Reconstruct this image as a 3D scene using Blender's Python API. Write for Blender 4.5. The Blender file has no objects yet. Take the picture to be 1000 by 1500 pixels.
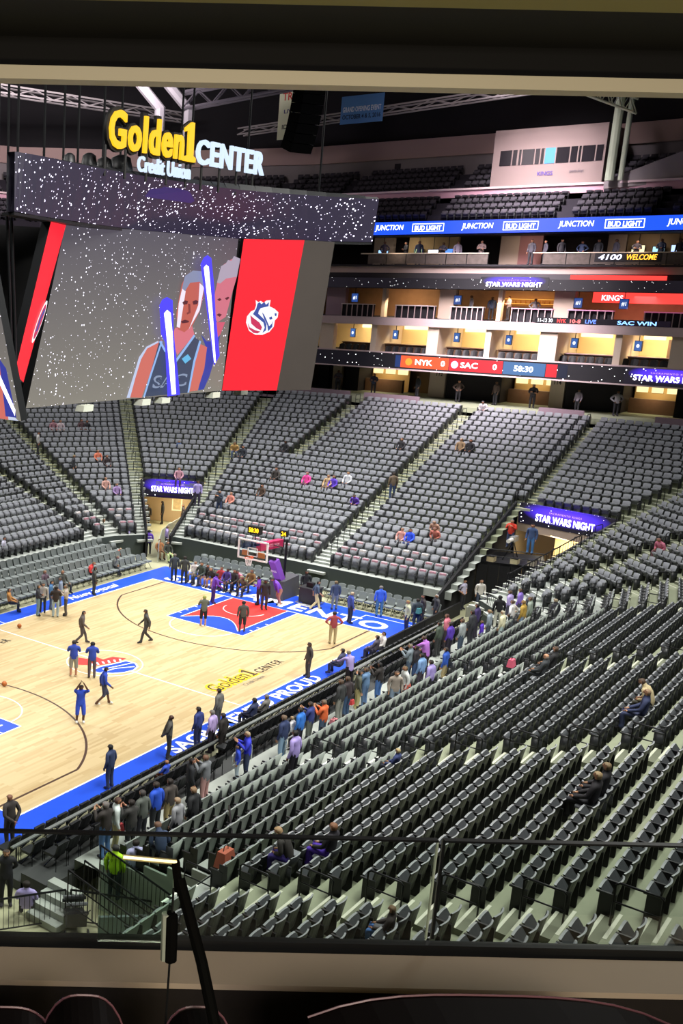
import bpy, bmesh, math, random
import numpy as np
from mathutils import Vector, Matrix

random.seed(7)
scene = bpy.context.scene
COL = scene.collection
R = math.radians

# ------------------------------------------------------------------ camera
CAM = Vector((-38.796, -30.252, 17.549))
cd = bpy.data.cameras.new('camera')
cam = bpy.data.objects.new('camera', cd)
COL.objects.link(cam)
fx = Vector((0.67938387, -0.73347923, 0.02111347))   # image right
fy = Vector((0.15956613, 0.17576038, 0.97141492))    # image up
fz = Vector((0.71622357, 0.65659463, -0.23644721))   # viewing direction
m = Matrix((fx, fy, -fz)).transposed().to_4x4()
m.translation = CAM
cam.matrix_world = m
cd.sensor_fit = 'HORIZONTAL'
cd.sensor_width = 36.0
cd.lens = 56.506          # the photograph is the right-hand crop of a wider frame,
cd.shift_x = 0.46172      # hence the shifted lens
cd.shift_y = 0.05302
cd.clip_start = 0.05
cd.clip_end = 400
scene.camera = cam

# ------------------------------------------------------------------ world, view, arena lights
w = bpy.data.worlds.new('world'); scene.world = w
w.use_nodes = True
bg = w.node_tree.nodes['Background']
bg.inputs['Color'].default_value = (0.55, 0.50, 0.60, 1)
bg.inputs['Strength'].default_value = 0.0
vs = scene.view_settings
vs.view_transform = 'Standard'; vs.look = 'None'; vs.gamma = 1.0; vs.use_curve_mapping = False
vs.exposure = 0.35

def area(name, loc, target, power, sx, sy, col=(1, 1, 1), spread=180):
    ld = bpy.data.lights.new(name, 'AREA')
    ld.shape = 'RECTANGLE'; ld.size = sx; ld.size_y = sy; ld.energy = power; ld.color = col
    ld.spread = R(spread)
    o = bpy.data.objects.new(name, ld); COL.objects.link(o)
    o.location = loc
    d = Vector(target) - Vector(loc)
    o.rotation_euler = d.to_track_quat('-Z', 'Y').to_euler()
    return o

# sports floodlight banks on the roof catwalks
for sx in (-1, 1):
    for sy in (-1, 1):
        area('floodlight_bank', (sx*14, sy*21, 33), (sx*7, sy*2, 0), 2050, 9, 3, (1, .98, .94), 95)
for sx in (-1, 1):
    area('floodlight_bank', (sx*26, 0, 33), (sx*13, 0, 0), 1350, 3, 9, (1, .98, .94), 95)
# house lights over the seating bowl
area('house_light', (-4, -25, 31), (-6, -20, 2), 4300, 26, 3, (1, 1, .93), 130)
area('house_light', (8, 26, 31), (10, 20, 2), 1500, 22, 3, (1, .97, .98), 130)
area('house_light', (23, 0, 32), (24, 0, 2), 2300, 3, 24, (1, .96, .99), 88)
area('house_light', (27, -20, 31), (24, -16, 3), 900, 8, 8, (1, .98, .96), 130)
area('house_light', (25, 19, 31), (23, 15, 2), 900, 8, 8, (1, .97, .98), 95)
# fill lights added to brighten the facade, upper walls and roof trusses
area('facade_fill', (33, -1, 32.5), (46, -1, 18.5), 3600, 2, 22, (1, .88, .93), 52)
area('deck_fill', (24, 24, 34), (38, 38, 28), 2600, 12, 2, (1, .88, .90), 140)
area('roof_fill', (24, 12, 29.5), (24, 14, 38), 1800, 14, 14, (.95, .9, 1), 160)  # added so the roof steel shows, no fixture there
area('deck_fill', (40, 4, 33.5), (52, 2, 27), 330, 2, 24, (1, .84, .88), 150)

# ------------------------------------------------------------------ helpers
def lin(h):
    if isinstance(h, str):
        h = [int(h[i:i+2], 16)/255 for i in (0, 2, 4)]
    return tuple(c/12.92 if c <= .04045 else ((c+.055)/1.055)**2.4 for c in h)

MATS = {}
def mat(key, col, rough=.6, metal=0.0, noise=0.0, scale=8.0, spec=.4, bump=0.0, emit=None, estr=1.0):
    if key in MATS: return MATS[key]
    mt = bpy.data.materials.new(key); mt.use_nodes = True
    nt = mt.node_tree; b = nt.nodes['Principled BSDF']
    c = lin(col)
    b.inputs['Base Color'].default_value = (*c, 1)
    b.inputs['Roughness'].default_value = rough
    b.inputs['Metallic'].default_value = metal
    b.inputs['Specular IOR Level'].default_value = spec
    if noise > 0 or bump > 0:
        tc = nt.nodes.new('ShaderNodeTexCoord'); nz = nt.nodes.new('ShaderNodeTexNoise')
        nz.inputs['Scale'].default_value = scale; nz.inputs['Detail'].default_value = 4
        nt.links.new(tc.outputs['Object'], nz.inputs['Vector'])
        if noise > 0:
            mx = nt.nodes.new('ShaderNodeMix'); mx.data_type = 'RGBA'
            mx.inputs[6].default_value = (*[v*(1-noise) for v in c], 1)
            mx.inputs[7].default_value = (*[min(1, v*(1+noise)) for v in c], 1)
            nt.links.new(nz.outputs['Fac'], mx.inputs[0])
            nt.links.new(mx.outputs[2], b.inputs['Base Color'])
        if bump > 0:
            bp = nt.nodes.new('ShaderNodeBump'); bp.inputs['Strength'].default_value = bump
            nt.links.new(nz.outputs['Fac'], bp.inputs['Height'])
            nt.links.new(bp.outputs['Normal'], b.inputs['Normal'])
    if emit is not None:
        b.inputs['Emission Color'].default_value = (*lin(emit), 1)
        b.inputs['Emission Strength'].default_value = estr
    MATS[key] = mt
    return mt

def emis(key, col, strength=1.0):
    """a lit LED or lamp surface"""
    if key in MATS: return MATS[key]
    mt = mat(key, '0a0a0c', .5, emit=col, estr=strength)
    return mt

def stars(key, base, star, scale, size, bstr, sstr, glow=None, low=None):
    """LED panel showing a star field"""
    if key in MATS: return MATS[key]
    mt = bpy.data.materials.new(key); mt.use_nodes = True
    nt = mt.node_tree; b = nt.nodes['Principled BSDF']
    b.inputs['Base Color'].default_value = (.01, .01, .012, 1); b.inputs['Roughness'].default_value = .5
    tc = nt.nodes.new('ShaderNodeTexCoord')
    vo = nt.nodes.new('ShaderNodeTexVoronoi'); vo.inputs['Scale'].default_value = scale
    vo.inputs['Randomness'].default_value = 1.0
    nz = nt.nodes.new('ShaderNodeTexNoise'); nz.inputs['Scale'].default_value = scale*.12; nz.inputs['Detail'].default_value = 2
    nt.links.new(tc.outputs['Object'], vo.inputs['Vector']); nt.links.new(tc.outputs['Object'], nz.inputs['Vector'])
    sp = nt.nodes.new('ShaderNodeSeparateColor'); nt.links.new(vo.outputs['Color'], sp.inputs[0])
    # star radius differs from cell to cell, clustered by the noise
    mul = nt.nodes.new('ShaderNodeMath'); mul.operation = 'MULTIPLY'
    nt.links.new(sp.outputs[0], mul.inputs[0]); nt.links.new(nz.outputs['Fac'], mul.inputs[1])
    m2 = nt.nodes.new('ShaderNodeMath'); m2.operation = 'MULTIPLY'; m2.inputs[1].default_value = size*2
    nt.links.new(mul.outputs[0], m2.inputs[0])
    lt = nt.nodes.new('ShaderNodeMath'); lt.operation = 'LESS_THAN'
    nt.links.new(vo.outputs['Distance'], lt.inputs[0]); nt.links.new(m2.outputs[0], lt.inputs[1])
    mx = nt.nodes.new('ShaderNodeMix'); mx.data_type = 'RGBA'
    mx.inputs[6].default_value = (*[c*bstr for c in lin(base)], 1); mx.inputs[7].default_value = (*[c*sstr for c in lin(star)], 1)
    nt.links.new(lt.outputs[0], mx.inputs[0])
    last = mx.outputs[2]
    if low:       # the shown picture pales towards its lower edge
        sz = nt.nodes.new('ShaderNodeSeparateXYZ'); nt.links.new(tc.outputs['Generated'], sz.inputs[0])
        mg = nt.nodes.new('ShaderNodeMix'); mg.data_type = 'RGBA'; nt.links.new(sz.outputs['Z'], mg.inputs[0])
        mg.inputs[6].default_value = (*[c*bstr for c in lin(low)], 1); mg.inputs[7].default_value = (*[c*bstr for c in lin(base)], 1)
        nt.links.new(mg.outputs[2], mx.inputs[6])
    if glow:      # soft purple glow shown in the middle of the board
        sg = nt.nodes.new('ShaderNodeSeparateXYZ'); nt.links.new(tc.outputs['Generated'], sg.inputs[0])
        def mth(op, a, b_=None, v=None):
            n = nt.nodes.new('ShaderNodeMath'); n.operation = op; nt.links.new(a, n.inputs[0])
            if b_ is not None: nt.links.new(b_, n.inputs[1])
            if v is not None: n.inputs[1].default_value = v
            return n.outputs[0]
        h = mth('MULTIPLY', mth('SUBTRACT', sg.outputs[glow], v=.5), v=1.35); vv = mth('MULTIPLY', mth('SUBTRACT', sg.outputs['Z'], v=.68), v=1.05)
        d = mth('POWER', mth('ADD', mth('POWER', mth('ABSOLUTE', h), v=2.6), mth('POWER', mth('ABSOLUTE', vv), v=2.0)), v=.5)
        mr = nt.nodes.new('ShaderNodeMapRange'); mr.inputs[1].default_value = .55; mr.inputs[2].default_value = .12; nt.links.new(d, mr.inputs[0])
        m3 = nt.nodes.new('ShaderNodeMix'); m3.data_type = 'RGBA'; nt.links.new(mr.outputs[0], m3.inputs[0]); nt.links.new(last, m3.inputs[6])
        m3.inputs[7].default_value = (*[c*2.0 for c in lin('4a2ce0')], 1); last = m3.outputs[2]
    nt.links.new(last, b.inputs['Emission Color']); b.inputs['Emission Strength'].default_value = 1.0
    MATS[key] = mt
    return mt

def glass(key, tint=(1, 1, 1), refl=.08):
    """clear pane: mostly lets light straight through with a faint mirror on top"""
    if key in MATS: return MATS[key]
    mt = bpy.data.materials.new(key); mt.use_nodes = True
    nt = mt.node_tree; nt.nodes.remove(nt.nodes['Principled BSDF'])
    out = nt.nodes['Material Output']
    tr = nt.nodes.new('ShaderNodeBsdfTransparent'); tr.inputs[0].default_value = (*tint, 1)
    gl = nt.nodes.new('ShaderNodeBsdfGlossy'); gl.inputs['Roughness'].default_value = .02
    fr = nt.nodes.new('ShaderNodeFresnel'); fr.inputs[0].default_value = 1.45
    mu = nt.nodes.new('ShaderNodeMath'); mu.operation = 'MULTIPLY'; mu.inputs[1].default_value = refl*10
    nt.links.new(fr.outputs[0], mu.inputs[0])
    mx = nt.nodes.new('ShaderNodeMixShader')
    nt.links.new(mu.outputs[0], mx.inputs[0]); nt.links.new(tr.outputs[0], mx.inputs[1]); nt.links.new(gl.outputs[0], mx.inputs[2])
    nt.links.new(mx.outputs[0], out.inputs['Surface'])
    MATS[key] = mt
    return mt

class MB:
    """collects faces; build() makes ONE mesh object"""
    def __init__(s): s.v = []; s.f = []; s.m = []
    def quad(s, a, b, c, d, mi=0):
        n = len(s.v); s.v += [tuple(a), tuple(b), tuple(c), tuple(d)]; s.f.append((n, n+1, n+2, n+3)); s.m.append(mi)
    def poly(s, pts, mi=0):
        n = len(s.v); s.v += [tuple(p) for p in pts]; s.f.append(tuple(range(n, n+len(pts)))); s.m.append(mi)
    def hexa(s, p, mi=0):
        """8 corners: bottom 0-3 counter-clockwise, top 4-7"""
        n = len(s.v); s.v += [tuple(q) for q in p]
        for q in ((3, 2, 1, 0), (4, 5, 6, 7), (0, 1, 5, 4), (1, 2, 6, 5), (2, 3, 7, 6), (3, 0, 4, 7)):
            s.f.append(tuple(n+i for i in q)); s.m.append(mi)
    def box(s, x0, y0, z0, x1, y1, z1, mi=0):
        s.hexa([(x0, y0, z0), (x1, y0, z0), (x1, y1, z0), (x0, y1, z0), (x0, y0, z1), (x1, y0, z1), (x1, y1, z1), (x0, y1, z1)], mi)
    def obox(s, c, ax, ay, az, mi=0):
        """box from centre and three half-axis vectors"""
        c, ax, ay, az = Vector(c), Vector(ax), Vector(ay), Vector(az)
        s.hexa([c-ax-ay-az, c+ax-ay-az, c+ax+ay-az, c-ax+ay-az, c-ax-ay+az, c+ax-ay+az, c+ax+ay+az, c-ax+ay+az], mi)
    def prism(s, pts, h, mi=0, z0=0.0):
        """flat outline in the xy plane, extruded along z from z0 to z0+h"""
        n = len(s.v); k = len(pts)
        s.v += [(p[0], p[1], z0) for p in pts] + [(p[0], p[1], z0+h) for p in pts]
        s.f.append(tuple(n+i for i in range(k-1, -1, -1))); s.m.append(mi)
        s.f.append(tuple(n+k+i for i in range(k))); s.m.append(mi)
        for i in range(k):
            j = (i+1) % k; s.f.append((n+i, n+j, n+k+j, n+k+i)); s.m.append(mi)
    def tube(s, pts, r, seg=6, mi=0, closed=False, rads=None):
        pts = [Vector(p) for p in pts]; n0 = len(s.v); k = len(pts)
        up = Vector((0, 0, 1))
        for i, p in enumerate(pts):
            a = pts[(i-1) % k] if closed or i > 0 else p
            b = pts[(i+1) % k] if closed or i < k-1 else p
            t = (b-a).normalized()
            u = t.cross(up)
            if u.length < 1e-3: u = t.cross(Vector((1, 0, 0)))
            u.normalize(); v = t.cross(u)
            rr = rads[i] if rads else r
            for q in range(seg):
                an = 2*math.pi*q/seg
                s.v.append(tuple(p+(u*math.cos(an)+v*math.sin(an))*rr))
        for i in range(k if closed else k-1):
            j = (i+1) % k
            for q in range(seg):
                q2 = (q+1) % seg
                s.f.append((n0+i*seg+q, n0+i*seg+q2, n0+j*seg+q2, n0+j*seg+q)); s.m.append(mi)
        if not closed:
            s.f.append(tuple(n0+q for q in range(seg-1, -1, -1))); s.m.append(mi)
            s.f.append(tuple(n0+(k-1)*seg+q for q in range(seg))); s.m.append(mi)
    def lathe(s, prof, seg=12, mi=0, c=(0, 0, 0)):
        n0 = len(s.v); k = len(prof)
        for r_, z in prof:
            for q in range(seg):
                an = 2*math.pi*q/seg
                s.v.append((c[0]+r_*math.cos(an), c[1]+r_*math.sin(an), c[2]+z))
        for i in range(k-1):
            for q in range(seg):
                q2 = (q+1) % seg
                s.f.append((n0+i*seg+q, n0+i*seg+q2, n0+(i+1)*seg+q2, n0+(i+1)*seg+q)); s.m.append(mi)
        s.f.append(tuple(n0+q for q in range(seg-1, -1, -1))); s.m.append(mi)
        s.f.append(tuple(n0+(k-1)*seg+q for q in range(seg))); s.m.append(mi)
    def mesh(s, name, mats, smooth=False):
        me = bpy.data.meshes.new(name); me.from_pydata(s.v, [], s.f)
        if not isinstance(mats, (list, tuple)): mats = [mats]
        for mm in mats: me.materials.append(mm)
        me.polygons.foreach_set('material_index', s.m)
        if smooth: me.polygons.foreach_set('use_smooth', [True]*len(s.f))
        me.update()
        return me
    def build(s, name, mats, parent=None, smooth=False):
        return link(name, s.mesh(name, mats, smooth), parent)

def link(name, me, parent=None, loc=None, rz=None):
    o = bpy.data.objects.new(name, me); COL.objects.link(o)
    if parent is not None: o.parent = parent
    if loc is not None: o.location = loc
    if rz is not None: o.rotation_euler = (0, 0, rz)
    return o

def empty(name, loc=(0, 0, 0), rz=0.0, parent=None):
    o = bpy.data.objects.new(name, None); COL.objects.link(o)
    o.location = loc; o.rotation_euler = (0, 0, rz); o.empty_display_size = .2
    if parent is not None: o.parent = parent
    return o

def tag(o, label=None, cat=None, group=None, kind=None):
    if label: o['label'] = label
    if cat: o['category'] = cat
    if group: o['group'] = group
    if kind: o['kind'] = kind
    return o

def struct(o, label=None, cat=None):
    o['kind'] = 'structure'
    if label: o['label'] = label
    if cat: o['category'] = cat
    return o

def copy_tree(o, parent=None):
    c = o.copy(); COL.objects.link(c); c.parent = parent
    for ch in [x for x in o.children]: copy_tree(ch, c)
    return c

def text_mesh(s, size=1.0, bold=0.0, extrude=.01, shear=0.0, space=1.0, sx=1.0, align='CENTER'):
    """lettering in the built-in face as a mesh; lies in xy, baseline at y=0"""
    cu = bpy.data.curves.new('lettering', 'FONT')
    cu.body = s; cu.size = size; cu.offset = bold; cu.extrude = extrude; cu.shear = shear
    cu.space_character = space; cu.align_x = align; cu.resolution_u = 3
    o = bpy.data.objects.new('lettering', cu); COL.objects.link(o)
    dg = bpy.context.evaluated_depsgraph_get()
    me = bpy.data.meshes.new_from_object(o.evaluated_get(dg))
    bpy.data.objects.remove(o); bpy.data.curves.remove(cu)
    if sx != 1.0: me.transform(Matrix.Diagonal((sx, 1, 1, 1)))
    return me

def fit_text(s, width, height, **kw):
    """lettering scaled to a given width and cap height, centred on x, baseline y=0"""
    me = text_mesh(s, 1.0, **kw)
    co = np.empty(len(me.vertices)*3, 'f'); me.vertices.foreach_get('co', co); co = co.reshape(-1, 3)
    x0, x1, y0, y1 = co[:, 0].min(), co[:, 0].max(), co[:, 1].min(), co[:, 1].max()
    me.transform(Matrix.Diagonal((width/(x1-x0), height/(y1-y0), 1, 1)) @ Matrix.Translation((-(x0+x1)/2, -y0, 0)))
    return me

def put_text(name, me, material, origin, xdir, ydir, parent=None, lift=.01):
    """place a text mesh on a surface: origin = baseline centre, xdir / ydir its axes in space"""
    x, y = Vector(xdir).normalized(), Vector(ydir).normalized(); z = x.cross(y)
    mt = Matrix((x, y, z)).transposed().to_4x4(); mt.translation = Vector(origin)+z*lift
    me.transform(mt); me.materials.clear(); me.materials.append(material)
    return link(name, me, parent)

def shape_on(name, pts, origin, s, t, material, lift, parent, thick=.006):
    """flat outline given in surface coordinates (along s and t), slightly proud of the surface"""
    s, t = Vector(s), Vector(t); n = s.cross(t).normalized(); o = Vector(origin)
    mb = MB(); k = len(pts)
    f = [o+s*p[0]+t*p[1]+n*lift for p in pts]
    b = [p-n*thick for p in f]
    mb.v = [tuple(p) for p in f+b]
    mb.f = [tuple(range(k)), tuple(range(2*k-1, k-1, -1))]+[(k+i, k+(i+1) % k, (i+1) % k, i) for i in range(k)]
    mb.m = [0]*len(mb.f)
    return mb.build(name, material, parent)

PEOPLE = [
(3.84, 0.41, 0.0, 'wk', 132, '4a4a48', '3c3a3a', '191513', '6b4a38', '', 'man in charcoal sweats walking across the open wood left of the painted key', 'c'),
(8.42, -0.02, 0.0, 'ph', 42, '5c5f55', '1c1c1e', 'b9c23a', 'c09070', 's', 'coach in olive grey shirt and white leggings at the free throw line', 'c'),
(12.45, 2.01, 0.0, 'pt', -47, '6a3fb0', '3a2a70', '1a1412', '6b4a38', '', 'rebounder in purple shirt reaching forward at the edge of the key', 'c'),
(9.04, -2.06, 0.0, 'st', 42, '4b4746', '2c2a2c', '141010', '5a3c2e', 's', 'player in charcoal shirt and shorts standing on the red paint corner', 'c'),
(14.14, 0.05, 0.0, 'cr', 132, '7040b8', '35303a', '141010', '6b4a38', '', 'staffer in purple hoodie standing on the red paint below the hoop', 'c'),
(13.56, -0.7, 0.0, 'st', -137, '2c2828', '3a3536', '141010', '5a3c2e', '', 'man in black shirt beside the purple hoodie on the red paint', 'c'),
(15.08, -0.84, 0.0, 'sl2', 132, '7a48c0', 'b07a66', '2a1c14', 'b98268', 's', 'person in purple and white jersey leaning forward by the basket base', 'c'),
(10.79, -6.36, 0.0, 'hp', 42, 'a0464a', 'b0a078', '2a1e16', 'c09070', 'h', 'man in red polo and khaki trousers near the baseline corner', 'c'),
(5.36, -7.9, 0.0, 'st', 132, '4a4440', '4a4440', '1a1614', '7a5440', '', 'man in brown grey suit standing alone on the near sideline', 'c'),
(1.37, 2.62, 0.0, 'wk', -47, '5c5450', '4c4648', '1c1614', '9a705a', '', 'woman in taupe top walking above the centre circle', 'c'),
(-2.54, -0.16, 0.0, 'ph', 42, '3048a8', '8e8e88', '3a2a1e', 'b98268', 'hs', 'man in blue tee and grey shorts with both hands up near midcourt', 'c'),
(-2.06, -0.87, 0.0, 'ph', 42, '3048a8', '5a4e58', '1a1412', '5a3c2e', '', 'man in blue tee and long grey tights beside the centre logo', 'c'),
(-4.3, -3.36, 0.0, 'wk', -47, '2c48b0', '3a3f58', '141010', '5a3c2e', 's', 'player in blue warm-up jacket striding right below the centre logo', 'c'),
(-6.58, -3.96, 0.0, 'sh', -137, '2c4cc0', '2c4cc0', '141010', '5a3c2e', 'hs', 'player in blue uniform shooting a jump shot at the arc', 'c'),
(-10.37, -8.53, 0.0, 'st', 90, '303c5c', '2c3654', '141010', '4a3024', '', 'man in navy suit standing with back turned on the blue apron', 'c'),
(-6.8, -8.57, 0.0, 'bh', -47, '4c4a46', '34322f', '141010', '4a3024', '', 'bald man in dark grey suit on the blue apron by the first letter', 'c'),
(-5.15, -8.78, 0.0, 'st', 90, '34407c', '28305c', '2a1c14', 'b98268', '', 'man in royal navy suit with back turned at the apron lettering', 'c'),
(-5.72, -9.77, 0.3, 'st', 90, 'b8a4d8', '2c2630', '8a8078', 'c09070', '', 'usher in lavender shirt standing by the courtside chairs', 'k'),
(-5.58, -10.17, 0.3, 'st', 90, '2e2a28', '2a2624', '2a1c14', 'b98268', '', 'man in black suit beside the lavender shirted usher', 'k'),
(-2.95, -8.3, 0.0, 'st', 90, '6c6c68', '4a4a48', '2a1c14', 'b98268', '', 'woman in grey jacket on the apron behind the black suited man', 'c'),
(-1.93, -9.3, 0.0, 'si', 90, '343c5c', '2c3048', '1a1412', '7a5440', '', 'man in navy jacket sitting courtside over the apron lettering', 'c'),
(-1.05, -9.36, 0.0, 'si', 90, '77746e', '3c3a38', '8a7a68', 'c09070', '', 'man in grey coat sitting courtside next to the navy jacket', 'c'),
(-15.92, -8.83, 0.0, 'bh', 90, '3a3634', '2e2c2c', '141010', '7a5440', '', 'bald man in dark suit with hands clasped behind at the apron end', 'c'),
(-18.45, -11.09, 0.0, 'bh', -137, '26262a', '1e1e22', '5a4030', 'c09070', '', 'man in black suit and tie facing the suite behind the fence', 'c'),
(6.64, -8.88, 0.0, 'si', 90, '4a4c66', '3a3c50', '2a1c14', 'c09070', '', 'man in slate shirt sitting at the near baseline corner', 'c'),
(9.88, -9.09, 0.0, 'si', 90, '55505a', '3a3848', '2a1c14', 'c09070', '', 'woman in grey top seated courtside near the baseline corner', 'c'),
(10.5, -9.13, 0.0, 'si', 132, 'd8d4d0', '4a4a58', '2a1c14', 'c09070', '', 'person in white top seated last in the courtside row', 'c'),
(3.29, 7.37, 0.0, 'cr', -47, '3c3e42', '7c98a8', '6a5a48', 'c09070', '', 'man in charcoal jacket and light jeans at the far sideline huddle', 'c'),
(3.96, 7.61, 0.0, 'st', -137, 'b8b2aa', '3a4048', '3a2a1e', 'c09070', '', 'person in pale top behind the charcoal jacket in the sideline huddle', 'c'),
(3.81, 6.53, 0.0, 'ph', 42, '38302e', 'a8bcc4', '3a2a1e', 'c09070', '', 'woman in black jacket and pale jeans in the far sideline huddle', 'c'),
(4.42, 6.31, 0.0, 'ph', 132, 'c0b4a8', '5c5650', '8a7a60', 'c09070', '', 'woman in cream jacket and grey trousers in the far sideline huddle', 'c'),
(4.68, 7.65, 0.0, 'st', -47, '4c78a8', '4c5c78', '2a1c14', 'c09070', '', 'person in denim shirt at the back of the sideline huddle', 'c'),
(5.57, 7.71, 0.0, 'st', 132, '8896b0', '5c6470', '5a4030', 'c09070', '', 'person in pale blue shirt at the back of the sideline huddle', 'c'),
(7.04, 10.17, 0.0, 'si', -90, '6a5864', '403c48', 'b08a5a', 'c09070', '', 'seated fan in mauve top on the far sideline chairs', 'c'),
(7.81, 9.45, 0.0, 'si', -90, '4a4c44', '3a3c38', 'b06a30', 'c09070', '', 'seated fan with ginger hair on the far sideline chairs', 'c'),
(2.72, 8.95, 0.0, 'si', -47, 'c08848', '30363c', '3a2418', 'c09070', '', "woman in tan jacket sitting courtside at the picture's edge", 'c'),
(8.7, 7.82, 0.0, 'st', -47, '484a44', '3a3c3c', '2a1c14', '7a5440', '', 'man in dark grey suit by the script lettering on the far apron', 'c'),
(10.77, 10.01, 0.0, 'sl', -60, 'd8403c', '3a3a40', 'b06a30', 'c09070', '', 'man in red shirt leaning forward on a far sideline chair', 'c'),
(13.14, 10.01, 0.0, 'sl', -60, '5a5e5c', '44484c', '9a8060', 'c09070', '', 'man in grey shirt sitting in the far sideline row', 'c'),
(15.19, 11.25, 0.3, 'sl', -60, 'c87058', 'd8704c', 'd0b080', 'c09070', '', 'blonde child in orange bending over the far chairs', 'c'),
(14.85, 6.44, 0.0, 'st', 42, '3c4450', '323a46', '8a7a68', 'c09070', '', 'man in slate suit at the far corner of the court', 'c'),
(14.79, 5.64, 0.0, 'st', 42, '3e4242', '303438', '2a1c14', 'b98268', '', 'man in charcoal suit beside the slate suit at the far corner', 'c'),
(19.51, 12.47, 0.0, 'st', -137, '24262c', '1e2026', '4a3a2e', 'c09070', '', 'man in black suit and white shirt at the tunnel mouth', 'c'),
(19.26, 11.65, 0.0, 'st', 42, '6040b0', '262430', '141010', '5a3c2e', '', 'woman in purple shirt beside the black suit at the tunnel', 'c'),
(21.15, 11.52, 0.0, 'st', -47, 'a898d0', '4a4450', '8a7a60', 'c09070', '', "usher in lavender shirt beside the tunnel's glass wall", 'c'),
(18.52, 12.75, 0.5, 'si', -60, 'b0a0d4', '2c2a34', '5a4a3a', 'c09070', '', 'usher in lavender shirt sitting beside the tunnel curtain', 'c'),
(18.7, 13.66, 0.5, 'si', -60, 'c07878', '3a3438', '3a2418', 'c09070', '', 'person in rose top sitting beside the lavender usher', 'c'),
(18.88, 10.46, 0.0, 'si', -120, 'b07a50', '8a6a4c', '6a3a1e', 'c09070', '', 'woman in tan dress seated by the far corner', 'c'),
(18.68, 9.64, 0.0, 'si', -120, '3c4038', 'b8c890', '2a1c14', 'c09070', '', 'person in pale green trousers seated by the far corner', 'c'),
(17.06, 14.52, 0.9, 'si', -90, '6c8c9c', '3c4448', 'c0b090', 'c09070', '', 'person in teal shirt sitting in the lowest far sideline seats', 'c'),
(17.8, 14.4, 0.9, 'si', -90, '7c6840', '3c3c38', 'c09a60', 'c09070', '', 'person with blond hair in mustard on the lowest far seats', 'c'),
(26.4, 17.06, 0.0, 'st', -137, '141416', '121214', '141010', '5a3c2e', '', 'dark clothed guard at the left of the far tunnel', 'c'),
(27.88, 16.72, 0.0, 'st', 132, '141416', '121214', '141010', '5a3c2e', '', 'dark clothed guard in the middle of the far tunnel', 'c'),
(28.26, 15.08, 0.0, 'st', 132, '2a2224', '1e1a1c', '141010', '7a5440', '', 'dark clothed person at the right wall of the far tunnel', 'c'),
(23.87, 11.0, 2.85, 'st', -137, 'a89cd4', '3a3448', '141010', '6b4a38', '', 'usher in lavender shirt on the stairs right of the far tunnel', 't'),
(15.67, 5.47, 0.0, 'si', 180, 'd8d0cc', '6a6a6c', '8a7a60', 'c09070', '', 'fan in white top at the left end of the baseline seats', 'c'),
(15.41, 4.85, 0.0, 'si', 180, '3a4440', '303438', '2a1c14', 'c09070', '', 'fan in dark green on the baseline seats', 'c'),
(15.56, 4.5, 0.0, 'si', 180, '2c2a2c', 'a08078', '2a1c14', 'b98268', '', 'fan in black with bare knees on the baseline seats', 'c'),
(15.48, 3.95, 0.0, 'sl', 180, '3c3a38', 'b08068', 'b06a30', 'c09070', '', 'ginger haired fan in charcoal on the baseline seats', 'c'),
(15.66, 3.57, 0.0, 'si', 180, 'b03c44', '2e2c30', '2a1c14', 'b98268', '', 'fan in dark red shirt on the baseline seats', 'c'),
(15.54, 3.06, 0.0, 'si', 180, '4a3a80', '2c2a34', '141010', '6b4a38', '', 'fan in indigo crouched low on the baseline seats', 'c'),
(15.58, 2.61, 0.0, 'si', 180, '2e2a2c', '262428', '2a1c14', 'b98268', '', 'fan in black jacket left of the pink shirted fan', 'c'),
(16.12, 2.51, 0.0, 'sl', 180, 'd08090', '34303a', '141010', 'b98268', '', 'fan in pink shirt sitting under the backboard', 'c'),
(15.3, 1.67, 0.0, 'sl', 180, '6a6a50', '3a3a38', 'b0a070', 'c09070', '', 'photographer in olive sitting on the floor under the backboard', 'c'),
(16.35, 1.89, 0.0, 'si', 180, '8a6a40', '3a342e', '6a4a2a', 'c09070', '', 'photographer in brown coat right of the pink shirt', 'c'),
(17.2, -1.29, 0.0, 'st', -137, '26282c', '202226', '2a1c14', '7a5440', '', 'man in black suit beside the equipment cart on the baseline', 'c'),
(15.73, -2.75, 0.0, 'wk', -47, '46566c', 'c8b888', '2a1c14', 'b98268', 'h', 'man in slate shirt and khaki trousers walking on the baseline', 'c'),
(16.55, -3.51, 0.0, 'st', 42, '384460', '6c7480', '8a6a3a', 'c09070', '', 'man in navy jacket and grey jeans on the baseline', 'c'),
(14.75, -5.33, 0.0, 'st', -47, '3a4ca0', '2c3048', 'd0b890', 'c09070', '', 'blonde woman with blue sleeves at the O of the baseline lettering', 'c'),
(17.17, -5.9, 0.0, 'st', 42, '3c64d8', '4c7898', '8a8078', 'c09070', '', 'man in bright blue jacket and jeans on the baseline apron', 'c'),
(15.4, -8.26, 0.0, 'st', 132, 'c0c4a8', '2a3258', 'c09040', 'c09070', '', 'woman in cream vest with long blond hair at the apron corner', 'c'),
(16.37, -8.37, 0.0, 'st', 42, '3a4450', '3a4868', '2a1c14', 'b98268', '', 'man with teal backpack standing at the apron corner', 'c'),
(17.44, -8.22, 0.0, 'st', 132, '3a3638', '34323a', '2a1c14', 'b98268', '', 'man in dark jacket behind the teal backpack', 'c'),
(18.0, -8.75, 0.0, 'st', 132, '44444a', '3c3c42', 'c0bcb4', 'c09070', '', 'white haired man in grey suit at the apron corner', 'c'),
(22.02, -8.65, 0.0, 'hp', -100, 'c8c4dc', '2a2a30', '3a2a1e', 'c09070', 'h', 'man in pale shirt and black trousers in front of the curtain', 'c'),
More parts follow.
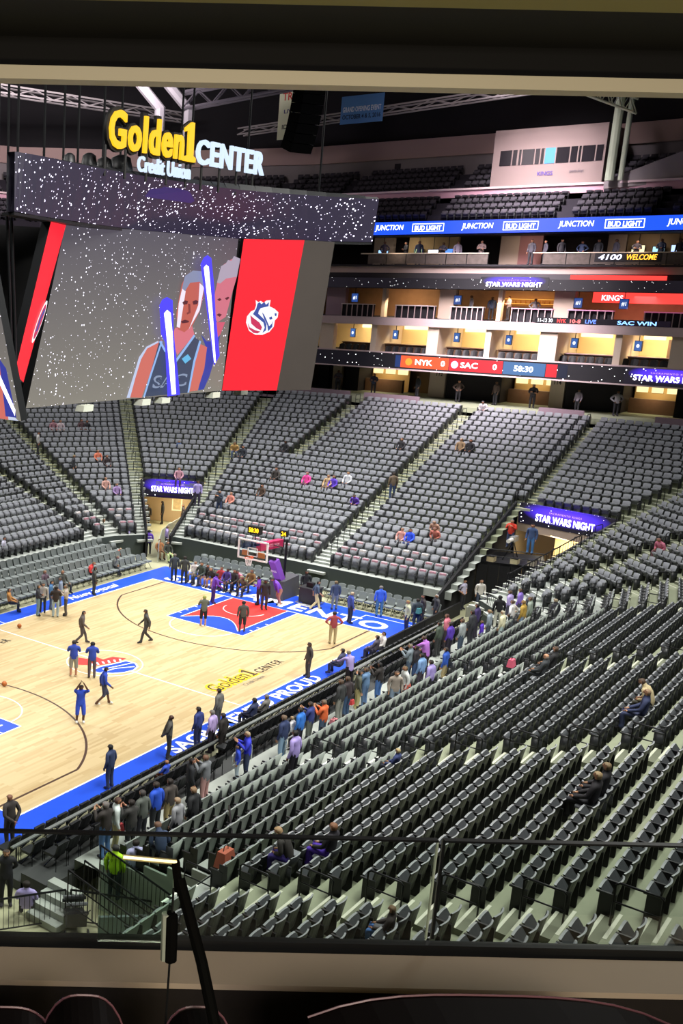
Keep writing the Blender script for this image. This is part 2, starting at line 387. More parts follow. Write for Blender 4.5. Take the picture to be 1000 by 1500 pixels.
(22.9, -9.3, 0.0, 'st', -137, 'd8d4cc', '4a5468', 'a06a40', 'c09070', '', 'woman in white top by the grey curtain wall', 'c'),
(4.67, -10.28, 0.3, 'pt', 60, 'a898d0', '241f26', '8a7a60', 'c09070', '', 'usher in lavender shirt leaning over the courtside rail', 'k'),
(-0.93, -12.57, 1.0, 'st', 90, '3a3c3c', '8e9088', '6a4a2e', 'c09070', '', 'man in charcoal jacket and grey trousers in the walkway', 'w'),
(-0.41, -12.6, 1.0, 'st', 90, '3a3234', '405878', '6a4a2e', 'c09070', '', 'man in dark jacket with red bag in the walkway', 'w'),
(0.8, -12.48, 1.0, 'st', -47, '54584c', 'c8c088', '3a2a1e', 'c09070', '', 'man in olive shirt and khaki trousers in the walkway', 'w'),
(1.31, -12.56, 1.0, 'ph', 90, '6484a8', '5c78a0', '6a4a2e', 'c09070', '', 'person in denim jacket and jeans beside the khaki trousers', 'w'),
(2.22, -12.72, 1.0, 'ph', 90, '2e2a28', '4c74b0', '141010', '7a5440', '', 'man in black top and blue jeans raising hands in the walkway', 'w'),
(0.66, -14.07, 1.45, 'st', -137, '9a9084', '8ca0b4', '6a4a2e', 'c09070', '', 'woman in beige coat facing back from the walkway crowd', 'w'),
(1.34, -14.14, 1.45, 'st', 132, 'c4c8c4', '3a3a44', '8a6a3a', 'c09070', '', 'woman in white coat with a red bag in the walkway', 'w'),
(5.43, -12.62, 1.0, 'ph', 90, '78848c', '4c5c70', '8a7a60', 'c09070', '', 'man in grey pullover at the courtside rail', 'w'),
(5.63, -12.81, 1.0, 'st', 90, '2c2a30', '3a5078', '2a1c14', 'b98268', '', 'man in black vest and jeans at the courtside rail', 'w'),
(7.01, -12.71, 1.0, 'pt', 90, 'b070c8', '3a2a30', '5a3a2a', 'c09070', '', 'person in orchid pink shirt reaching out at the rail', 'w'),
(3.48, -13.92, 1.45, 'st', 90, '7ca0cc', '4a4450', '1c1a1c', 'c09070', '', 'person in sky blue shirt and black cap in the walkway', 'w'),
(2.84, -14.57, 1.45, 'st', 90, 'a898d8', '26242c', '2a1c14', 'b98268', '', 'usher in lavender shirt and black trousers behind the crowd', 'w'),
(5.02, -14.31, 1.45, 'st', 90, '2c54b0', 'a89870', '3a2a1e', 'c09070', '', 'fan in blue and white jersey with khaki trousers', 'w'),
(9.83, -12.12, 1.0, 'st', 90, '4c584c', '3a3c3c', '2a1c14', 'b98268', '', 'person in dark green jacket near the walkway corner', 'w'),
(10.21, -12.48, 1.0, 'st', 90, '5a3cb0', '2e2a38', '2a1c14', 'b98268', '', 'fan in violet jersey near the walkway corner', 'w'),
(11.29, -11.88, 1.0, 'st', 90, 'd07888', '3a3438', '6a3a2a', 'c09070', '', 'woman in coral top near the walkway corner', 'w'),
(10.82, -12.8, 1.0, 'st', 90, '9ca4a4', '4c5c70', '6a4a2e', 'c09070', '', 'man in pale grey hoodie at the walkway bend', 'w'),
(12.73, -12.55, 1.0, 'st', 90, '3a3c40', '34363c', '2a1c14', 'b98268', '', 'man in charcoal shirt at the walkway bend', 'w'),
(13.99, -12.31, 1.0, 'st', 90, '3c3060', '34303c', '2a1c14', 'b98268', '', 'fan in dark indigo at the walkway bend', 'w'),
(13.0, -12.95, 1.0, 'st', 90, '5a34c0', '9ca8b4', '8a5a3a', 'c09070', '', 'child in vivid purple jersey at the walkway bend', 'w'),
(13.68, -13.03, 1.0, 'st', 90, '8c98a0', '4c5460', 'c09a60', 'c09070', '', 'man in steel grey shirt at the walkway bend', 'w'),
(16.58, -12.48, 1.0, 'st', 30, '1c1c20', 'c8c8b8', '141010', 'b98268', '', 'fan in black jersey with white number at the end of the crowd', 'w'),
(17.96, -12.52, 1.0, 'st', 90, 'b0a0d8', '4a4858', '6a4a2e', 'c09070', '', 'fan in lavender checked shirt at the end of the crowd', 'w'),
(18.87, -12.73, 1.0, 'st', 90, '8a70c8', '4a4858', '6a4a2e', 'c09070', '', 'fan in purple checked shirt at the end of the crowd', 'w'),
(14.38, -13.81, 1.45, 'hp', 90, 'd0d0d0', '5a6068', '6a4a2e', 'c09070', 'h', 'man in white shirt with hands on hips in the crowd', 'w'),
(12.4, -14.05, 1.45, 'st', 90, 'e0dcb8', 'c0d4d4', 'd8c8a0', 'c09070', '', 'woman in cream top and pale jeans in the crowd', 'w'),
(14.56, -14.26, 1.45, 'st', 90, 'b09040', '90a8c0', 'b08030', 'c09070', '', 'woman with long amber hair and jeans in the crowd', 'w'),
(15.5, -14.27, 1.45, 'st', 90, '8c988c', '5a6450', '6a4a2e', 'c09070', '', 'man in sage green shirt at the far end of the crowd', 'w'),
(-5.86, -12.85, 1.0, 'st', 90, '303c60', '8cacc8', '8a6a4a', 'c09070', '', 'man in navy jacket and pale jeans beside the red bag', 'w'),
(-4.66, -12.54, 1.0, 'st', 90, 'd0d0d0', '2e2c30', 'c09a60', 'c09070', '', 'child in black and white jersey in the walkway', 'w'),
(-4.57, -12.8, 1.0, 'st', 90, '3478d0', '2e3040', '2a1c14', 'b98268', '', 'person in bright azure puffer jacket in the walkway', 'w'),
(-3.73, -12.77, 1.0, 'ph', 90, '34407c', '6c746c', '3a2a1e', 'c09070', '', 'person in navy sweater and grey green trousers in the walkway', 'w'),
(-3.25, -13.06, 1.0, 'ph', 90, 'd86838', '4c6078', '8a6a4a', 'c09070', '', 'man in orange vest holding a camera in the walkway', 'w'),
(-8.34, -12.51, 1.0, 'st', 132, '3450d0', 'b0c0cc', '2c40a0', 'c09070', '', 'child in royal blue hoodie and pale trousers by the white rail', 'w'),
(-8.07, -12.7, 1.0, 'ph', 132, '3038c0', '34405c', 'c8a878', 'c09070', '', 'adult in oversized royal blue jacket by the white rail', 'w'),
(-10.66, -12.7, 1.0, 'ph', 90, '74787c', 'c89c98', '8a5a3a', 'c09070', '', 'woman in grey hoodie and pink trousers taking a picture', 'w'),
(-11.1, -12.4, 1.0, 'st', -47, '24262a', '1c1e22', '2a1c14', 'b98268', '', 'man in black jacket and white shirt by the courtside table', 'w'),
(-9.23, -10.14, 0.3, 'si', 90, '3454c8', 'c87058', 'c87840', 'c09070', '', 'child in blue and orange sitting in the second courtside row', 'k'),
(-15.68, -12.51, 1.0, 'ph', 90, '36322f', '5074a4', '8a8078', 'c09070', '', "man in black jacket and blue jeans at the glass's top edge", 'w'),
(-15.21, -12.53, 1.0, 'st', -47, 'c8d4d0', 'b0a878', '6a4030', 'c09070', '', 'man in pale vest and khakis holding a red bag', 'w'),
(-14.88, -12.86, 1.0, 'ph', 90, '3a3a38', '34363a', '2a1c14', 'b98268', '', 'man in black hoodie holding a phone in the walkway', 'w'),
(-14.25, -12.79, 1.0, 'st', 90, '5c625c', '30323a', '4a4440', 'c09070', '', 'man in grey green jacket next to the black hoodie', 'w'),
(-13.54, -12.79, 1.0, 'st', 90, '2c58d0', '34383c', '3a2a1e', 'c09070', '', 'person in royal blue hoodie with back to the suite', 'w'),
(-12.95, -12.89, 1.0, 'st', 90, '4a4440', 'b0a070', '2a1c14', 'b98268', '', 'man in dark vest and tan trousers beside the blue hoodie', 'w'),
(-14.51, -14.24, 1.45, 'st', 90, '9a9ca0', '24262c', 'c8a070', 'c09070', '', 'person in light grey sweatshirt and black trousers', 'w'),
(-13.7, -14.25, 1.45, 'st', 90, '2a2c2e', '1e2024', 'b08050', 'c09070', '', 'fair haired man in black jacket behind the grey sweatshirt', 'w'),
(-16.42, -15.06, 2.01, 'sl', 60, '34425c', '2c3444', '8a5a3a', 'c09070', '', 'man in dark blue jacket bending over the first grey row', 's'),
(-9.02, -14.96, 2.01, 'st', 90, 'a898d8', '24222a', '1a1614', '7a5440', '', 'usher in lavender shirt standing among the grey seats', 't'),
(-8.73, -18.18, 3.13, 'si', 90, '34406c', '3a3c4c', 'd8b868', 'c09070', '', 'blonde child in navy sitting among the grey seats', 's'),
(2.13, -18.96, 3.41, 'si', 90, '3c4044', '303438', 'c09070', 'c09070', '', 'bald man in grey jacket sitting by the aisle among grey seats', 's'),
(2.13, -18.96, 3.41, 'si', 90, '40443c', '383c38', '8a8070', 'c09070', '', 'person in moss coat sitting in the first dark row', 's'),
(3.17, -18.96, 3.41, 'si', 90, '2c2c2e', '2a2a2c', '6a4a2e', 'c09070', '', 'brown haired person low in the first dark row', 's'),
(-4.45, -23.64, 5.09, 'si', 100, '343c5c', '343c5c', 'c09060', 'c09070', '', 'man in navy suit and white shirt lounging among black seats', 's'),
(-3.24, -23.64, 5.09, 'sl', 90, 'c0b088', '3a382e', '6a4a2e', 'c09070', '', 'person in straw coloured shirt bending among black seats', 's'),
(-11.55, -24.42, 5.37, 'si', 90, '2c2a2e', '24242a', 'a88450', 'c09070', '', 'person in black jacket with ginger hair among black seats', 's'),
(-12.3, -24.42, 5.37, 'si', 90, '28262a', '24242a', 'c8a060', 'c09070', '', 'blond person in black jacket leaning to the ginger haired one', 's'),
(-16.53, -18.96, 3.41, 'sl', 100, '34302e', '4a3c90', 'd0a060', 'c09070', '', 'blond fan in dark jacket sitting behind the glass', 's'),
(-16.08, -19.74, 3.69, 'si', 90, '2c2a30', '6040c0', 'b06838', 'c09070', '', 'fan in black and purple beside the blond fan behind the glass', 's'),
(-19.83, -22.86, 4.81, 'si', 100, '3a3434', '5484c8', '9a7040', 'c09070', '', 'boy in dark jacket and blue jeans sitting by the stair rail', 's'),
(-18.69, -12.12, 0.0, 'si', 40, 'b0a4dc', '38363c', '2a1c14', 'b98268', '', 'usher in lavender shirt sitting beside the stroller', 'c'),
(-16.4, -14.17, 0.8, 'st', 60, 'b8b8e0', '4a5058', '2a1c14', 'b98268', '', 'usher in pale lavender shirt behind the glass partition', 'c'),
(-16.77, -13.74, 0.6, 'st', 20, 'b4e428', '3c4850', '3a3a38', 'b98268', '', 'worker in lime safety vest behind the glass partition', 'c'),
(20.62, 23.26, 5.37, 'st', -60, 'b8b8b4', '3c3e44', '2a1c14', 'b98268', '', 'person in pale hoodie standing on the far stairs', 't'),
(20.62, 19.71, 3.97, 'st', -60, '3a3c40', '303238', 'b0a060', 'c09070', '', 'person in black on the far stairs below the pale hoodie', 't'),
(23.32, 19.61, 4.53, 'si', -120, 'd87c60', '3a3a40', 'c8a070', 'c09070', '', 'person in salmon shirt in the far corner seats', 's'),
(23.25, 18.68, 4.25, 'si', -120, '3c3436', '302c30', '2a1c14', 'b98268', '', 'person in dark top beside the salmon shirt', 's'),
(23.97, 24.69, 6.21, 'si', -120, '9a7078', '3a3438', '2a1c14', 'b98268', '', 'person in dusty rose in the upper far corner seats', 's'),
(24.5, 24.4, 6.21, 'si', -120, 'c0b0b4', '3a3438', '8a6a50', 'c09070', '', 'person in off white in the upper far corner seats', 's'),
(25.95, 23.48, 6.21, 'si', -120, '5a4448', '302c30', '2a1c14', 'b98268', '', 'person in maroon in the upper far corner seats', 's'),
(26.31, 23.21, 6.21, 'si', -120, '2c2a2e', '302c30', '2a1c14', 'b98268', '', 'person in black beside the maroon top', 's'),
(20.68, 16.68, 3.13, 'si', -120, 'c89c90', '5a4c54', 'c07a50', 'c09070', '', 'person in peach by the far tunnel stairs', 's'),
(20.73, 15.7, 2.85, 'si', -120, '9c84b4', '3a3448', '8a6a50', 'c09070', '', 'person in lilac by the far tunnel stairs', 's'),
(7.3, 13.87, 1.0, 'st', -60, 'c8c8dc', '2a2c34', '2a1c14', 'b98268', '', "usher in white shirt at the far sideline's left edge", 'c'),
(29.21, 16.46, 5.37, 'si', -150, '50648c', '30384c', 'a07a40', 'c09070', '', 'child in blue in the seats above the far tunnel', 's'),
(30.78, 12.5, 5.37, 'sl', -150, 'c8a468', '4c5c78', '8a6a3a', 'c09070', '', 'person in ochre beside the stairs above the far tunnel', 's'),
(30.2, 11.45, 5.09, 'si', -170, '2c3038', '2c3038', '2a1c14', 'b98268', '', 'person in black right of the ochre top', 's'),
(25.38, 13.69, 3.69, 'si', -150, 'b88a98', '4c3c64', '3a2418', 'c09070', '', 'person in pink over the far tunnel sign', 's'),
(32.0, 8.99, 5.65, 'si', 180, '222428', '222428', '141010', '5a3c2e', '', 'person in black at the bottom of the stub aisle', 's'),
(28.1, 7.38, 4.25, 'si', 180, '3c3836', '34302e', '2a1c14', 'b98268', '', 'person in dark jacket between stub aisle and pink jacket', 's'),
(28.1, 4.97, 4.25, 'si', 180, 'e04a98', '5a3450', 'e04a98', 'c09070', '', 'person wrapped in a hot pink jacket in the end seats', 's'),
(28.1, 3.38, 4.25, 'si', 180, 'b89c78', '6a5848', 'd0b080', 'c09070', '', 'blond person in beige in the end seats', 's'),
(28.1, 2.99, 4.25, 'si', 180, '5a3cb8', '3a3048', '8a4a30', 'c09070', '', 'person in violet beside the blond one in the end seats', 's'),
(28.88, 2.35, 4.53, 'si', 180, 'c8ccd0', '5a5c64', 'c8a050', 'c09070', '', 'fair person in white in the end seats', 's'),
(26.54, 0.49, 3.69, 'sl', 180, '6444b0', '3a3048', '2a1c14', 'b98268', '', 'person in purple bending by the central end aisle', 's'),
(28.61, -0.98, 4.53, 'st', 40, '6a5c4c', '3a4a70', '3a2a1e', 'b98268', '', 'person in brown jacket climbing the central end stairs', 't'),
(25.76, 7.05, 3.41, 'si', 180, '4c3c30', '34302e', '3a2a1e', 'b98268', '', 'person in dark brown low in the end seats', 's'),
(23.42, 8.89, 2.57, 'ph', 180, '3c4450', '3c4c6c', '8a8478', 'c09070', '', 'man in dark tee standing low in the end seats', 't'),
(24.2, 8.51, 2.85, 'si', 180, 'd08878', '8a8c90', 'c08060', 'c09070', '', 'person in coral hat low in the end seats', 's'),
(23.42, -4.09, 2.57, 'si', 180, 'c89088', '4a4c54', '8a5a40', 'c09070', '', 'person in peach beside the blue jacket in the end seats', 's'),
(23.42, -4.61, 2.57, 'si', 180, '2c50d8', '2c3a68', '2a1c14', 'b98268', '', 'person in vivid blue jacket in the lower end seats', 's'),
(24.98, -5.52, 3.13, 'sl', 180, 'b08c78', '4a4448', 'c09a80', 'c09070', '', 'person in tan leaning in the lower end seats', 's'),
(24.2, -5.9, 2.85, 'sl', 180, 'c07468', '4a4448', 'a06050', 'c09070', '', 'person in brick red leaning in the lower end seats', 's'),
(34.34, 1.22, 6.49, 'si', 180, '2c2c30', '2c2c30', '8a6a50', 'c09070', '', 'person in black high in the end seats', 's'),
(35.12, -2.63, 6.77, 'si', 180, '8a7458', '3c3834', 'c8b080', 'c09070', '', 'person in khaki beside a dark bag high in the end seats', 's'),
(35.12, -3.27, 6.77, 'si', 180, '26262a', '26262a', '141010', 'b98268', '', 'person in black beside the khaki one high in the end seats', 's'),
(41.36, -1.67, 9.01, 'sl', 180, 'c8c4c8', '6a686c', '4a4448', 'b98268', '', 'person in white in the topmost end seats', 's'),
(25.84, -9.62, 3.2, 'ph', 180, 'c83c2c', '3c4868', '8a9098', 'c09070', '', 'camera operator in red hoodie on the tunnel platform', 'c'),
(25.14, -11.0, 3.2, 'st', 180, '3c5078', '4878b0', '2a1c14', 'b98268', '', 'person in blue jeans behind the camera on the tunnel platform', 'c'),
(24.27, -17.8, 4.25, 'sl', 150, 'c8748c', '6a4850', 'a06050', 'c09070', '', 'person in pink in the corner section seats', 's'),
(16.56, -15.13, 1.45, 'st', 60, '2c2c34', '26282e', 'c0a878', 'c09070', '', 'guard in black at the end of the walkway by the ramp', 'w'),
]

# ------------------------------------------------------------------ common materials
def wood_material():
    mt = bpy.data.materials.new('maple_court'); mt.use_nodes = True
    nt = mt.node_tree; b = nt.nodes['Principled BSDF']
    tc = nt.nodes.new('ShaderNodeTexCoord')
    br = nt.nodes.new('ShaderNodeTexBrick')
    br.inputs['Scale'].default_value = 1.0; br.inputs['Brick Width'].default_value = 1.6; br.inputs['Row Height'].default_value = .12
    br.inputs['Mortar Size'].default_value = .0; br.offset = .37
    br.inputs['Color1'].default_value = (*lin('cdb88c'), 1); br.inputs['Color2'].default_value = (*lin('b69c6e'), 1)
    br.inputs['Bias'].default_value = -.25
    nz = nt.nodes.new('ShaderNodeTexNoise'); nz.inputs['Scale'].default_value = .35; nz.inputs['Detail'].default_value = 3
    mp = nt.nodes.new('ShaderNodeMapping'); mp.inputs['Scale'].default_value = (.5, 2.2, 1)
    nt.links.new(tc.outputs['Object'], br.inputs['Vector']); nt.links.new(tc.outputs['Object'], mp.inputs['Vector']); nt.links.new(mp.outputs[0], nz.inputs['Vector'])
    mx = nt.nodes.new('ShaderNodeMix'); mx.data_type = 'RGBA'; mx.blend_type = 'MULTIPLY'; mx.inputs[0].default_value = .25
    nt.links.new(br.outputs['Color'], mx.inputs[6]); nt.links.new(nz.outputs['Fac'], mx.inputs[7])
    nt.links.new(mx.outputs[2], b.inputs['Base Color'])
    b.inputs['Roughness'].default_value = .38; b.inputs['Specular IOR Level'].default_value = .35
    return mt

M_wood = wood_material()
M_apron = mat('apron_blue', '2450d0', .3, noise=.08, scale=1.5)
M_white = mat('paint_white', 'f4f4f2', .4)
M_red = mat('paint_red', 'dc3834', .4)
M_blue = mat('paint_blue', '2449c4', .35)
M_brown = mat('paint_brown', '4a3428', .45)
M_black = mat('paint_black', '1a1a1c', .5)
M_yellow = mat('paint_yellow', 'f0c818', .45)
M_conc = mat('concrete', '8a9078', .75, noise=.14, scale=2.2, bump=.05)
M_conc_lo = mat('concrete_pale', '9ca29b', .7, noise=.12, scale=2.0)
M_floor = mat('arena_floor', 'a2a283', .6, noise=.18, scale=.8)
M_curtain = mat('black_drape', '141416', .85, noise=.3, scale=5)
M_steel = mat('black_steel', '17181a', .4, metal=.3)
M_chrome = mat('brushed_steel', 'c6cac8', .3, metal=.8)
M_plast = mat('black_plastic', '1b1c1e', .45)
M_beige = mat('beige_wall', 'b9a596', .7, noise=.06, scale=1.2)
M_stripe_w = mat('step_edge_white', 'e8ebe2', .5)
M_stripe_y = mat('step_edge_yellow', 'c9c27e', .5)

# ------------------------------------------------------------------ floor and court
HL, HW = 14.325, 7.62
mb = MB(); mb.box(-34, -34, -.3, 60, 48, -.02)
struct(mb.build('floor_arena', M_floor), 'dull olive concrete arena floor around the court', 'floor')

mb = MB(); mb.box(-17.4, -8.72, -.02, 17.5, 8.95, 0)
apron = struct(mb.build('floor_apron', M_apron), 'glossy blue painted apron around the basketball court', 'floor')
mb = MB(); mb.box(-HL, -HW, -.01, HL, HW, .006)
court = struct(mb.build('floor_court', M_wood), 'pale maple basketball court', 'floor')

ZL = .008
def stripes(name, mt, segs, w=.055, z=ZL):
    """straight painted lines"""
    for a, b in segs:
        a, b = Vector((*a, 0)), Vector((*b, 0)); d = (b-a).normalized(); n = Vector((-d.y, d.x, 0))*w/2
        mb = MB(); mb.hexa([a-n+Vector((0, 0, z-.003)), b-n+Vector((0, 0, z-.003)), b+n+Vector((0, 0, z-.003)), a+n+Vector((0, 0, z-.003)),
                            a-n+Vector((0, 0, z)), b-n+Vector((0, 0, z)), b+n+Vector((0, 0, z)), a+n+Vector((0, 0, z))])
        mb.build(name, mt, court)
def arc_line(name, mt, c, r, a0, a1, w=.055, z=ZL, n=48):
    mb = MB()
    for i in range(n):
        t0 = R(a0+(a1-a0)*i/n); t1 = R(a0+(a1-a0)*(i+1)/n)
        p = lambda t, q, zz: (c[0]+q*math.cos(t), c[1]+q*math.sin(t), zz)
        mb.quad(p(t0, r-w/2, z), p(t0, r+w/2, z), p(t1, r+w/2, z), p(t1, r-w/2, z))
    return mb.build(name, mt, court)
def flat(name, mt, pts, z, parent=None):
    mb = MB(); mb.prism(pts, .003, z0=z-.003); return mb.build(name, mt, parent or court)

stripes('court_line', M_white, [((-HL, -HW), (HL, -HW)), ((-HL, HW), (HL, HW)), ((HL, -HW), (HL, HW)), ((-HL, -HW), (-HL, HW)), ((0, -HW), (0, HW))], .07)
stripes('court_line', M_white, [((1.0, 7.7), (1.0, 8.6)), ((-1.2, 7.7), (-1.2, 8.6))], .06)
arc_line('centre_circle', M_white, (0, 0), 1.83, 0, 360)
for s in (1, -1):
    hx = s*(HL-1.6)
    a = math.degrees(math.asin(6.706/7.24))
    arc_line('three_point_line', M_brown, (hx, 0), 7.24, 180-a if s > 0 else -a, 180+a if s > 0 else a, .10)
    stripes('three_point_line', M_brown, [((s*HL, y), (s*10.0, y)) for y in (6.706, -6.706)], .10)
    # key: blue border, red paint with a crown-shaped edge
    flat('key_paint', M_blue, [(s*HL, -2.44), (s*HL, 2.44), (s*8.53, 2.44), (s*8.53, -2.44)][::s], ZL-.001)
    pts = [(s*HL, -1.83), (s*HL, 1.83), (s*9.0, 1.83)]
    pts += [(s*(9.0+1.55*math.sin(R(t))), 1.83-3.66*(t/180)) for t in range(20, 180, 20)]
    pts += [(s*9.0, -1.83)]
    flat('key_red_paint', M_red, pts[::s], ZL+.001)
    stripes('key_line', M_white, [((s*HL, -2.44), (s*8.53, -2.44)), ((s*HL, 2.44), (s*8.53, 2.44)), ((s*8.53, -2.44), (s*8.53, 2.44)), ((s*HL, -1.83), (s*9.0, -1.83)), ((s*HL, 1.83), (s*9.0, 1.83))], .055, ZL+.003)
    for t in (11.2, 10.3, 9.6):
        stripes('lane_mark', M_white, [((s*t, y*2.44), (s*t, y*2.2)) for y in (1, -1)], .06, ZL+.003)
    pts = [(s*(9.0+1.55*math.sin(R(t))), 1.83-3.66*(t/180)) for t in range(0, 181, 15)]
    stripes('key_crown_edge', M_white, list(zip(pts[:-1], pts[1:])), .05, ZL+.004)
    arc_line('free_throw_circle', M_white, (s*8.53, 0), 1.83, 90 if s > 0 else -90, 270 if s > 0 else 90)
    arc_line('restricted_arc', M_white, (hx, 0), 1.22, 90 if s > 0 else -90, 270 if s > 0 else 90, .05, ZL+.004)

# centre logo: red crown with white bars over a blue half ball
lg = flat('centre_logo', M_red, [(-.9, .95), (-.35, 1.35), (-.2, .95), (.35, .85), (.3, .35), (.95, .25), (1.25, -.35), (.55, -.4), (-.5, -.05), (-1.2, .75)], ZL+.002)
blu = [(.95, -.55), (1.0, -1.1), (.7, -1.45), (.2, -1.62), (-.4, -1.5), (-.9, -1.2), (-1.3, -.7), (-1.35, -.25), (-.6, -.2), (.2, -.4)]
flat('logo_ball', M_blue, blu[::-1], ZL+.002, lg)
stripes('logo_seam', M_white, [(blu[i], blu[(i+1) % len(blu)]) for i in range(len(blu))], .09, ZL+.004)
stripes('logo_seam', M_white, [((-1.15, -.75), (-.3, -.85)), ((-.3, -.85), (.6, -1.35)), ((-.8, -.5), (.1, -.75)), ((.1, -.75), (.95, -.95))], .08, ZL+.004)
stripes('logo_bar', M_white, [((-.75+.3*i, .12-.1*i), (-.55+.3*i, .42-.12*i)) for i in range(6)], .1, ZL+.004)

X, Y = (1, 0, 0), (0, 1, 0)
put_text('baseline_lettering', fit_text('SACRAMENTO', 14.4, 1.45, bold=.03, extrude=.001, space=1.15), M_white, (14.72, 0, .004), (0, -1, 0), (1, 0, 0), apron)
put_text('baseline_lettering', fit_text('SACRAMENTO', 14.4, 1.45, bold=.03, extrude=.001, space=1.15), M_white, (-14.72, 0, .004), (0, 1, 0), (-1, 0, 0), apron)
put_text('sideline_lettering', fit_text('SACRAMENTO PROUD', 11.9, .72, bold=.03, extrude=.001, space=1.05), M_white, (-.2, -8.56, .004), X, Y, apron)
put_text('sideline_script', fit_text('Nuev Bgocal', 4.5, .75, bold=.02, extrude=.001, shear=.25), M_white, (9.3, 7.85, .004), X, Y, apron)
M_wood_y = M_yellow
ONE = [(-.36, 0), (.36, 0), (.36, .14), (.2, .2), (.2, 1.3), (.04, 1.3), (-.34, 1.08), (-.34, .96), (-.12, 1.02), (-.12, .2), (-.36, .14)]
put_text('floor_logo_outline', fit_text('Golden', 3.05, .98, bold=.06, extrude=.001), M_yellow, (2.1, -6.12, ZL), X, Y, court)
flat('floor_logo_outline', M_yellow, [(3.85+p[0]*.85, -6.12+p[1]*.8) for p in ONE], ZL+.001)
flat('floor_logo', mat('ink_brown', '4a3a20', .5), [(3.85+p[0]*.6, -6.05+p[1]*.66) for p in ONE], ZL+.004)
put_text('floor_logo', fit_text('Golden', 2.85, .78, bold=.0, extrude=.001), mat('ink_brown', '4a3a20', .5), (2.1, -6.02, ZL+.003), X, Y, court)
put_text('floor_logo', fit_text('CENTER', 2.2, .48, bold=.0, extrude=.001, space=1.2), M_black, (5.35, -6.08, ZL+.002), X, Y, court)
put_text('floor_logo', fit_text('Credit Union', 1.7, .24, extrude=.001), mat('ink_grey', '8a8070', .5), (3.1, -6.5, ZL+.002), X, Y, court)
put_text('floor_logo', fit_text('Golden1', 3.35, .85, bold=.04, extrude=.001), M_yellow, (-5.2, 5.3, ZL+.002), X, Y, court)
put_text('floor_logo', fit_text('CENTER', 2.2, .5, space=1.2, extrude=.001), M_black, (-2.0, 5.35, ZL+.002), X, Y, court)
stripes('apron_box', M_white, [((15.0, -5.3), (16.9, -5.3)), ((16.9, -5.3), (16.9, -8.2)), ((15.2, 2.0), (16.6, 2.0)), ((16.6, 2.0), (16.6, 4.2))], .06, .006)

# basketballs
def basketball(loc, label):
    b = MB(); r = .121
    b.lathe([(r*math.sin(R(t)), -r*math.cos(R(t))) for t in range(8, 180, 14)], 16)
    o = b.build('basketball', mat('ball_orange', 'b9682e', .55, noise=.1, scale=30), None, True); o.location = loc
    for k in range(3):
        t = MB(); ax = [(1, 0, 0), (0, 1, 0), (0, 0, 1)]; u, v = Vector(ax[k]), Vector(ax[(k+1) % 3])
        t.tube([(u*math.cos(R(a))+v*math.sin(R(a)))*r for a in range(0, 360, 20)], .004, 4, closed=True)
        t.build('seam', M_black, o)
    tag(o, label, 'basketball', 'basketballs in play')
basketball((.95, 6.55, .13), 'orange basketball on the wood near the far sideline')
basketball((-5.75, 1.2, .13), 'orange basketball on the dark arc at the left edge')

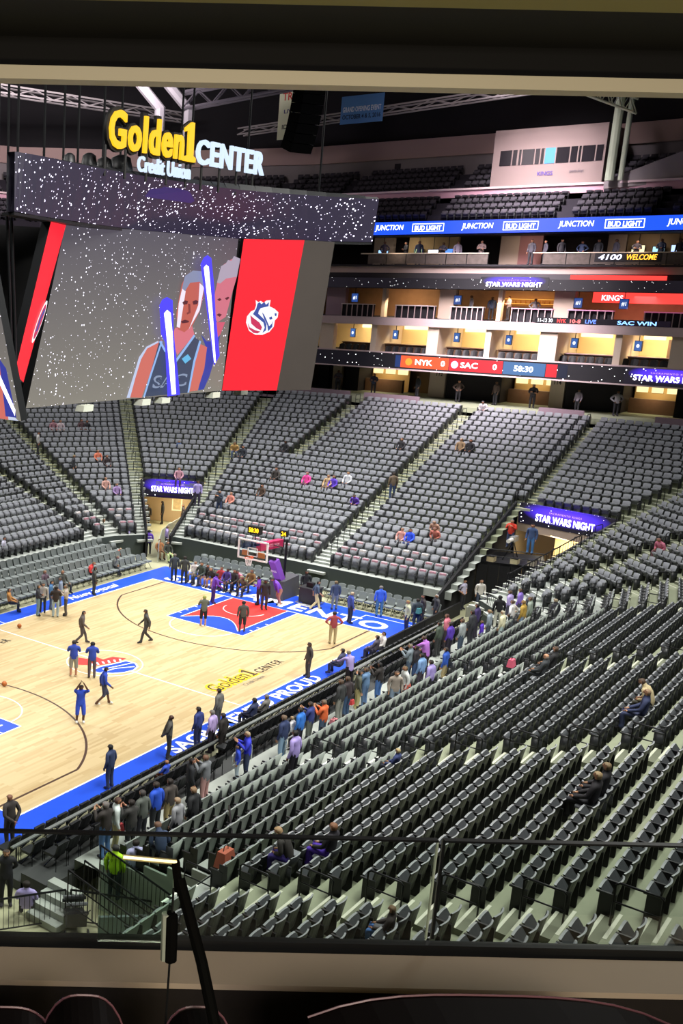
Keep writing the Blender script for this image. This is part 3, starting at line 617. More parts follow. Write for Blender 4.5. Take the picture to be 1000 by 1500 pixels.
# basket support and backboard
def hoop():
    e = empty('basketball_hoop', (0, 0, 0))
    tag(e, 'basketball hoop with clear backboard and padded stanchion behind the far baseline', 'basketball hoop')
    b = MB(); b.hexa([(15.9, -.55, 0), (17.9, -.55, 0), (17.9, .55, 0), (15.9, .55, 0), (16.1, -.45, 1.1), (17.9, -.45, 1.2), (17.9, .45, 1.2), (16.1, .45, 1.1)])
    b.build('base_pad', mat('pad_charcoal', '46454a', .6), e)
    b = MB(); b.hexa([(16.2, -.22, 1.1), (16.7, -.22, 1.1), (16.7, .22, 1.1), (16.2, .22, 1.1), (15.3, -.2, 2.35), (15.8, -.2, 2.5), (15.8, .2, 2.5), (15.3, .2, 2.35)])
    pd = b.build('post_pad', mat('pad_violet', '8a50c0', .6), e)
    put_text('pad_lettering', fit_text('KINGS', .36, .18, bold=.02, extrude=.002), M_white, (15.72, 0, 1.7), (0, -1, 0), (-.8, 0, 1.25), pd, .06)
    b = MB(); b.tube([(16.6, 0, 1.2), (15.6, 0, 2.5), (13.3, 0, 3.15)], .1, 8)
    b.tube([(16.9, 0, 1.1), (16.9, 0, 3.4), (13.3, .0, 3.7)], .08, 8)
    b.build('support_arm', M_steel, e)
    b = MB(); b.hexa([(13.7, -.16, 3.3), (16.2, -.16, 3.15), (16.2, .16, 3.15), (13.7, .16, 3.3), (13.7, -.16, 3.72), (16.2, -.16, 3.6), (16.2, .16, 3.6), (13.7, .16, 3.72)])
    ap = b.build('arm_pad', mat('pad_magenta', 'b81e50', .6), e)
    put_text('pad_lettering', fit_text('STATE FARM', 1.5, .18, bold=.01, extrude=.002), mat('paint_pink', 'e8a8b8', .5), (14.95, -.17, 3.36), (1, 0, -.06), (.06, 0, 1), ap)
    b = MB(); b.box(13.09, -.915, 2.9, 13.12, .915, 3.97)
    b.build('backboard_glass', glass('board_glass', (.97, .98, 1), .05), e)
    b = MB()
    for z in (2.9, 3.97): b.box(13.05, -.95, z-.04, 13.14, .95, z+.04)
    for y in (-.915, .915): b.box(13.05, y-.04, 2.9, 13.14, y+.04, 3.97)
    b.build('backboard_frame', M_white, e)
    b = MB()
    for z in (3.1, 3.55): b.box(13.07, -.305, z-.025, 13.08, .305, z+.025)
    for y in (-.305, .305): b.box(13.07, y-.025, 3.1, 13.08, y+.025, 3.55)
    b.build('shooter_square', M_white, e)
    for y in (-.95, .95):
        b = MB(); b.box(13.13, y*.55-.2, 3.05, 13.2, y*.55+.2, 3.35); b.build('board_bracket', mat('warm_orange_paint', 'c77a3c', .5), e)
    b = MB(); b.tube([(12.725+.23*math.cos(R(a)), .23*math.sin(R(a)), 3.05) for a in range(0, 360, 20)], .015, 6, closed=True)
    b.box(12.94, -.08, 3.02, 13.1, .08, 3.08)
    rim = b.build('rim', mat('rim_orange', 'd8551c', .4), e)
    b = MB()
    for k in range(12):
        a0, a1 = R(k*30), R(k*30+30); am = R(k*30+15)
        P = lambda a, r_, z: (12.725+r_*math.cos(a), r_*math.sin(a), z)
        b.tube([P(a0, .22, 3.04), P(am, .18, 2.86), P(a1, .15, 2.72), P(a1+.26, .12, 2.6)], .006, 4)
        b.tube([P(a1, .22, 3.04), P(am, .18, 2.86), P(a0, .15, 2.72), P(a0-.26, .12, 2.6)], .006, 4)
    b.build('net', M_white, rim)
    b = MB(); b.box(13.3, -.25, 4.3, 13.6, .55, 4.75); b.tube([(13.45, .1, 3.7), (13.45, .1, 4.3)], .03, 6)
    sc = b.build('shot_clock', M_plast, e)
    put_text('clock_digits', fit_text('58:30', .62, .26, bold=.02, extrude=.002), emis('amber_led', 'f0b818', 3), (13.29, .15, 4.4), (0, -1, 0), (0, 0, 1), sc)
    b = MB(); b.box(15.0, -1.0, 4.05, 15.2, -.6, 4.4); b.tube([(15.1, -.8, 3.4), (15.1, -.8, 4.1)], .03, 6); b.tube([(15.1, -.8, 3.42), (15.1, 0, 3.42)], .03, 6)
    sc = b.build('side_clock', M_plast, e)
    put_text('clock_digits', fit_text('24', .3, .24, bold=.02, extrude=.002), emis('amber_led', 'f0b818', 3), (14.99, -.8, 4.1), (0, -1, 0), (0, 0, 1), sc)
hoop()
b = MB()
b.box(-.45, -.5, .12, .45, .5, .95); b.box(-.5, -.55, .95, .5, .55, 1.02)
cart = empty('equipment_cart', (16.6, -1.95, 0)); tag(cart, 'dark equipment cart with chrome foot rail right of the basket base', 'cart')
b.build('cabinet', mat('cart_grey', '2c2c2e', .5), cart)
b = MB(); b.tube([(-.6, .6, .1), (-.6, -.6, .1), (.6, -.6, .1), (.6, .6, .1)], .035, 6, closed=True); b.build('foot_rail', M_chrome, cart)
for x in (-.4, .4):
    for y in (-.45, .45):
        b = MB(); b.tube([(x, y-.02, .05), (x, y+.02, .05)], .05, 10); b.build('caster', M_plast, cart)
b = MB(); b.box(-.2, -.2, 1.02, .1, .2, 1.3); b.box(.1, -.1, 1.1, .3, .1, 1.24); b.build('camera_body', M_plast, cart)

# ------------------------------------------------------------------ seating bowl: rounded rectangle of stepped rows
XC, YC, R0, TREAD, RISE, Z0, NROW = 15.6, 8.8, 4.7, .78, .28, 1.45, 28
def zrow(i): return Z0+RISE*i
XEND = -34.0
V1 = (17.5, 40.5, 9)      # tunnel in the far corner: angles, number of rows cut away
V2 = (-22.5, 0.01, 13)    # tunnel in the near corner
FACETS = {'c': [-90, -66, -24.5, 0], 'd': [0, 15, 42.5, 71, 90]}   # the corner rows run straight between these angles
def frame(tg, al, rho):
    """point at distance rho on a row line and the outward normal there"""
    if tg == 'n': return Vector((al, -YC-rho, 0)), Vector((0, -1, 0))
    if tg == 'f': return Vector((al, YC+rho, 0)), Vector((0, 1, 0))
    if tg == 'e': return Vector((XC+rho, al, 0)), Vector((1, 0, 0))
    fc = FACETS[tg]
    k = max(0, min(len(fc)-2, sum(al >= q for q in fc)-1)); a, b = fc[k], fc[k+1]; t = (al-a)/(b-a)
    c = Vector((XC, -YC if tg == 'c' else YC, 0))
    pa, pb = (c+Vector((math.cos(R(q)), math.sin(R(q)), 0))*rho for q in (a, b)); m = R((a+b)/2)
    return pa.lerp(pb, t), Vector((math.cos(m), math.sin(m), 0))
# path parameter: pieces of the ring ('n' near side, 'c' near corner, 'e' end, 'd' far corner, 'f' far side)
def ring(rho):
    """list of (point, outward normal, tag, along) samples of the row line at distance rho"""
    out = []
    for x in np.arange(XEND, XC-.01, 1.6): out.append((Vector((x, -YC-rho, 0)), Vector((0, -1, 0)), 'n', x))
    for a in sorted(set(list(np.arange(-90, -.1, 2.5))+FACETS['c'][:-1])):
        out.append((*frame('c', a, rho), 'c', a))
    for y in np.arange(-YC, YC-.01, 1.6): out.append((Vector((XC+rho, y, 0)), Vector((1, 0, 0)), 'e', y))
    for a in sorted(set(list(np.arange(0, 89.9, 2.5))+FACETS['d'][:-1])):
        out.append((*frame('d', a, rho), 'd', a))
    for x in np.arange(XC, -14.1, -1.6): out.append((Vector((x, YC+rho, 0)), Vector((0, 1, 0)), 'f', x))
    out.append((Vector((-15, YC+rho, 0)), Vector((0, 1, 0)), 'f', -15))
    return out
def cut(tagc, al, i):
    if tagc == 'd' and V1[0] <= al <= V1[1] and i < V1[2]: return True
    if tagc == 'c' and V2[0] <= al <= V2[1] and i < V2[2]: return True
    if tagc == 'e' and al < -8.35 and i < V2[2]: return True
    if tagc == 'n' and al < -16.6 and i < 5: return True
    return False

terr = {}
for i in range(NROW):
    r0, r1 = R0+TREAD*i-.40, R0+TREAD*(i+1)-.40
    A, B = ring(r0), ring(r1)
    z, zp = zrow(i), (zrow(i-1) if i else 1.0)
    for k in range(len(A)-1):
        pa, n, tg, al = A[k]; pb = A[k+1][0]
        if A[k+1][2] != tg: al2 = {'n': XC, 'c': 0, 'e': YC, 'd': 90, 'f': -15}[tg]
        else: al2 = A[k+1][3]
        if cut(tg, (al+al2)/2, i): continue
        key = {'n': 'near', 'c': 'near', 'e': 'end', 'd': 'far', 'f': 'far'}[tg]
        mb = terr.setdefault(key, MB())
        mi = 1 if i < 6 else 0
        up = Vector((0, 0, 1))
        mb.quad(pa+up*zp, pb+up*zp, pb+up*z, pa+up*z, mi)
        mb.quad(pa+up*z, pb+up*z, B[k+1][0]+up*z, B[k][0]+up*z, mi)
TERR = {}
for key, lab in (('near', 'grey green concrete stepped terrace under the near stand'), ('end', 'concrete stepped terrace behind the far basket'), ('far', 'concrete stepped terrace of the far corner and sideline')):
    o = terr[key].build('floor_terrace_'+key, [M_conc, M_conc_lo])
    TERR[key] = struct(o, lab, 'terrace')
# walkway ring in front of the first row and the courtside risers
mb = MB()
for i in range(1):
    A, B = ring(R0-.40), ring(R0-1.55)
    for k in range(len(A)-1):
        if A[k][2] == 'n' and A[k][3] < -17.0: continue
        if A[k][2] not in 'n' and not (A[k][2] == 'c' and A[k][3] < -72): continue
        up = Vector((0, 0, 1.0))
        mb.quad(A[k][0]+up, A[k+1][0]+up, B[k+1][0]+up, B[k][0]+up); mb.quad(B[k][0], B[k+1][0], B[k+1][0]+up, B[k][0]+up)
struct(mb.build('floor_walkway', M_conc_lo), 'pale walkway below the grey seats crowded with fans', 'floor')
RISER = [(9.15, 0.0), (10.0, .3), (10.9, .62)]
for k, (y, z) in enumerate(RISER[1:]):
    mb = MB(); mb.box(-17.6, -y-(1.0 if k == 0 else 1.1), 0, 17.2, -y+.0, z)
    struct(mb.build('floor_riser', mat('riser_dark', '3a3c3c', .7)), 'low dark riser for the courtside chair rows', 'floor')

# dark skirt under the first row away from the near walkway
mb = MB(); A = ring(R0-.43)
for k in range(len(A)-1):
    if A[k][2] == 'n' or cut(A[k][2], A[k][3]+.3, 0): continue
    mb.quad(A[k][0], A[k+1][0], A[k+1][0]+Vector((0, 0, 1.44)), A[k][0]+Vector((0, 0, 1.44)))
struct(mb.build('wall_front_skirt', mat('skirt_dark', '3a423f', .8)), 'dark skirt wall below the first fixed row', 'wall')

# aisles: (tag, along, first row, last row)
AISLES = [('n', 4.5, 0, 27), ('n', -7.1, 0, 27), ('n', -18.2, 5, 27), ('n', 15.2, 0, 27), ('c', -24.5, 0, 27), ('c', -45, 0, 27), ('c', -66, 0, 27),
          ('e', -8.75, 13, 27), ('e', -.6, 0, 27), ('e', 8.1, 15, 27), ('d', 15.0, 0, 27), ('d', 42.5, 0, 27), ('d', 71, 0, 27), ('f', 15.0, 0, 27), ('f', 3.5, 0, 27)]

# visibility helper used to leave out what the camera cannot see and to rank repeats by size
def in_view(p, margin=170):
    d = Vector(p)-CAM; z = d.dot(fz)
    if z < 1: return None
    x = 38.28+1569.6*d.dot(fx)/z; y = 803.0-1569.6*d.dot(fy)/z
    if -margin < x < 1000+margin and 100 < y < 1375+margin: return d.length
    return None

def step_mesh(nm, stripe, blk=None):
    blk = blk or M_conc_lo
    b = MB()
    b.box(-.55, -.30, 0, .55, 0, .14, 0)           # half step on the lower tread (local +y = up the stand)
    b.box(-.55, -.30, .14, .55, -.235, .146, 1)    # edge stripes
    b.box(-.55, .0, RISE, .55, .07, RISE+.006, 1)
    return b.mesh(nm, [blk, stripe])
STEP_W, STEP_Y, STEP_N = step_mesh('step', M_stripe_w), step_mesh('step_yellow', M_stripe_y), step_mesh('step_near', mat('step_edge_pale', 'c9ccb8', .5), mat('concrete_step', '6a6f5c', .75, noise=.12, scale=2))
rail_group = 'black aisle handrails'
def rail_mesh(h=.9):
    b = MB(); b.tube([(0, -.42, -.0), (0, -.42, h-.06), (0, -.36, h), (0, .30, h+.0), (0, .36, h-.06), (0, .36, 0)], .024, 6)
    return b.mesh('rail', M_steel, True)
RAIL = rail_mesh()
b = MB(); b.tube([(0, -.42, .5), (0, .36, .5)], .018, 6); MIDRAIL = b.mesh('mid_bar', M_steel, True)
ORD = ['first', 'second', 'third', 'fourth', 'fifth', 'sixth', 'seventh', 'eighth', 'ninth', 'tenth', 'eleventh', 'twelfth', 'thirteenth', 'fourteenth', 'fifteenth', 'sixteenth', 'seventeenth', 'eighteenth', 'nineteenth', 'twentieth']
AISLE_NAME = {('n', 4.5): 'far stair of the near stand', ('n', -7.1): 'middle stair of the near stand', ('n', -18.2): 'nearest stair of the near stand', ('n', 15.2): 'stair at the near corner bend',
              ('c', -24.5): 'stair beside the near tunnel sign', ('c', -45): 'stair inside the near corner seats', ('c', -66): 'second stair of the near corner seats', ('e', -8.75): 'stair above the near tunnel sign', ('e', -.6): 'central end stair', ('e', 8.1): 'stub end stair',
              ('d', 15.0): 'stair right of the far tunnel', ('d', 42.5): 'stair left of the far tunnel', ('d', 71): 'far corner stair', ('f', 15.0): 'far sideline stair', ('f', 3.5): 'leftmost far sideline stair'}
nsteps = 0
for tg, al, i0, i1 in AISLES:
    key = {'n': 'near', 'c': 'near', 'e': 'end', 'd': 'far', 'f': 'far'}[tg]
    nr = 0
    for i in range(i0, i1+1):
        p, n = frame(tg, al, R0+TREAD*i-.40)
        zp = zrow(i-1) if i else 1.0
        if in_view(p+Vector((0, 0, zp)), 40) is None: continue
        rz = math.atan2(n.y, n.x)-math.pi/2
        st = link('step', (STEP_N if i > 5 else STEP_W) if tg in 'nc' else (STEP_W if i < 11 else STEP_Y), TERR[key], (p.x, p.y, zp), rz); nsteps += 1
        if (i-i0) % 2 == 0 and i > 0 and i < 28:
            q, n = frame(tg, al, R0+TREAD*i)
            nr += 1
            e = link('aisle_handrail', RAIL, None, (q.x, q.y, zrow(i)), rz)
            link('mid_bar', MIDRAIL, e)
            tag(e, f'black tubular handrail, {ORD[nr-1]} from the bottom on the {AISLE_NAME[(tg, al)]}', 'handrail', rail_group)

# ---- seats
M_pad = mat('seat_fabric', '7a7d82', .85, noise=.12, scale=3)
M_shell = mat('seat_shell_black', '26282a', .38, spec=.5)
M_edge = mat('seat_edge', '8e9294', .4)
M_pan = mat('seat_pan_top', '3c3f42', .7)
M_grey = mat('seat_shell_grey', '8a928b', .5, noise=.08, scale=3)
def shell(mb, w, y0, z0, z1, lean, curve, th, rnd, nx=5, nz=2, mf=0, mk=1, me=2):
    """curved slab: front (+y) and back surface with a rim"""
    n0 = len(mb.v)
    for side in (0, 1):
        for j in range(nz+1):
            for k in range(nx+1):
                u = -1+2*k/nx; t = j/nz
                zz = z0+(z1-z0)*t
                if j == nz: zz -= rnd*abs(u)**4
                mb.v.append((w*u, y0-lean*t+curve*u*u-(th if side else 0), zz))
    S = (nx+1)*(nz+1); id = lambda s, j, k: n0+s*S+j*(nx+1)+k
    for j in range(nz):
        for k in range(nx):
            mb.f.append((id(0, j, k+1), id(0, j, k), id(0, j+1, k), id(0, j+1, k+1))); mb.m.append(mf)
            mb.f.append((id(1, j, k), id(1, j, k+1), id(1, j+1, k+1), id(1, j+1, k))); mb.m.append(mk)
        mb.f.append((id(0, j, 0), id(1, j, 0), id(1, j+1, 0), id(0, j+1, 0))); mb.m.append(mk)
        mb.f.append((id(1, j, nx), id(0, j, nx), id(0, j+1, nx), id(1, j+1, nx))); mb.m.append(mk)
    for k in range(nx):
        mb.f.append((id(0, nz, k+1), id(0, nz, k), id(1, nz, k), id(1, nz, k+1))); mb.m.append(me)
        mb.f.append((id(0, 0, k), id(0, 0, k+1), id(1, 0, k+1), id(1, 0, k))); mb.m.append(mk)
def seat_parts(grey):
    bk, pn, sd = MB(), MB(), MB()
    if grey:
        shell(bk, .256, -.12, .16, .86, .16, .03, .04, .03, 4, 1)
        shell(pn, .21, -.02, .40, .74, .10, .0, .06, .03, 2, 1, 0, 0, 0)
    else:
        shell(bk, .232, -.09, .28, .80, .10, .05, .035, .018)
        shell(pn, .215, -.01, .40, .62, -.16, .0, .05, .02, 3, 1, 0, 1, 2)
    sd.box(-.28, -.2, .0, -.245, .1, .54); sd.box(-.29, -.2, .54, -.24, .16, .58)
    if grey: sd.box(-.277, -.33, .15, -.258, -.1, .78)
    return bk, pn, sd
SEAT = {}
for g in (True, False):
    bk, pn, sd = seat_parts(g)
    ms = [M_pad, M_grey if g else M_shell, M_grey if g else M_edge]
    SEAT[g] = (bk.mesh('backrest', ms), pn.mesh('seat_pan', [M_pad, M_pan, M_edge]), sd.mesh('arm_standard', [M_plast]), bk, pn, sd)

def row_seats():
    """every seat of the bowl: (position, outward normal, row, section, index in row)"""
    out = []
    for i in range(NROW):
        rho = R0+TREAD*i+.08
        pieces = [('n', XEND, XC, 1.0), ('c', -90, 0, rho), ('e', -YC, YC, 1.0), ('d', 0, 90, rho), ('f', XC, -15, 1.0)]
        for tg, a, b_, k in pieces:
            L = abs(b_-a)*(1 if tg in 'nef' else R(1)*k)
            ai = sorted([x[1] for x in AISLES if x[0] == tg and x[2] <= i <= x[3]], reverse=(tg == 'f'))
            if tg == 'n': ai = ai+[XC+9]
            edges = [a]+[q for q in ai if (q-a)*(q-b_) < 0]+[b_]
            un = 1.0 if tg in 'nef' else 1/(R(1)*k)
            sg = 1 if b_ > a else -1
            for s in range(len(edges)-1):
                p0 = edges[s]+sg*un*(.64 if edges[s] in ai else .0); p1 = edges[s+1]-sg*un*(.64 if edges[s+1] in ai or (tg == 'c' and edges[s+1] == 0 and i >= 13) else .0)
                ln = abs(p1-p0)/un; cnt = int(ln/.545)
                if cnt < 1: continue
                for q in range(cnt):
                    al = p0+sg*un*(ln/cnt)*(q+.5)
                    if cut(tg, al, i): continue
                    if tg == 'c' and al < -V2[1] and al > V2[0]-1 and i < V2[2]: continue
                    pos, n = frame(tg, al, rho)
                    pos = pos+Vector((0, 0, zrow(i)))
                    d = in_view(pos+Vector((0, 0, .5)))
                    if d is None: continue
                    idx = (cnt-q) if tg == 'n' else q+1
                    out.append((d, pos, n, i, tg, s, idx, (1 if q == 0 else 0)+(2 if q == cnt-1 else 0)))
    return out
SEATS = row_seats()
ORD += ['twenty-first', 'twenty-second', 'twenty-third', 'twenty-fourth', 'twenty-fifth', 'twenty-sixth', 'twenty-seventh', 'twenty-eighth', 'twenty-ninth', 'thirtieth']
SIT = [Vector(p[:3]) for p in PEOPLE if p[3] in ('si', 'sl') and p[11] == 's']

def tile(name, items, parts_by_kind, mats, label, cat, parent=None):
    """one mesh of many placed copies (too many to be counted singly)"""
    V, F3, MI, nv = [], [], [], 0
    cache = {}
    for kind, parts in parts_by_kind.items():
        vs_, fs_, ms_ = [], [], []
        for mb, remap in parts:
            o = len(vs_); vs_ += mb.v
            for f, mi in zip(mb.f, mb.m):
                fs_.append([o+q for q in f]); ms_.append(remap[mi])
        cache[kind] = (np.array(vs_, dtype=np.float32), fs_, ms_)
    verts, loops, starts, totals, mis = [], [], [], [], []
    base = 0; lp = 0
    pre = {}
    for k, (va, fs_, ms_) in cache.items():
        tot = np.array([len(f) for f in fs_], dtype=np.int32)
        pre[k] = (va, np.concatenate([np.array(f, dtype=np.int32) for f in fs_]), tot, np.concatenate([[0], np.cumsum(tot)[:-1]]).astype(np.int32), np.array(ms_, dtype=np.int32))
    for kind, pos, n in items:
        va, lo, tot, stt, mi = pre[kind]
        # local +y (front) points against the outward normal
        fxn, fyn = -n.x, -n.y
        x = va[:, 0]*fyn+va[:, 1]*fxn+pos.x
        y = -va[:, 0]*fxn+va[:, 1]*fyn+pos.y
        verts.append(np.stack([x, y, va[:, 2]+pos.z], 1)); loops.append(lo+base); starts.append(stt+lp); totals.append(tot); mis.append(mi)
        base += len(va); lp += len(lo)
    me = bpy.data.meshes.new(name)
    va = np.concatenate(verts).astype(np.float32); lo = np.concatenate(loops)
    st = np.concatenate(starts); tt = np.concatenate(totals); mi = np.concatenate(mis)
    me.vertices.add(len(va)); me.vertices.foreach_set('co', va.ravel())
    me.loops.add(len(lo)); me.loops.foreach_set('vertex_index', lo.astype(np.int32))
    me.polygons.add(len(st)); me.polygons.foreach_set('loop_start', st.astype(np.int32))
    me.polygons.foreach_set('material_index', mi.astype(np.int32))
    for mm in mats: me.materials.append(mm)
    me.update(calc_edges=True); me.validate()
    o = link(name, me, parent)
    return tag(o, label, cat, None, 'stuff')

SEATS.sort(key=lambda s: s[0])
def occupied(pos): return any((pos-q).length < .36 for q in SIT)
STAIR = {0: 'nearest stair', 1: 'middle stair', 2: 'far stair', 3: 'corner stair'}
n_single = 0; rest = []
for d, pos, n, i, tg, s, idx, ends in SEATS:
    grey = i < 6
    occ = occupied(pos)
    if n_single < 300 and tg == 'n' and not occ and in_view(pos+Vector((0, 0, .5)), 12) is not None:
        e = empty('stadium_seat', pos, math.atan2(-n.y, -n.x)-math.pi/2)
        link('backrest', SEAT[grey][0], e); link('seat_pan', SEAT[grey][1], e); link('arm_standard', SEAT[grey][2], e)
        tag(e, f"{'grey backed' if grey else 'black'} folding seat, {ORD[min(idx-1, 29)]} from the {STAIR[s]}, {ORD[i]} row above the walkway", 'seat', 'folding seats of the near stand')
        n_single += 1
    else:
        rest.append((('o' if occ else 'c')+('g' if grey else 'b'), pos, n))
        if ends and tg in 'edf': rest.append(('p%d' % ends, pos, n))
open_pan = MB(); open_pan.box(-.21, -.08, .40, .21, .36, .47)
G_, B_ = SEAT[True], SEAT[False]
PB = {}
for g, S_ in (('g', G_), ('b', B_)):
    k = 1 if g == 'g' else 2
    rm = {0: 0, 1: k, 2: k if g == 'g' else 3}
    PB['c'+g] = [(S_[3], rm), (S_[4], {0: 0, 1: 4, 2: 3}), (S_[5], {0: 2})]
    PB['o'+g] = [(S_[3], rm), (open_pan, {0: 0}), (S_[5], {0: 2})]
for k in (1, 2, 3):
    pb = MB()
    for sx in (-1, 1): pb.box(sx*.285-.02, -.3, 0, sx*.285+.02, .22, .74)  # row-end panels, drawn black and deep for the shade at row ends
    PB['p%d' % k] = [(pb, {0: 2})]
tile('stadium_seat_rows', rest, PB, [M_pad, M_grey, M_shell, M_edge, M_pan], 'thousands of empty folding seats filling the rest of the bowl', 'seats')

TENS = {2: 'twent', 3: 'thirt', 4: 'fort', 5: 'fift', 6: 'sixt'}
def ordw(n): return ORD[n-1] if n <= 20 else (TENS[n//10]+'ieth' if n % 10 == 0 else TENS[n//10]+'y-'+ORD[n % 10-1])
# giveaway shirts draped over the backs of the lowest seats away from the camera
b = MB(); b.box(-.17, -.26, .70, .17, -.12, .83)
SHIRT = [b.mesh('giveaway_shirt', mat('shirt_'+c_, c_, .8)) for c_ in ('c9a0a8', 'd8d0cc', 'b98c96')]
rs = random.Random(3); ns = 0
for d, pos, n, i, tg, s, idx, ends in SEATS:
    if tg in 'ed' and i < 3 and ns < 140 and rs.random() < .75:
        kt = rs.randrange(3); o = link('giveaway_shirt', SHIRT[kt], None, pos, math.atan2(-n.y, -n.x)-math.pi/2); ns += 1
        tag(o, f"{['rose', 'off-white', 'dusty pink'][kt]} giveaway shirt on the {ordw(idx)} seat back, {ORD[i]} row, {['left', 'second', 'third', 'fourth', 'right'][min(s, 4)]} {'end' if tg == 'e' else 'far corner'} block", 'shirt', 'giveaway shirts on the lowest seats')
# ------------------------------------------------------------------ courtside chairs
M_vinyl = mat('black_vinyl', '202224', .5, noise=.1, scale=6)
M_fabric = mat('chair_fabric', '6f7674', .8, noise=.1, scale=5)
def chair_parts():
    st, bk, fr = MB(), MB(), MB()
    st.box(-.23, -.20, .42, .23, .24, .50)
    shell(bk, .23, -.20, .50, .92, .12, .03, .05, .04, 3, 1, 0, 0, 0)
    fr.tube([(-.24, .22, 0), (-.24, -.24, .60)], .016, 4); fr.tube([(-.24, -.24, .60), (-.24, -.26, 0)], .016, 4)
    return st, bk, fr
cs, cb, cf = chair_parts()
CH = {c: (cs.mesh('seat', [mt]), cb.mesh('backrest', [mt]), cf.mesh('leg_frame', [M_steel])) for c, mt in (('v', M_vinyl), ('f', M_fabric))}
chairs = []
TENS = {2: 'twent', 3: 'thirt', 4: 'fort', 5: 'fift', 6: 'sixt'}
def ordw(n): return ORD[n-1] if n <= 20 else (TENS[n//10]+'ieth' if n % 10 == 0 else TENS[n//10]+'y-'+ORD[n % 10-1])
for k, (y, z) in enumerate(((9.4, 0), (10.4, .3), (11.35, .62))):
    for q, x in enumerate(np.arange(-16.6, 16.8, .57)):
        if k > 0 and any(abs(x-a) < .8 for a in (-7.1, 4.5)): continue
        chairs.append((Vector((x, -y, z)), Vector((0, -1, 0)), 'v', f'{ORD[k]} near courtside row', q))
for k, x in enumerate((17.95, 18.75)):
    for q, y in enumerate(np.arange(7.0, -8.4, -.57)):
        if k == 0 and -2.5 < y < 1.2: continue
        chairs.append((Vector((x, y, 0)), Vector((1, 0, 0)), 'f', f'{ORD[k]} row behind the far basket', q))
for k, (y, z) in enumerate(((9.55, 0), (10.5, .25), (11.4, .5), (12.3, .75))):
    for q, x in enumerate(np.arange(16.2-.4*k, -1.0, -.57)):
        if in_view((x, y, z+.5)) is None: continue
        chairs.append((Vector((x, y, z)), Vector((0, 1, 0)), 'f', f'{ORD[k]} far sideline row', q))
for k, (y, z) in enumerate(((10.5, .25), (11.4, .5), (12.3, .75))):
    mb = MB(); mb.box(-8, y-.42, 0, 16.6, y+.5, z); struct(mb.build('floor_riser', mat('riser_pale', '8e938c', .7)), 'low grey riser under the far sideline chairs', 'floor')
chairs = sorted([c for c in chairs if in_view(c[0]+Vector((0, 0, .5))) is not None], key=lambda c: (in_view(c[0], 15) is None, (c[0]-CAM).length))
sitters = [Vector(p[:3]) for p in PEOPLE if p[3] in ('si', 'sl') and p[11] != 's']
for c in chairs[:300]:
    pos, n, k, rl, q = c
    e = empty('courtside_chair', pos, math.atan2(-n.y, -n.x)-math.pi/2)
    for nm, me in zip(('seat', 'backrest', 'leg_frame'), CH[k]): link(nm, me, e)
    link('leg_frame', CH[k][2], e, (.48, 0, 0))
    if n.y < 0: qq, end_ = 59-q, 'baseline'
    elif n.x > 0: qq, end_ = q+1, 'tunnel'
    else: qq, end_ = q+1, 'corner'
    tag(e, f"{'black' if k == 'v' else 'grey'} padded chair, {ordw(qq)} from the {end_} end, {rl}", 'chair', 'padded courtside chairs')
if len(chairs) > 300:
    tile('courtside_chair_rows', [('a', c[0], c[1]) for c in chairs[300:]], {'a': [(cs, {0: 0}), (cb, {0: 0}), (cf, {0: 1})]}, [M_fabric, M_steel], 'further padded chairs of the far sideline rows', 'chairs')
# pale ledge between the first and second courtside rows, with cup brackets
e = empty('courtside_ledge', (0, -9.95, 0)); tag(e, 'long pale ledge rail running behind the front courtside row', 'rail')
mb = MB(); mb.box(-17, -.06, .80, 16.9, .06, .85); mb.build('ledge_top', mat('ledge_metal', '868b88', .4, metal=.4), e)
for x in np.arange(-16.8, 17, 2.4):
    mb = MB(); mb.box(x-.02, -.02, -.0, x+.02, .02, .80); mb.build('post', M_steel, e)
e = empty('courtside_barrier', (0, -8.95, 0)); tag(e, 'low black padded barrier along the near apron edge', 'barrier')
for k, x in enumerate(np.arange(11.0, 18.6, 2.5)):
    mb = MB(); mb.box(x, -.05, 0, x+2.46, .05, .75); mb.build('panel', M_curtain, e)

# white loop rails in the walkway
def loop_rail(loc, rz, label, wdt=1.3, h=1.0, mt=M_chrome):
    e = empty('gate_rail', loc, rz)
    mb = MB(); mb.tube([(-wdt/2, 0, 0), (-wdt/2, 0, h-.08), (-wdt/2+.08, 0, h), (wdt/2-.08, 0, h), (wdt/2, 0, h-.08), (wdt/2, 0, 0)], .03, 6); mb.build('frame', mt, e)
    mb = MB(); mb.tube([(-wdt/2, 0, h*.55), (wdt/2, 0, h*.55)], .02, 6); mb.build('mid_bar', mt, e)
    tag(e, label, 'rail', 'loop rails at the courtside steps')
loop_rail((-7.1, -11.95, .62), 0, 'white loop rail beside the two royal blue jackets')
loop_rail((4.5, -11.0, .62), 0, 'white loop rail beside the lavender usher at the courtside')
loop_rail((-5.4, -12.95, 1.0), 0, 'curved steel rail at the first grey row by the red bag', .9, .9)

# ------------------------------------------------------------------ tunnels
M_tun = mat('tunnel_cream', 'd6c08c', .6)
M_tun2 = mat('tunnel_brown', 'a08a6a', .7)
S_led = stars('led_night', '14101f', 'ffffff', 5.0, .16, 1.0, 5.0)
L_purple = emis('led_purple', '4a28d8', 2.2)
L_white = emis('led_white', 'f4f2ff', 3.2)
L_lav = emis('led_lavender', 'b48af0', 2.0)

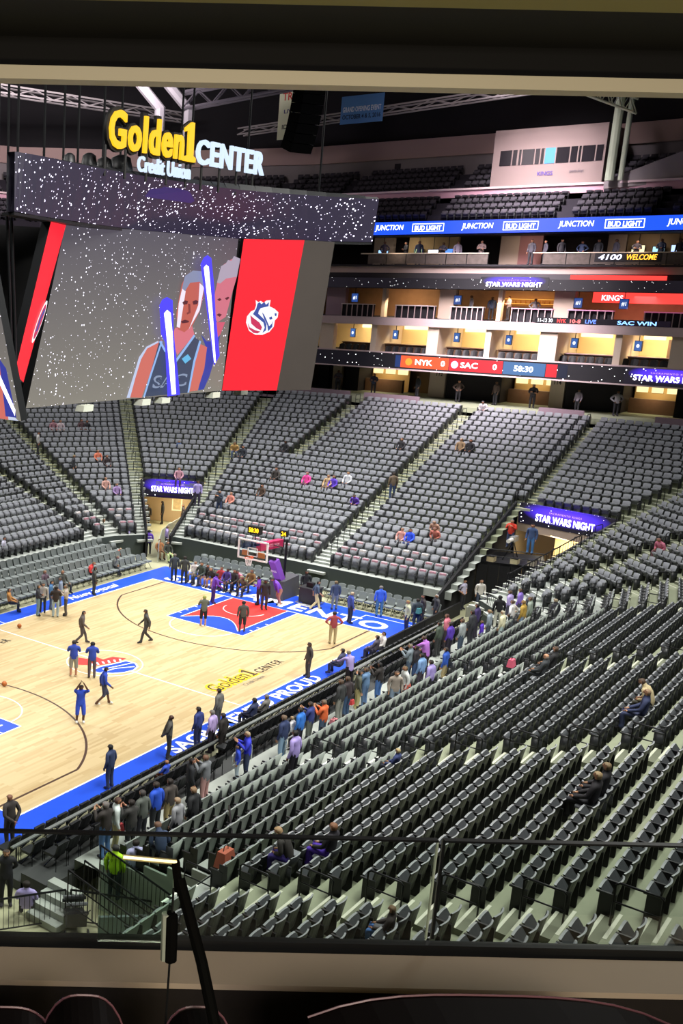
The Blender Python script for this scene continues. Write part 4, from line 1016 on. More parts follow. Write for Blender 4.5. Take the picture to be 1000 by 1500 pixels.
S_X = stars('led_night_x', '14101f', 'ffffff', 5.0, .16, 1.0, 5.0, 'X'); S_Y = stars('led_night_y', '14101f', 'ffffff', 5.0, .16, 1.0, 5.0, 'Y')
def night_sign(name, a, b, z0, z1, label, thick=.18, text_frac=.66, pre=True):
    """LED board between two floor points showing the lettering on a purple glow"""
    a, b = Vector(a), Vector(b); xd = (b-a).normalized(); n = Vector((xd.y, -xd.x, 0))
    e = empty(name, (a+b)/2+Vector((0, 0, z0))); c = (a+b)/2; W = (b-a).length; H = z1-z0
    inv = Matrix.Translation(-e.location)
    def loc(o): o.data.transform(inv); o.parent = e; return o
    mb = MB(); mb.obox(c-n*thick/2+Vector((0, 0, (z0+z1)/2)), xd*W/2, n*thick/2, Vector((0, 0, H/2))); loc(mb.build('led_panel', S_Y if abs(xd.y) > abs(xd.x) else S_X))
    tw = W*text_frac
    '''
    pts = [(-tw*.56, -.02*H), (-tw*.52, H*.55), (-tw*.35, H*.82), (0, H*.95), (tw*.35, H*.82), (tw*.52, H*.55), (tw*.56, -.02*H), (tw*.45, -H*.28), (-tw*.45, -H*.28)]
    loc(shape_on('glow', [(p[0], p[1]*.95) for p in pts], c+Vector((0, 0, z0+H*.30)), xd, (0, 0, 1), L_purple, .012, None))
    '''
    loc(put_text('lettering', fit_text('STAR WARS NIGHT', tw, H*.36, bold=.025, extrude=.004, space=1.02), L_white, c+Vector((0, 0, z0+H*.24)), xd, (0, 0, 1), None, .025))
    if pre: loc(put_text('small_lettering', fit_text('SACRAMENTO KINGS', tw*.55, H*.09, extrude=.002, space=1.3), L_lav, c+Vector((0, 0, z0+H*.70)), xd, (0, 0, 1), None, .02))
    return tag(e, label, 'sign', 'purple lit night signs')

def radial(tg, al, rho): return frame(tg, al, rho)[0]
up = Vector((0, 0, 1))
def wall(name, a, b, z0, z1, mt, th=.12, label=None, z1b=None):
    a, b = Vector(a), Vector(b); a.z = b.z = 0; d = (b-a).normalized(); n = Vector((-d.y, d.x, 0))*th/2
    mb = MB(); z2 = z1 if z1b is None else z1b
    mb.hexa([a-n+up*z0, b-n+up*z0, b+n+up*z0, a+n+up*z0, a-n+up*z1, b-n+up*z2, b+n+up*z2, a+n+up*z1])
    return struct(mb.build(name, mt), label, 'wall')

# far tunnel
rb = R0+TREAD*V1[2]-.40
zt = zrow(V1[2])
for al, nm in ((V1[0], 'right'), (V1[1], 'left')):
    wall('wall_far_tunnel_'+nm, radial('d', al, 3.9), radial('d', al, rb), 0, 1.6, M_curtain, .14, f'black draped side wall on the {nm} of the far tunnel', zt+.1)
A0, A1 = radial('d', V1[1], rb), radial('d', V1[0], rb)
night_sign('led_sign', A0+(A0-A1)*-.02, A1, zt-1.05, zt+.12, 'purple glowing sign over the far tunnel below the scoreboard', .25, .70)
o0, o1 = radial('d', V1[1], rb+5), radial('d', V1[0], rb+5)
wall('wall_far_tunnel_back', o0, o1, 0, 4, M_tun2, .1, 'brown back wall deep inside the far tunnel')
wall('wall_far_tunnel_inner_left', A0, o0, 0, 4, M_tun, .1, 'cream inner wall of the far tunnel'); wall('wall_far_tunnel_inner_right', A1, o1, 0, 4, M_tun, .1, 'cream right inner wall of the far tunnel')
mb = MB(); mb.quad(A0+up*2.75, A1+up*2.75, o1+up*2.75, o0+up*2.75); struct(mb.build('ceiling_far_tunnel', M_tun), 'cream ceiling of the far tunnel', 'ceiling')
dd = (o1-o0).normalized(); nn = Vector((dd.y, -dd.x, 0))
for k, (f0, w_) in enumerate(((.50, .8), (.78, 1.0))):
    c = o0.lerp(o1, f0)+nn*.08
    mb = MB(); mb.obox(c+up*1.5, dd*w_/2, nn*.03, up*.6); pf = mb.build('framed_poster', mat('poster_rim', 'e6dcc0', .5)); tag(pf, f"{['narrow', 'wide'][k]} framed cream poster on the far tunnel's back wall", 'poster')
    mb = MB(); mb.obox(c+nn*.04+up*1.5, dd*(w_/2-.1), nn*.01, up*.5); mb.build('print', mat('poster_print', 'b09a70', .6, noise=.4, scale=6), pf)
area('tunnel_lamp', (A0.lerp(o1, .5).x, A0.lerp(o1, .5).y, 2.6), (A0.lerp(o1, .5).x, A0.lerp(o1, .5).y, 0), 200, 1.5, 1.5, (1, .88, .66))
p0, p1 = radial('d', 27, 3.2), radial('d', 24, rb+2)
e = empty('glass_barrier', (0, 0, 0)); tag(e, 'curved pale glass barrier splitting the far tunnel', 'barrier')
pts = [radial('d', a, r_) for a, r_ in ((25, 2.6), (29, 5), (30, 7.2), (28, 9.5), (25, 12.5))]
for k in range(4):
    mb = MB(); a, b = pts[k], pts[k+1]; n_ = Vector((-(b-a).y, (b-a).x, 0)).normalized()*.02
    mb.hexa([a-n_, b-n_, b+n_, a+n_, a-n_+up*1.25, b-n_+up*1.3, b+n_+up*1.3, a+n_+up*1.25]); mb.build('pane', mat('frosted_glass', 'aab5a8', .3, spec=.6), e)
    mb = MB(); mb.tube([a, a+up*1.3], .03, 6); mb.build('post', M_chrome, e)

# near-left floor opening: walls under the cut rows
wall('wall_floor_opening_back', (-34, -17.02, 0), (-16.6, -17.02, 0), 0, 2.85, M_conc_lo, .06, 'grey concrete wall behind the floor opening at the lower left')
mb = MB()
for i in range(5): mb.box(-16.68, -(YC+R0+TREAD*(i+1)-.4), 0, -16.6, -(YC+R0+TREAD*i-.4), zrow(i))
struct(mb.build('wall_floor_opening_side', M_conc_lo), 'grey stepped end wall of the lowest near rows', 'wall')
mb = MB()
for k in range(4): mb.box(-17.6-.3*k, -13.1, 0, -17.3-.3*k, -11.95, .8-.2*k)
struct(mb.build('floor_opening_steps', M_conc_lo), 'pale steps leading down from the walkway end', 'steps')
# near tunnel with the camera platform
rb = R0+TREAD*V2[2]-.40
zt = zrow(V2[2])
cn0, cn1 = Vector((XC+2.9, -8.35, 0)), Vector((XC+rb, -8.35, 0))
wall('wall_near_tunnel_left', cn0, cn1, 0, 1.2, M_curtain, .14, 'black draped wall left of the near tunnel', zt+.2)
c0, c1 = radial('c', V2[0], 4.6), radial('c', V2[0], rb)
wall('wall_near_tunnel_right', c0, c1, 0, 1.5, mat('tunnel_side_grey', '3a3b3d', .7), .14, 'dark grey wall under the corner seats', zt)
B0, B1 = Vector((XC+rb, -8.6, 0)), radial('c', V2[0], rb)
night_sign('led_sign', B0, B1, zt-1.1, zt+.15, 'large purple glowing sign over the near tunnel beside the end seats', .3, .62)
mb = MB(); q0, q1 = B0+Vector((4, .3, 0)), B1+Vector((4, -1.6, 0))
for z0_, z1_, mt_, nm, lb in ((0, 4.6, M_tun2, 'wall_near_tunnel_back', 'brown back wall of the near tunnel'),): wall(nm, q0, q1, z0_, z1_, mt_, .1, lb)
wall('wall_near_tunnel_inner', B1, q1, 0, 5.0, M_tun, .1, 'cream inner wall of the near tunnel'); wall('wall_near_tunnel_inner_far', B0, q0, 0, 5.0, M_tun2, .1, 'brown inner wall behind the camera platform')
dv = (B1-B0).normalized(); nv = Vector((dv.y, -dv.x, 0))
mb = MB(); mb.obox(B0.lerp(B1, .5)+up*(zt-1.35)-nv*.15, dv*(B1-B0).length/2, nv*.12, up*.25); struct(mb.build('beam_near_tunnel', M_beige), 'beige lintel beam under the near tunnel sign', 'beam')
mb = MB(); mb.obox(B0.lerp(B1, .56)+up*1.8-nv*.9, dv*1.2, nv*.06, up*1.8); struct(mb.build('wall_near_tunnel_panel', M_tun), 'bright cream wall panel in the near tunnel', 'wall')
pm = B0.lerp(B1, .5)-nv*.2
area('tunnel_lamp', (pm.x-.6, pm.y, zt-1.7), (pm.x+.4, pm.y, 0), 160, 1.5, 1.5, (1, .88, .6))
# platform
pl0, pl1 = Vector((24.2, -8.5, 0)), Vector((25.4, -11.9, 0))
mb = MB(); dpl = (pl1-pl0); npl = Vector((-dpl.y, dpl.x, 0)).normalized()
npl = npl if npl.x > 0 else -npl
mb.hexa([pl0+up*2.35, pl1+up*2.35, pl1+npl*3.2+up*2.35, pl0+npl*3.2+up*2.35, pl0+up*2.5, pl1+up*2.5, pl1+npl*3.2+up*2.5, pl0+npl*3.2+up*2.5])
plat = empty('camera_platform', (0, 0, 0)); tag(plat, 'broadcast camera platform with black skirt beside the near tunnel', 'platform')
mb.build('deck', M_plast, plat)
for k in range(6):
    a, b = pl0.lerp(pl1, k/6), pl0.lerp(pl1, (k+1)/6-.006)
    mb = MB(); mb.hexa([a, b, b+npl*.05, a+npl*.05, a+up*2.5, b+up*2.5, b+npl*.05+up*2.5, a+npl*.05+up*2.5]); mb.build('skirt_panel', M_curtain, plat)
mb = MB(); mb.tube([pl0+up*2.5, pl0+up*3.3, pl1+up*3.3, pl1+up*2.5], .03, 6); mb.tube([pl0+up*2.9, pl1+up*2.9], .02, 6); mb.build('guard_rail', M_steel, plat)
for f_, col_ in ((.2, 'c8b890'), (.55, 'd2c8a0'), (.8, 'b8b0a0')):
    c = pl0.lerp(pl1, f_)+npl*.35
    mb = MB(); mb.box(-.22, -.2, 0, .22, .2, .3); o = mb.build('gear_case', mat('case_'+col_, col_, .6)); o.location = c+up*2.5
    mb = MB(); mb.box(-.23, -.21, .3, .23, .21, .34); mb.build('lid', M_plast, o)
    tag(o, f"{ {.2: 'tan', .55: 'cream', .8: 'stone grey'}[f_]} gear case at the {ORD[int(f_*3.4)]} spot along the camera platform edge", 'case', 'gear cases on the camera platform')
tv = empty('broadcast_camera', pl0.lerp(pl1, .5)+npl*.9+up*2.5); tag(tv, 'broadcast camera on a tripod pointing at the court', 'camera')
mb = MB(); mb.box(-.35, -.14, 1.2, .35, .14, 1.5); mb.build('body', mat('camera_grey', '8a8c8a', .5), tv)
mb = MB(); mb.tube([(-.35, 0, 1.35), (-.95, 0, 1.35)], .12, 10); mb.build('lens', mat('lens_pale', 'd8d8d0', .4), tv)
for a in (90, 210, 330):
    mb = MB(); mb.tube([(0, 0, 1.2), (.5*math.cos(R(a)), .5*math.sin(R(a)), 0)], .03, 6); mb.build('leg', M_steel, tv)
# ramp wall and railings at the near corner floor
wall('wall_ramp', (20.2, -9.6, 0), (25.2, -11.4, 0), .15, .75, mat('ramp_panel', '9a9c90', .6), .08, 'grey panelled ramp wall before the black curtain', 1.5)
def bar_fence(name, a, b, h, label, sp=.16, z=0.0, zb=None, mt=M_steel):
    a, b = Vector(a), Vector(b); L = (b-a).length; e = empty(name, (a.x, a.y, a.z))
    d = b-a; n = max(2, int(L/sp)); r0 = Vector((0, 0, 0))
    mb = MB(); mb.tube([r0+up*h, d+up*h], .03, 6); mb.build('top_rail', mt, e)
    mb = MB(); mb.tube([r0+up*.1, d+up*.1], .02, 6); mb.build('bottom_rail', mt, e)
    bar = MB(); bar.tube([(0, 0, .1), (0, 0, h)], .012, 4); bm_ = bar.mesh('bar', mt)
    for k in range(n+1):
        o = link('bar' if 0 < k < n else 'post', bm_, e); o.location = d*(k/n)
        if k in (0, n): o.scale = (2.2, 2.2, 1)
    return tag(e, label, 'railing')
bar_fence('stair_railing', radial('c', -26, 6.0)+up*1.9, radial('c', -26, 11.6)+up*4.0, 1.0, 'black stair railing climbing beside the near tunnel', .2)
bar_fence('stair_railing', radial('c', -31, 4.4)+up*1.0, radial('c', -56, 4.4)+up*1.0, 1.0, 'black bar railing in front of the lowest corner seats', .2)
bar_fence('stair_railing', (19.6, -13.1, 1.0), (22.3, -11.0, .1), 1.0, 'pale railing down the ramp at the end of the crowd', .22, mt=M_chrome)
bar_fence('stair_railing', radial('d', 41.5, 4.4)+up*1.4, radial('d', 41.5, 9.4)+up*3.2, 1.0, 'black stair railing left of the far tunnel', .25)

# ------------------------------------------------------------------ end facade: concourse, suites, loge, bar deck, upper deck
XF = 44.0
M_fascia = mat('fascia_beige', 'c2aeb0', .6, noise=.05)
M_col = mat('column_plaster', 'cfbfae', .65)
M_warm = mat('suite_wall', 'e2c894', .7)
M_dark = mat('dark_finish', '1d1a20', .7)
M_brownwood = mat('suite_wood', '6e5240', .5, noise=.15, scale=4)
Y0, Y1 = -26.0, 24.0
def slab(name, x0, x1, z0, z1, mt, label, cat='slab', y0=Y0, y1=Y1):
    mb = MB(); mb.box(x0, y0, z0, x1, y1, z1); return struct(mb.build(name, mt), label, cat)
# concourse
slab('floor_concourse', 42.1, 52, 9.2, 9.57, M_conc, 'grey concourse floor behind the top row', 'floor')
slab('wall_concourse_back', 51, 51.3, 9.5, 12, mat('concourse_back', '6e5638', .7), 'brown back wall of the concourse', 'wall')
slab('ceiling_concourse', 44.2, 52, 11.85, 12.0, M_dark, 'dark concourse ceiling', 'ceiling')
mb = MB(); mb.box(41.55, -26, 9.3, 41.7, 24, 10.25); 
for a, b in ((-26, -12.6), (-8.2, -5.2), (3.5, 8.0), (9.2, 24)):
    mb = MB(); mb.box(42.1, a, 9.0, 42.22, b, 10.05); struct(mb.build('wall_back_row', mat('mauve_wall', '8a7680', .7)), 'low mauve wall behind the top seat row', 'wall')
for k, (a, b, mt_) in enumerate(((14.2, 15.2, M_dark), (13.0, 13.8, M_col), (11.4, 12.6, M_dark), (8.0, 11.3, None), (4.0, 5.3, M_col), (-.4, 3.9, M_dark), (-4.0, -.6, None), (-5.0, -4.0, M_col), (-9.0, -5.1, M_dark), (-12.2, -9.2, None), (-20, -12.4, M_dark))):
    if mt_ is not None:
        mb = MB(); mb.box(48, a, 9.57, 48.4 if mt_ is M_col else 50.8, b, 11.85); struct(mb.build('column_concourse' if mt_ is M_col else 'wall_concourse_block', mt_), ['dark', 'pale'][mt_ is M_col]+f' wall block number {k+1} along the concourse', 'wall')
    else:
        # concession stand with lit counter and menu panels
        e = empty('concession_stand', (49.5, (a+b)/2, 9.57)); w_ = (b-a)/2
        tag(e, {3: 'lit concession stand above the left end seats', 6: 'lit concession stand above the central end stair', 9: 'lit concession stand above the tunnel seats'}[k], 'concession stand')
        mb = MB(); mb.box(-.4, -w_, 0, 0, w_, 1.05); mb.build('counter', M_brownwood, e)
        mb = MB(); mb.box(.9, -w_, 0, 1.0, w_, 2.2); mb.build('back_panel', mat('stand_back', 'c8a468', .7), e)
        for q in range(3):
            mb = MB(); mb.box(.8, -w_+.15+q*w_*2/3, 1.45, .88, -w_+w_*2/3+q*w_*2/3-.1, 1.95); mb.build('menu_board', emis('menu_light', 'e8d49a', 1.3), e)
        area('stand_lamp', (49.2, (a+b)/2, 11.7), (49.9, (a+b)/2, 9.6), 60, .6, w_*1.6, (1, .8, .5))
for y, s_ in ((4.5, '112'), (-4.5, '114')):
    o = put_text('section_number', fit_text(s_, .5, .3, bold=.02, extrude=.004), M_dark, (47.98, y, 11.3), (0, -1, 0), (0, 0, 1), None); tag(o, f"dark section number on the {'left' if y > 0 else 'right'} concourse pillar", 'sign')

# first LED ribbon with the score bug
mb = MB(); mb.box(XF, Y0, 11.95, XF+.15, Y1, 13.1)
rib = mb.build('led_ribbon', stars('led_ribbon_stars', '0c0a12', 'ffffff', 4.5, .15, .8, 4)); tag(rib, 'lowest LED ribbon board carrying the score above the concourse', 'LED ribbon')
for z in (11.85, 13.1):
    mb = MB(); mb.box(XF-.05, Y0, z, XF+.2, Y1, z+.1); mb.build('ribbon_edge', M_fascia, rib)
def bug(y1, y0, col, st_):
    mb = MB(); mb.box(XF-.012, y0, 12.07, XF, y1, 12.98); mb.build('score_panel', emis('bug_'+col, col, st_), rib)
bug(6.55, 6.1, '28407a', .8); bug(6.1, 2.3, 'f0552e', 1.3); bug(2.25, -1.7, 'ec2430', 1.3); bug(-1.75, -4.7, '4c7ab0', .9); bug(-4.75, -5.5, 'e02430', 1.2); bug(-5.55, -6.2, '16223c', .8)
T = emis('bug_text', 'ffffff', 2.6)
for s_, y, w_, h_ in (('NYK', 4.25, 1.35, .42), ('0', 2.75, .3, .42), ('SAC', .75, 1.3, .42), ('0', -1.15, .3, .42), ('58:30', -3.2, 1.35, .42)):
    put_text('score_text', fit_text(s_, w_, h_, bold=.02, extrude=.002), T, (XF-.015, y, 12.32), (0, -1, 0), (0, 0, 1), rib)
for y, c_ in ((5.45, 'f08a30'), (1.85, 'c8c0f0')):
    shape_on('team_badge', [(.28*math.cos(R(a)), .28*math.sin(R(a))) for a in range(0, 360, 30)], (XF-.012, y, 12.52), (0, -1, 0), (0, 0, 1), emis('badge_'+c_, c_, 1.6), .01, rib)
night_sign('led_sign', (XF-.02, -9.9, 0), (XF-.02, -15.6, 0), 11.98, 13.08, 'purple night lettering at the right end of the lowest ribbon', .05, .80)

# suite level
slab('floor_suite', XF+.15, 51, 12.95, 13.1, M_dark, 'dark floor of the lower suites', 'floor')
slab('wall_suite_back', 49.0, 49.2, 13.1, 15.3, M_warm, 'warm lit back wall of the lower suites', 'wall')
slab('ceiling_suite', XF+.1, 51, 15.25, 15.5, M_fascia, 'pale ceiling slab over the lower suites', 'ceiling')
fas2 = slab('trim_suite_fascia', XF-.1, XF+.1, 15.25, 15.85, M_fascia, 'pinkish beige fascia above the lower suites', 'trim')
cols = [(12.1, 13.3, .6), (8.4, 8.85, 4.8), (3.4, 4.25, 4.8), (-.55, -.15, 4.8), (-5.2, -4.0, 4.8), (-9.4, -8.95, 4.8), (-13.4, -12.4, 4.8), (-17.6, -17.2, 4.8), (16.9, 17.3, 4.8)]
for k, (a, b, dpt) in enumerate(cols):
    mb = MB(); mb.box(XF+.15, a, 13.1, XF+.15+dpt, b, 15.25); struct(mb.build('column_suite', M_col), f'plaster dividing wall number {k+1} between the lower suites', 'wall')
SU = ['first', 'second', 'third', 'fourth', 'fifth', 'sixth', 'seventh']
bays = [(8.85, 12.1), (4.25, 8.4), (-.15, 3.4), (-4.0, -.55), (-8.95, -5.2), (-12.4, -9.4), (-17.2, -13.4)]
for k, (a, b) in enumerate(bays):
    c = (a+b)/2; w_ = (b-a)/2
    e = empty('suite_counter', (45.6, c, 13.1)); tag(e, f'drink counter with dark seat backs in the {SU[k]} lower suite from the scoreboard', 'counter', 'lower suite counters')
    mb = MB(); mb.box(0, -w_+.15, .0, .25, w_-.15, .60); mb.build('front', M_brownwood, e)
    mb = MB(); mb.box(-.15, -w_+.15, .60, .45, w_-.15, .67); mb.build('counter_top', mat('counter_rose', 'c0a0a8', .4) if k in (4, 5) else M_brownwood, e)
    n = int(w_*2/.6)
    for q in range(n):
        mb = MB(); shell(mb, .24, -.0, .05, .52, .1, .05, .06, .08, 3, 1, 0, 0, 0)
        o = mb.build('seat_back', M_plast, e); o.rotation_euler = (0, 0, R(90)); o.location = (-.55, -w_+.45+q*.6, 0)
    ys_ = b-.45
    tvm = MB(); tvm.box(-.05, -.3, -.36, .05, .3, .36); tvm.box(-.02, -.02, .36, .02, .02, .8); tv = tvm.build('television', M_plast); tv.location = (46.8, b-.12-.3, 14.45); tv.rotation_euler = (0, 0, R(-25))
    tag(tv, f'wall television in the {SU[k]} lower suite from the scoreboard', 'television', 'suite televisions')
    mb = MB(); mb.box(-.06, -.27, -.33, -.05, .27, .33); mb.build('screen', emis('tv_blue', '3a62a8', .9), tv)
    shape_on('screen_badge', [(.13*math.cos(R(q)), .13*math.sin(R(q))) for q in range(0, 360, 30)], (-.062, 0, 0), (0, -1, 0), (0, 0, 1), emis('tv_badge', 'd8e0f0', 1.4), .004, tv)
    mb = MB(); mb.box(48.9, a+.25, 13.2, 48.98, a+1.2, 14.9); o = mb.build('door_suite', M_brownwood); struct(o, f'brown door at the back of lower suite {k+1}', 'door')
    mb = MB(); mb.box(48.85, a+1.4, 14.85, 48.97, b-.2, 15.2); o = mb.build('cove_light', emis('cove_glow', 'ffe0a0', 2.0)); tag(o, f'glowing cove light in the {SU[k]} lower suite from the scoreboard', 'light', 'cove lights')
    area('suite_lamp', (47.0, c-.3, 15.2), (48.2, c-.3, 13.2), 260, 1.2, w_*1.4, (1, .80, .48))
# loge level
slab('floor_loge', XF+.1, 52, 15.7, 15.85, M_dark, 'dark floor of the loge level', 'floor')
slab('wall_loge_back', 50.5, 50.7, 15.85, 18.1, mat('loge_back', 'a8805c', .7, noise=.3, scale=1.2), 'tan back wall of the loge level', 'wall')
slab('ceiling_loge', 45.7, 52, 18.1, 18.3, M_dark, 'dark ceiling of the loge level', 'ceiling')
for k, (a, b, mt_) in enumerate(((12.5, 14.2, mat('loge_mauve', '9c8490', .7)), (3.3, 4.6, M_beige), (-5.3, -3.9, M_beige), (9.0, 9.3, M_col), (-.2, .1, M_col), (-17, -15, M_beige))):
    mb = MB(); mb.box(46.5, a, 15.85, 47.0, b, 18.1); struct(mb.build('column_loge', mt_), f'loge level pillar number {k+1} counted along the facade', 'column')
for k, (a, b) in enumerate(((9.2, 12.0), (4.2, 7.4), (.5, 3.0), (-4.4, -1.5), (-8.4, -5.4), (-13.0, -10.3), (-17.0, -14.0))):
    c, w_ = (a+b)/2, (b-a)/2
    e = empty('loge_counter', (45.0, c, 15.85)); tag(e, f'white topped loge counter with bars, {SU[k]} along from the scoreboard', 'counter', 'loge counters')
    rose = k >= 3  # right-hand tops: rose light put into the colour, with a slight glow
    mb = MB(); mb.box(-.15, -w_, .92, .25, w_, .99); mb.build('counter_top', mat('top_rose_lit', 'd89ab8', .4, emit='c05a90', estr=.35) if rose else mat('top_pale', 'c4b8b8', .4), e)
    for q in range(7):
        mb = MB(); y_ = -w_+.05+q*(2*w_-.1)/6; mb.box(-.12, y_-.03, 0, -.04, y_+.03, .92); mb.build('bar', mat('bar_pale', 'b8a0a0', .5), e)
    mb = MB(); mb.box(.1, -w_, 0, .15, w_, .92); mb.build('panel', M_dark, e)
for k, y in enumerate((11.6, 3.1, -5.6, -8.6)):
    tvm = MB(); tvm.box(-.05, -.3, -.36, .05, .3, .36); tvm.box(-.02, -.02, .36, .02, .02, .8); tv = tvm.build('television', M_plast); tv.location = (46.4, y, 17.3)
    tag(tv, f'blue screened television on the loge level, {SU[k]} from the scoreboard', 'television', 'loge televisions')
    mb = MB(); mb.box(-.06, -.27, -.33, -.05, .27, .33); mb.build('screen', emis('tv_blue2', '2c4c94', .8), tv)
    put_text('screen_mark', fit_text('#1', .3, .3, bold=.02, extrude=.002), emis('tv_badge', 'd8e0f0', 1.4), (-.062, 0, -.15), (0, -1, 0), (0, 0, 1), tv)
for y, w_, col_ in ((8.0, 6, (1, .72, .45)), (-.6, 7, (1, .66, .35)), (-9.5, 8, (1, .45, .45))):
    area('loge_lamp', (48.2, y, 18.0), (49.2, y, 16), 260, 1.4, w_, col_)
# bottles and bar shelf at the loge level
e = empty('loge_bar', (49.8, -1.2, 15.85)); tag(e, 'amber lit back bar under the night lettering on the loge level', 'bar')
mb = MB(); mb.box(0, -2.2, 0, .5, 2.2, 1.1); mb.build('bar_front', M_brownwood, e)
for z in (1.25, 1.6):
    mb = MB(); mb.box(.3, -2.2, z, .6, 2.2, z+.04); mb.build('shelf', emis('shelf_glow', 'f0b050', 1.2), e)
for q in range(12):
    mb = MB(); mb.lathe([(.05, 0), (.05, .16), (.02, .2), (.02, .27)], 8); o = mb.build('bottle', mat('bottle_amber', 'a8702c', .2), None, True); o.location = (50.2, -3.2+q*.36, 17.14)
    tag(o, f'small amber bottle on the lit loge back bar, {ORD[q]} from the right', 'bottle', 'bottles on the back bar')
mb = MB(); mb.box(47.9, -12.5, 17.35, 48, -6.1, 18.08); o = mb.build('led_screen', emis('led_red', 'f03a34', 1.5)); tag(o, 'red lit screen on the right of the loge level', 'screen')
put_text('screen_text', fit_text('KINGS', 1.4, .4, bold=.02, extrude=.002), emis('led_pinkwhite', 'ffd8e8', 2.2), (47.9, -7.4, 17.5), (0, -1, 0), (0, 0, 1), o)
# star ribbon of the loge level
mb = MB(); mb.box(45.5, Y0, 18.12, 45.65, Y1, 18.9)
o = mb.build('led_ribbon', stars('led_ribbon_stars2', '15121a', 'ffffff', 5, .15, .8, 4)); tag(o, 'dark star field LED ribbon between loge and bar deck', 'LED ribbon')
mb = MB(); mb.box(45.48, -11.2, 18.92, 45.62, -5.1, 19.22); mb.build('red_strip', emis('led_red', 'f03a34', 1.5), o)
night_sign('led_sign', (45.46, 1.2, 0), (45.46, -3.7, 0), 18.14, 19.05, 'purple night lettering on the ribbon above the loge bar', .04, .82)
# ticker on the loge edge
mb = MB(); mb.box(XF-.12, -12.2, 15.86, XF-.02, -3.6, 16.25); tk = mb.build('led_ticker', emis('ticker_dark', '120c18', 1)); tag(tk, 'small colourful LED ticker along the loge edge', 'LED ticker')
for s_, y, w_, c_ in (('11-12 30', -4.3, 1.0, 'e8e8f0'), ('NYK', -5.4, .6, 'f04040'), ('10-8', -6.3, .7, 'f06a6a'), ('LIVE', -7.3, .7, '5a7af0'), ('SAC WIN', -10.2, 2.4, '7ab0ff')):
    put_text('ticker_text', fit_text(s_, w_, .26, bold=.02, extrude=.002), emis('tk_'+c_, c_, 2.4), (XF-.125, y, 15.92), (0, -1, 0), (0, 0, 1), tk)

# bar deck
slab('floor_bar_deck', 45.7, 53, 19.8, 19.95, M_dark, 'dark floor of the bar deck', 'floor')
slab('trim_bar_fascia', 45.9, 46.1, 19.3, 19.95, mat('fascia_mauve', 'a8948e', .65), 'mauve beige fascia below the bar deck', 'trim')
mb = MB(); mb.hexa([(45.66, Y0, 18.9), (46.0, Y0, 18.9), (46.0, Y1, 18.9), (45.66, Y1, 18.9), (45.9, Y0, 19.3), (46.2, Y0, 19.3), (46.2, Y1, 19.3), (45.9, Y1, 19.3)]); struct(mb.build('trim_bar_shelf', M_dark), 'dark sloped ledge under the bar deck', 'trim')
slab('wall_bar_back', 52, 52.2, 19.95, 22.2, mat('bar_back', '3a3030', .7), 'dark back wall of the bar deck', 'wall')
slab('ceiling_bar', 46.2, 53, 22.15, 22.3, M_dark, 'dark ceiling of the bar deck', 'ceiling')
for k, (a, b, mt_) in enumerate(((9.9, 11.6, M_col), (4.6, 8.6, M_warm), (-.1, 1.3, M_beige), (-1.8, -.1, mat('bar_rose', '9c6c6c', .7)), (-7.5, -6.3, M_beige), (-12.5, -7.6, mat('bar_tan', '8a7458', .7)))):
    mb = MB(); mb.box(49, a, 19.95, 49.4, b, 22.15); struct(mb.build('wall_bar_block', mt_), f'bar deck wall block number {k+1} along the facade', 'wall')
for k, (a, b) in enumerate(((1.0, 11.2), (-12.5, -2.2), (-24, -14))):
    e = empty('deck_railing', (45.95, 0, 19.95)); tag(e, f"white capped glass railing on the {['left', 'right', 'far right'][k]} stretch of the bar deck", 'railing')
    mb = MB(); mb.box(-.06, a, .80, .08, b, .87); mb.build('cap_rail', M_col, e)
    for q in range(int((b-a)/1.6)):
        y_ = a+q*1.6
        mb = MB(); mb.box(-.01, y_+.03, .03, .01, y_+1.57, .8); mb.build('pane', mat('rail_pane', '5c5450', .25, noise=.4, scale=3), e)
        mb = MB(); mb.box(-.03, y_-.02, 0, .03, y_+.02, .8); mb.build('post', M_steel, e)
SC = ['8ab4e8', 'b8d8a0', 'e8e8f0', '4c7ad0', 'd8d0a0', '90c8e0', 'a0b8e8']
for k, (y, z, w_) in enumerate(((10.6, 20.9, .9), (7.6, 20.95, .8), (6.4, 20.9, .9), (5.2, 20.95, .8), (-8.4, 21.1, .9), (-9.7, 21.0, .8), (-10.9, 21.1, .9))):
    mb = MB(); mb.box(-.04, -w_/2, -.3, .04, w_/2, .3); mb.box(-.02, -.02, .3, .02, .02, 22.15-z); o = mb.build('television', M_plast); o.location = (48.7, y, z)
    mb = MB(); mb.box(-.05, -w_/2+.04, -.26, -.04, w_/2-.04, .26); mb.build('screen', emis('tvs_'+SC[k], SC[k], 1.6), o)
    tag(o, f'bright bar television, {SU[k]} from the scoreboard on the bar deck', 'television', 'bar televisions')
for y, w_ in ((8, 6), (-1, 4), (-9, 6)): area('bar_lamp', (47.6, y, 22.1), (48.6, y, 20), 60, 1.0, w_, (1, .8, .62))
mb = MB(); mb.box(45.92, -10.6, 20.15, 45.94, -6.4, 20.75); tk = mb.build('led_ticker', M_dark); tag(tk, 'scrolling amber and white ticker below the bar deck rail', 'LED ticker')
for s_, y, w_, c_ in (('4100', -7.4, 1.5, 'd8d8f0'), ('WELCOME', -9.4, 1.9, 'f0a030')):
    put_text('ticker_text', fit_text(s_, w_, .38, bold=.02, extrude=.002, shear=.2), emis('tk_'+c_, c_, 2.4), (45.9, y, 20.28), (0, -1, 0), (0, 0, 1), tk)
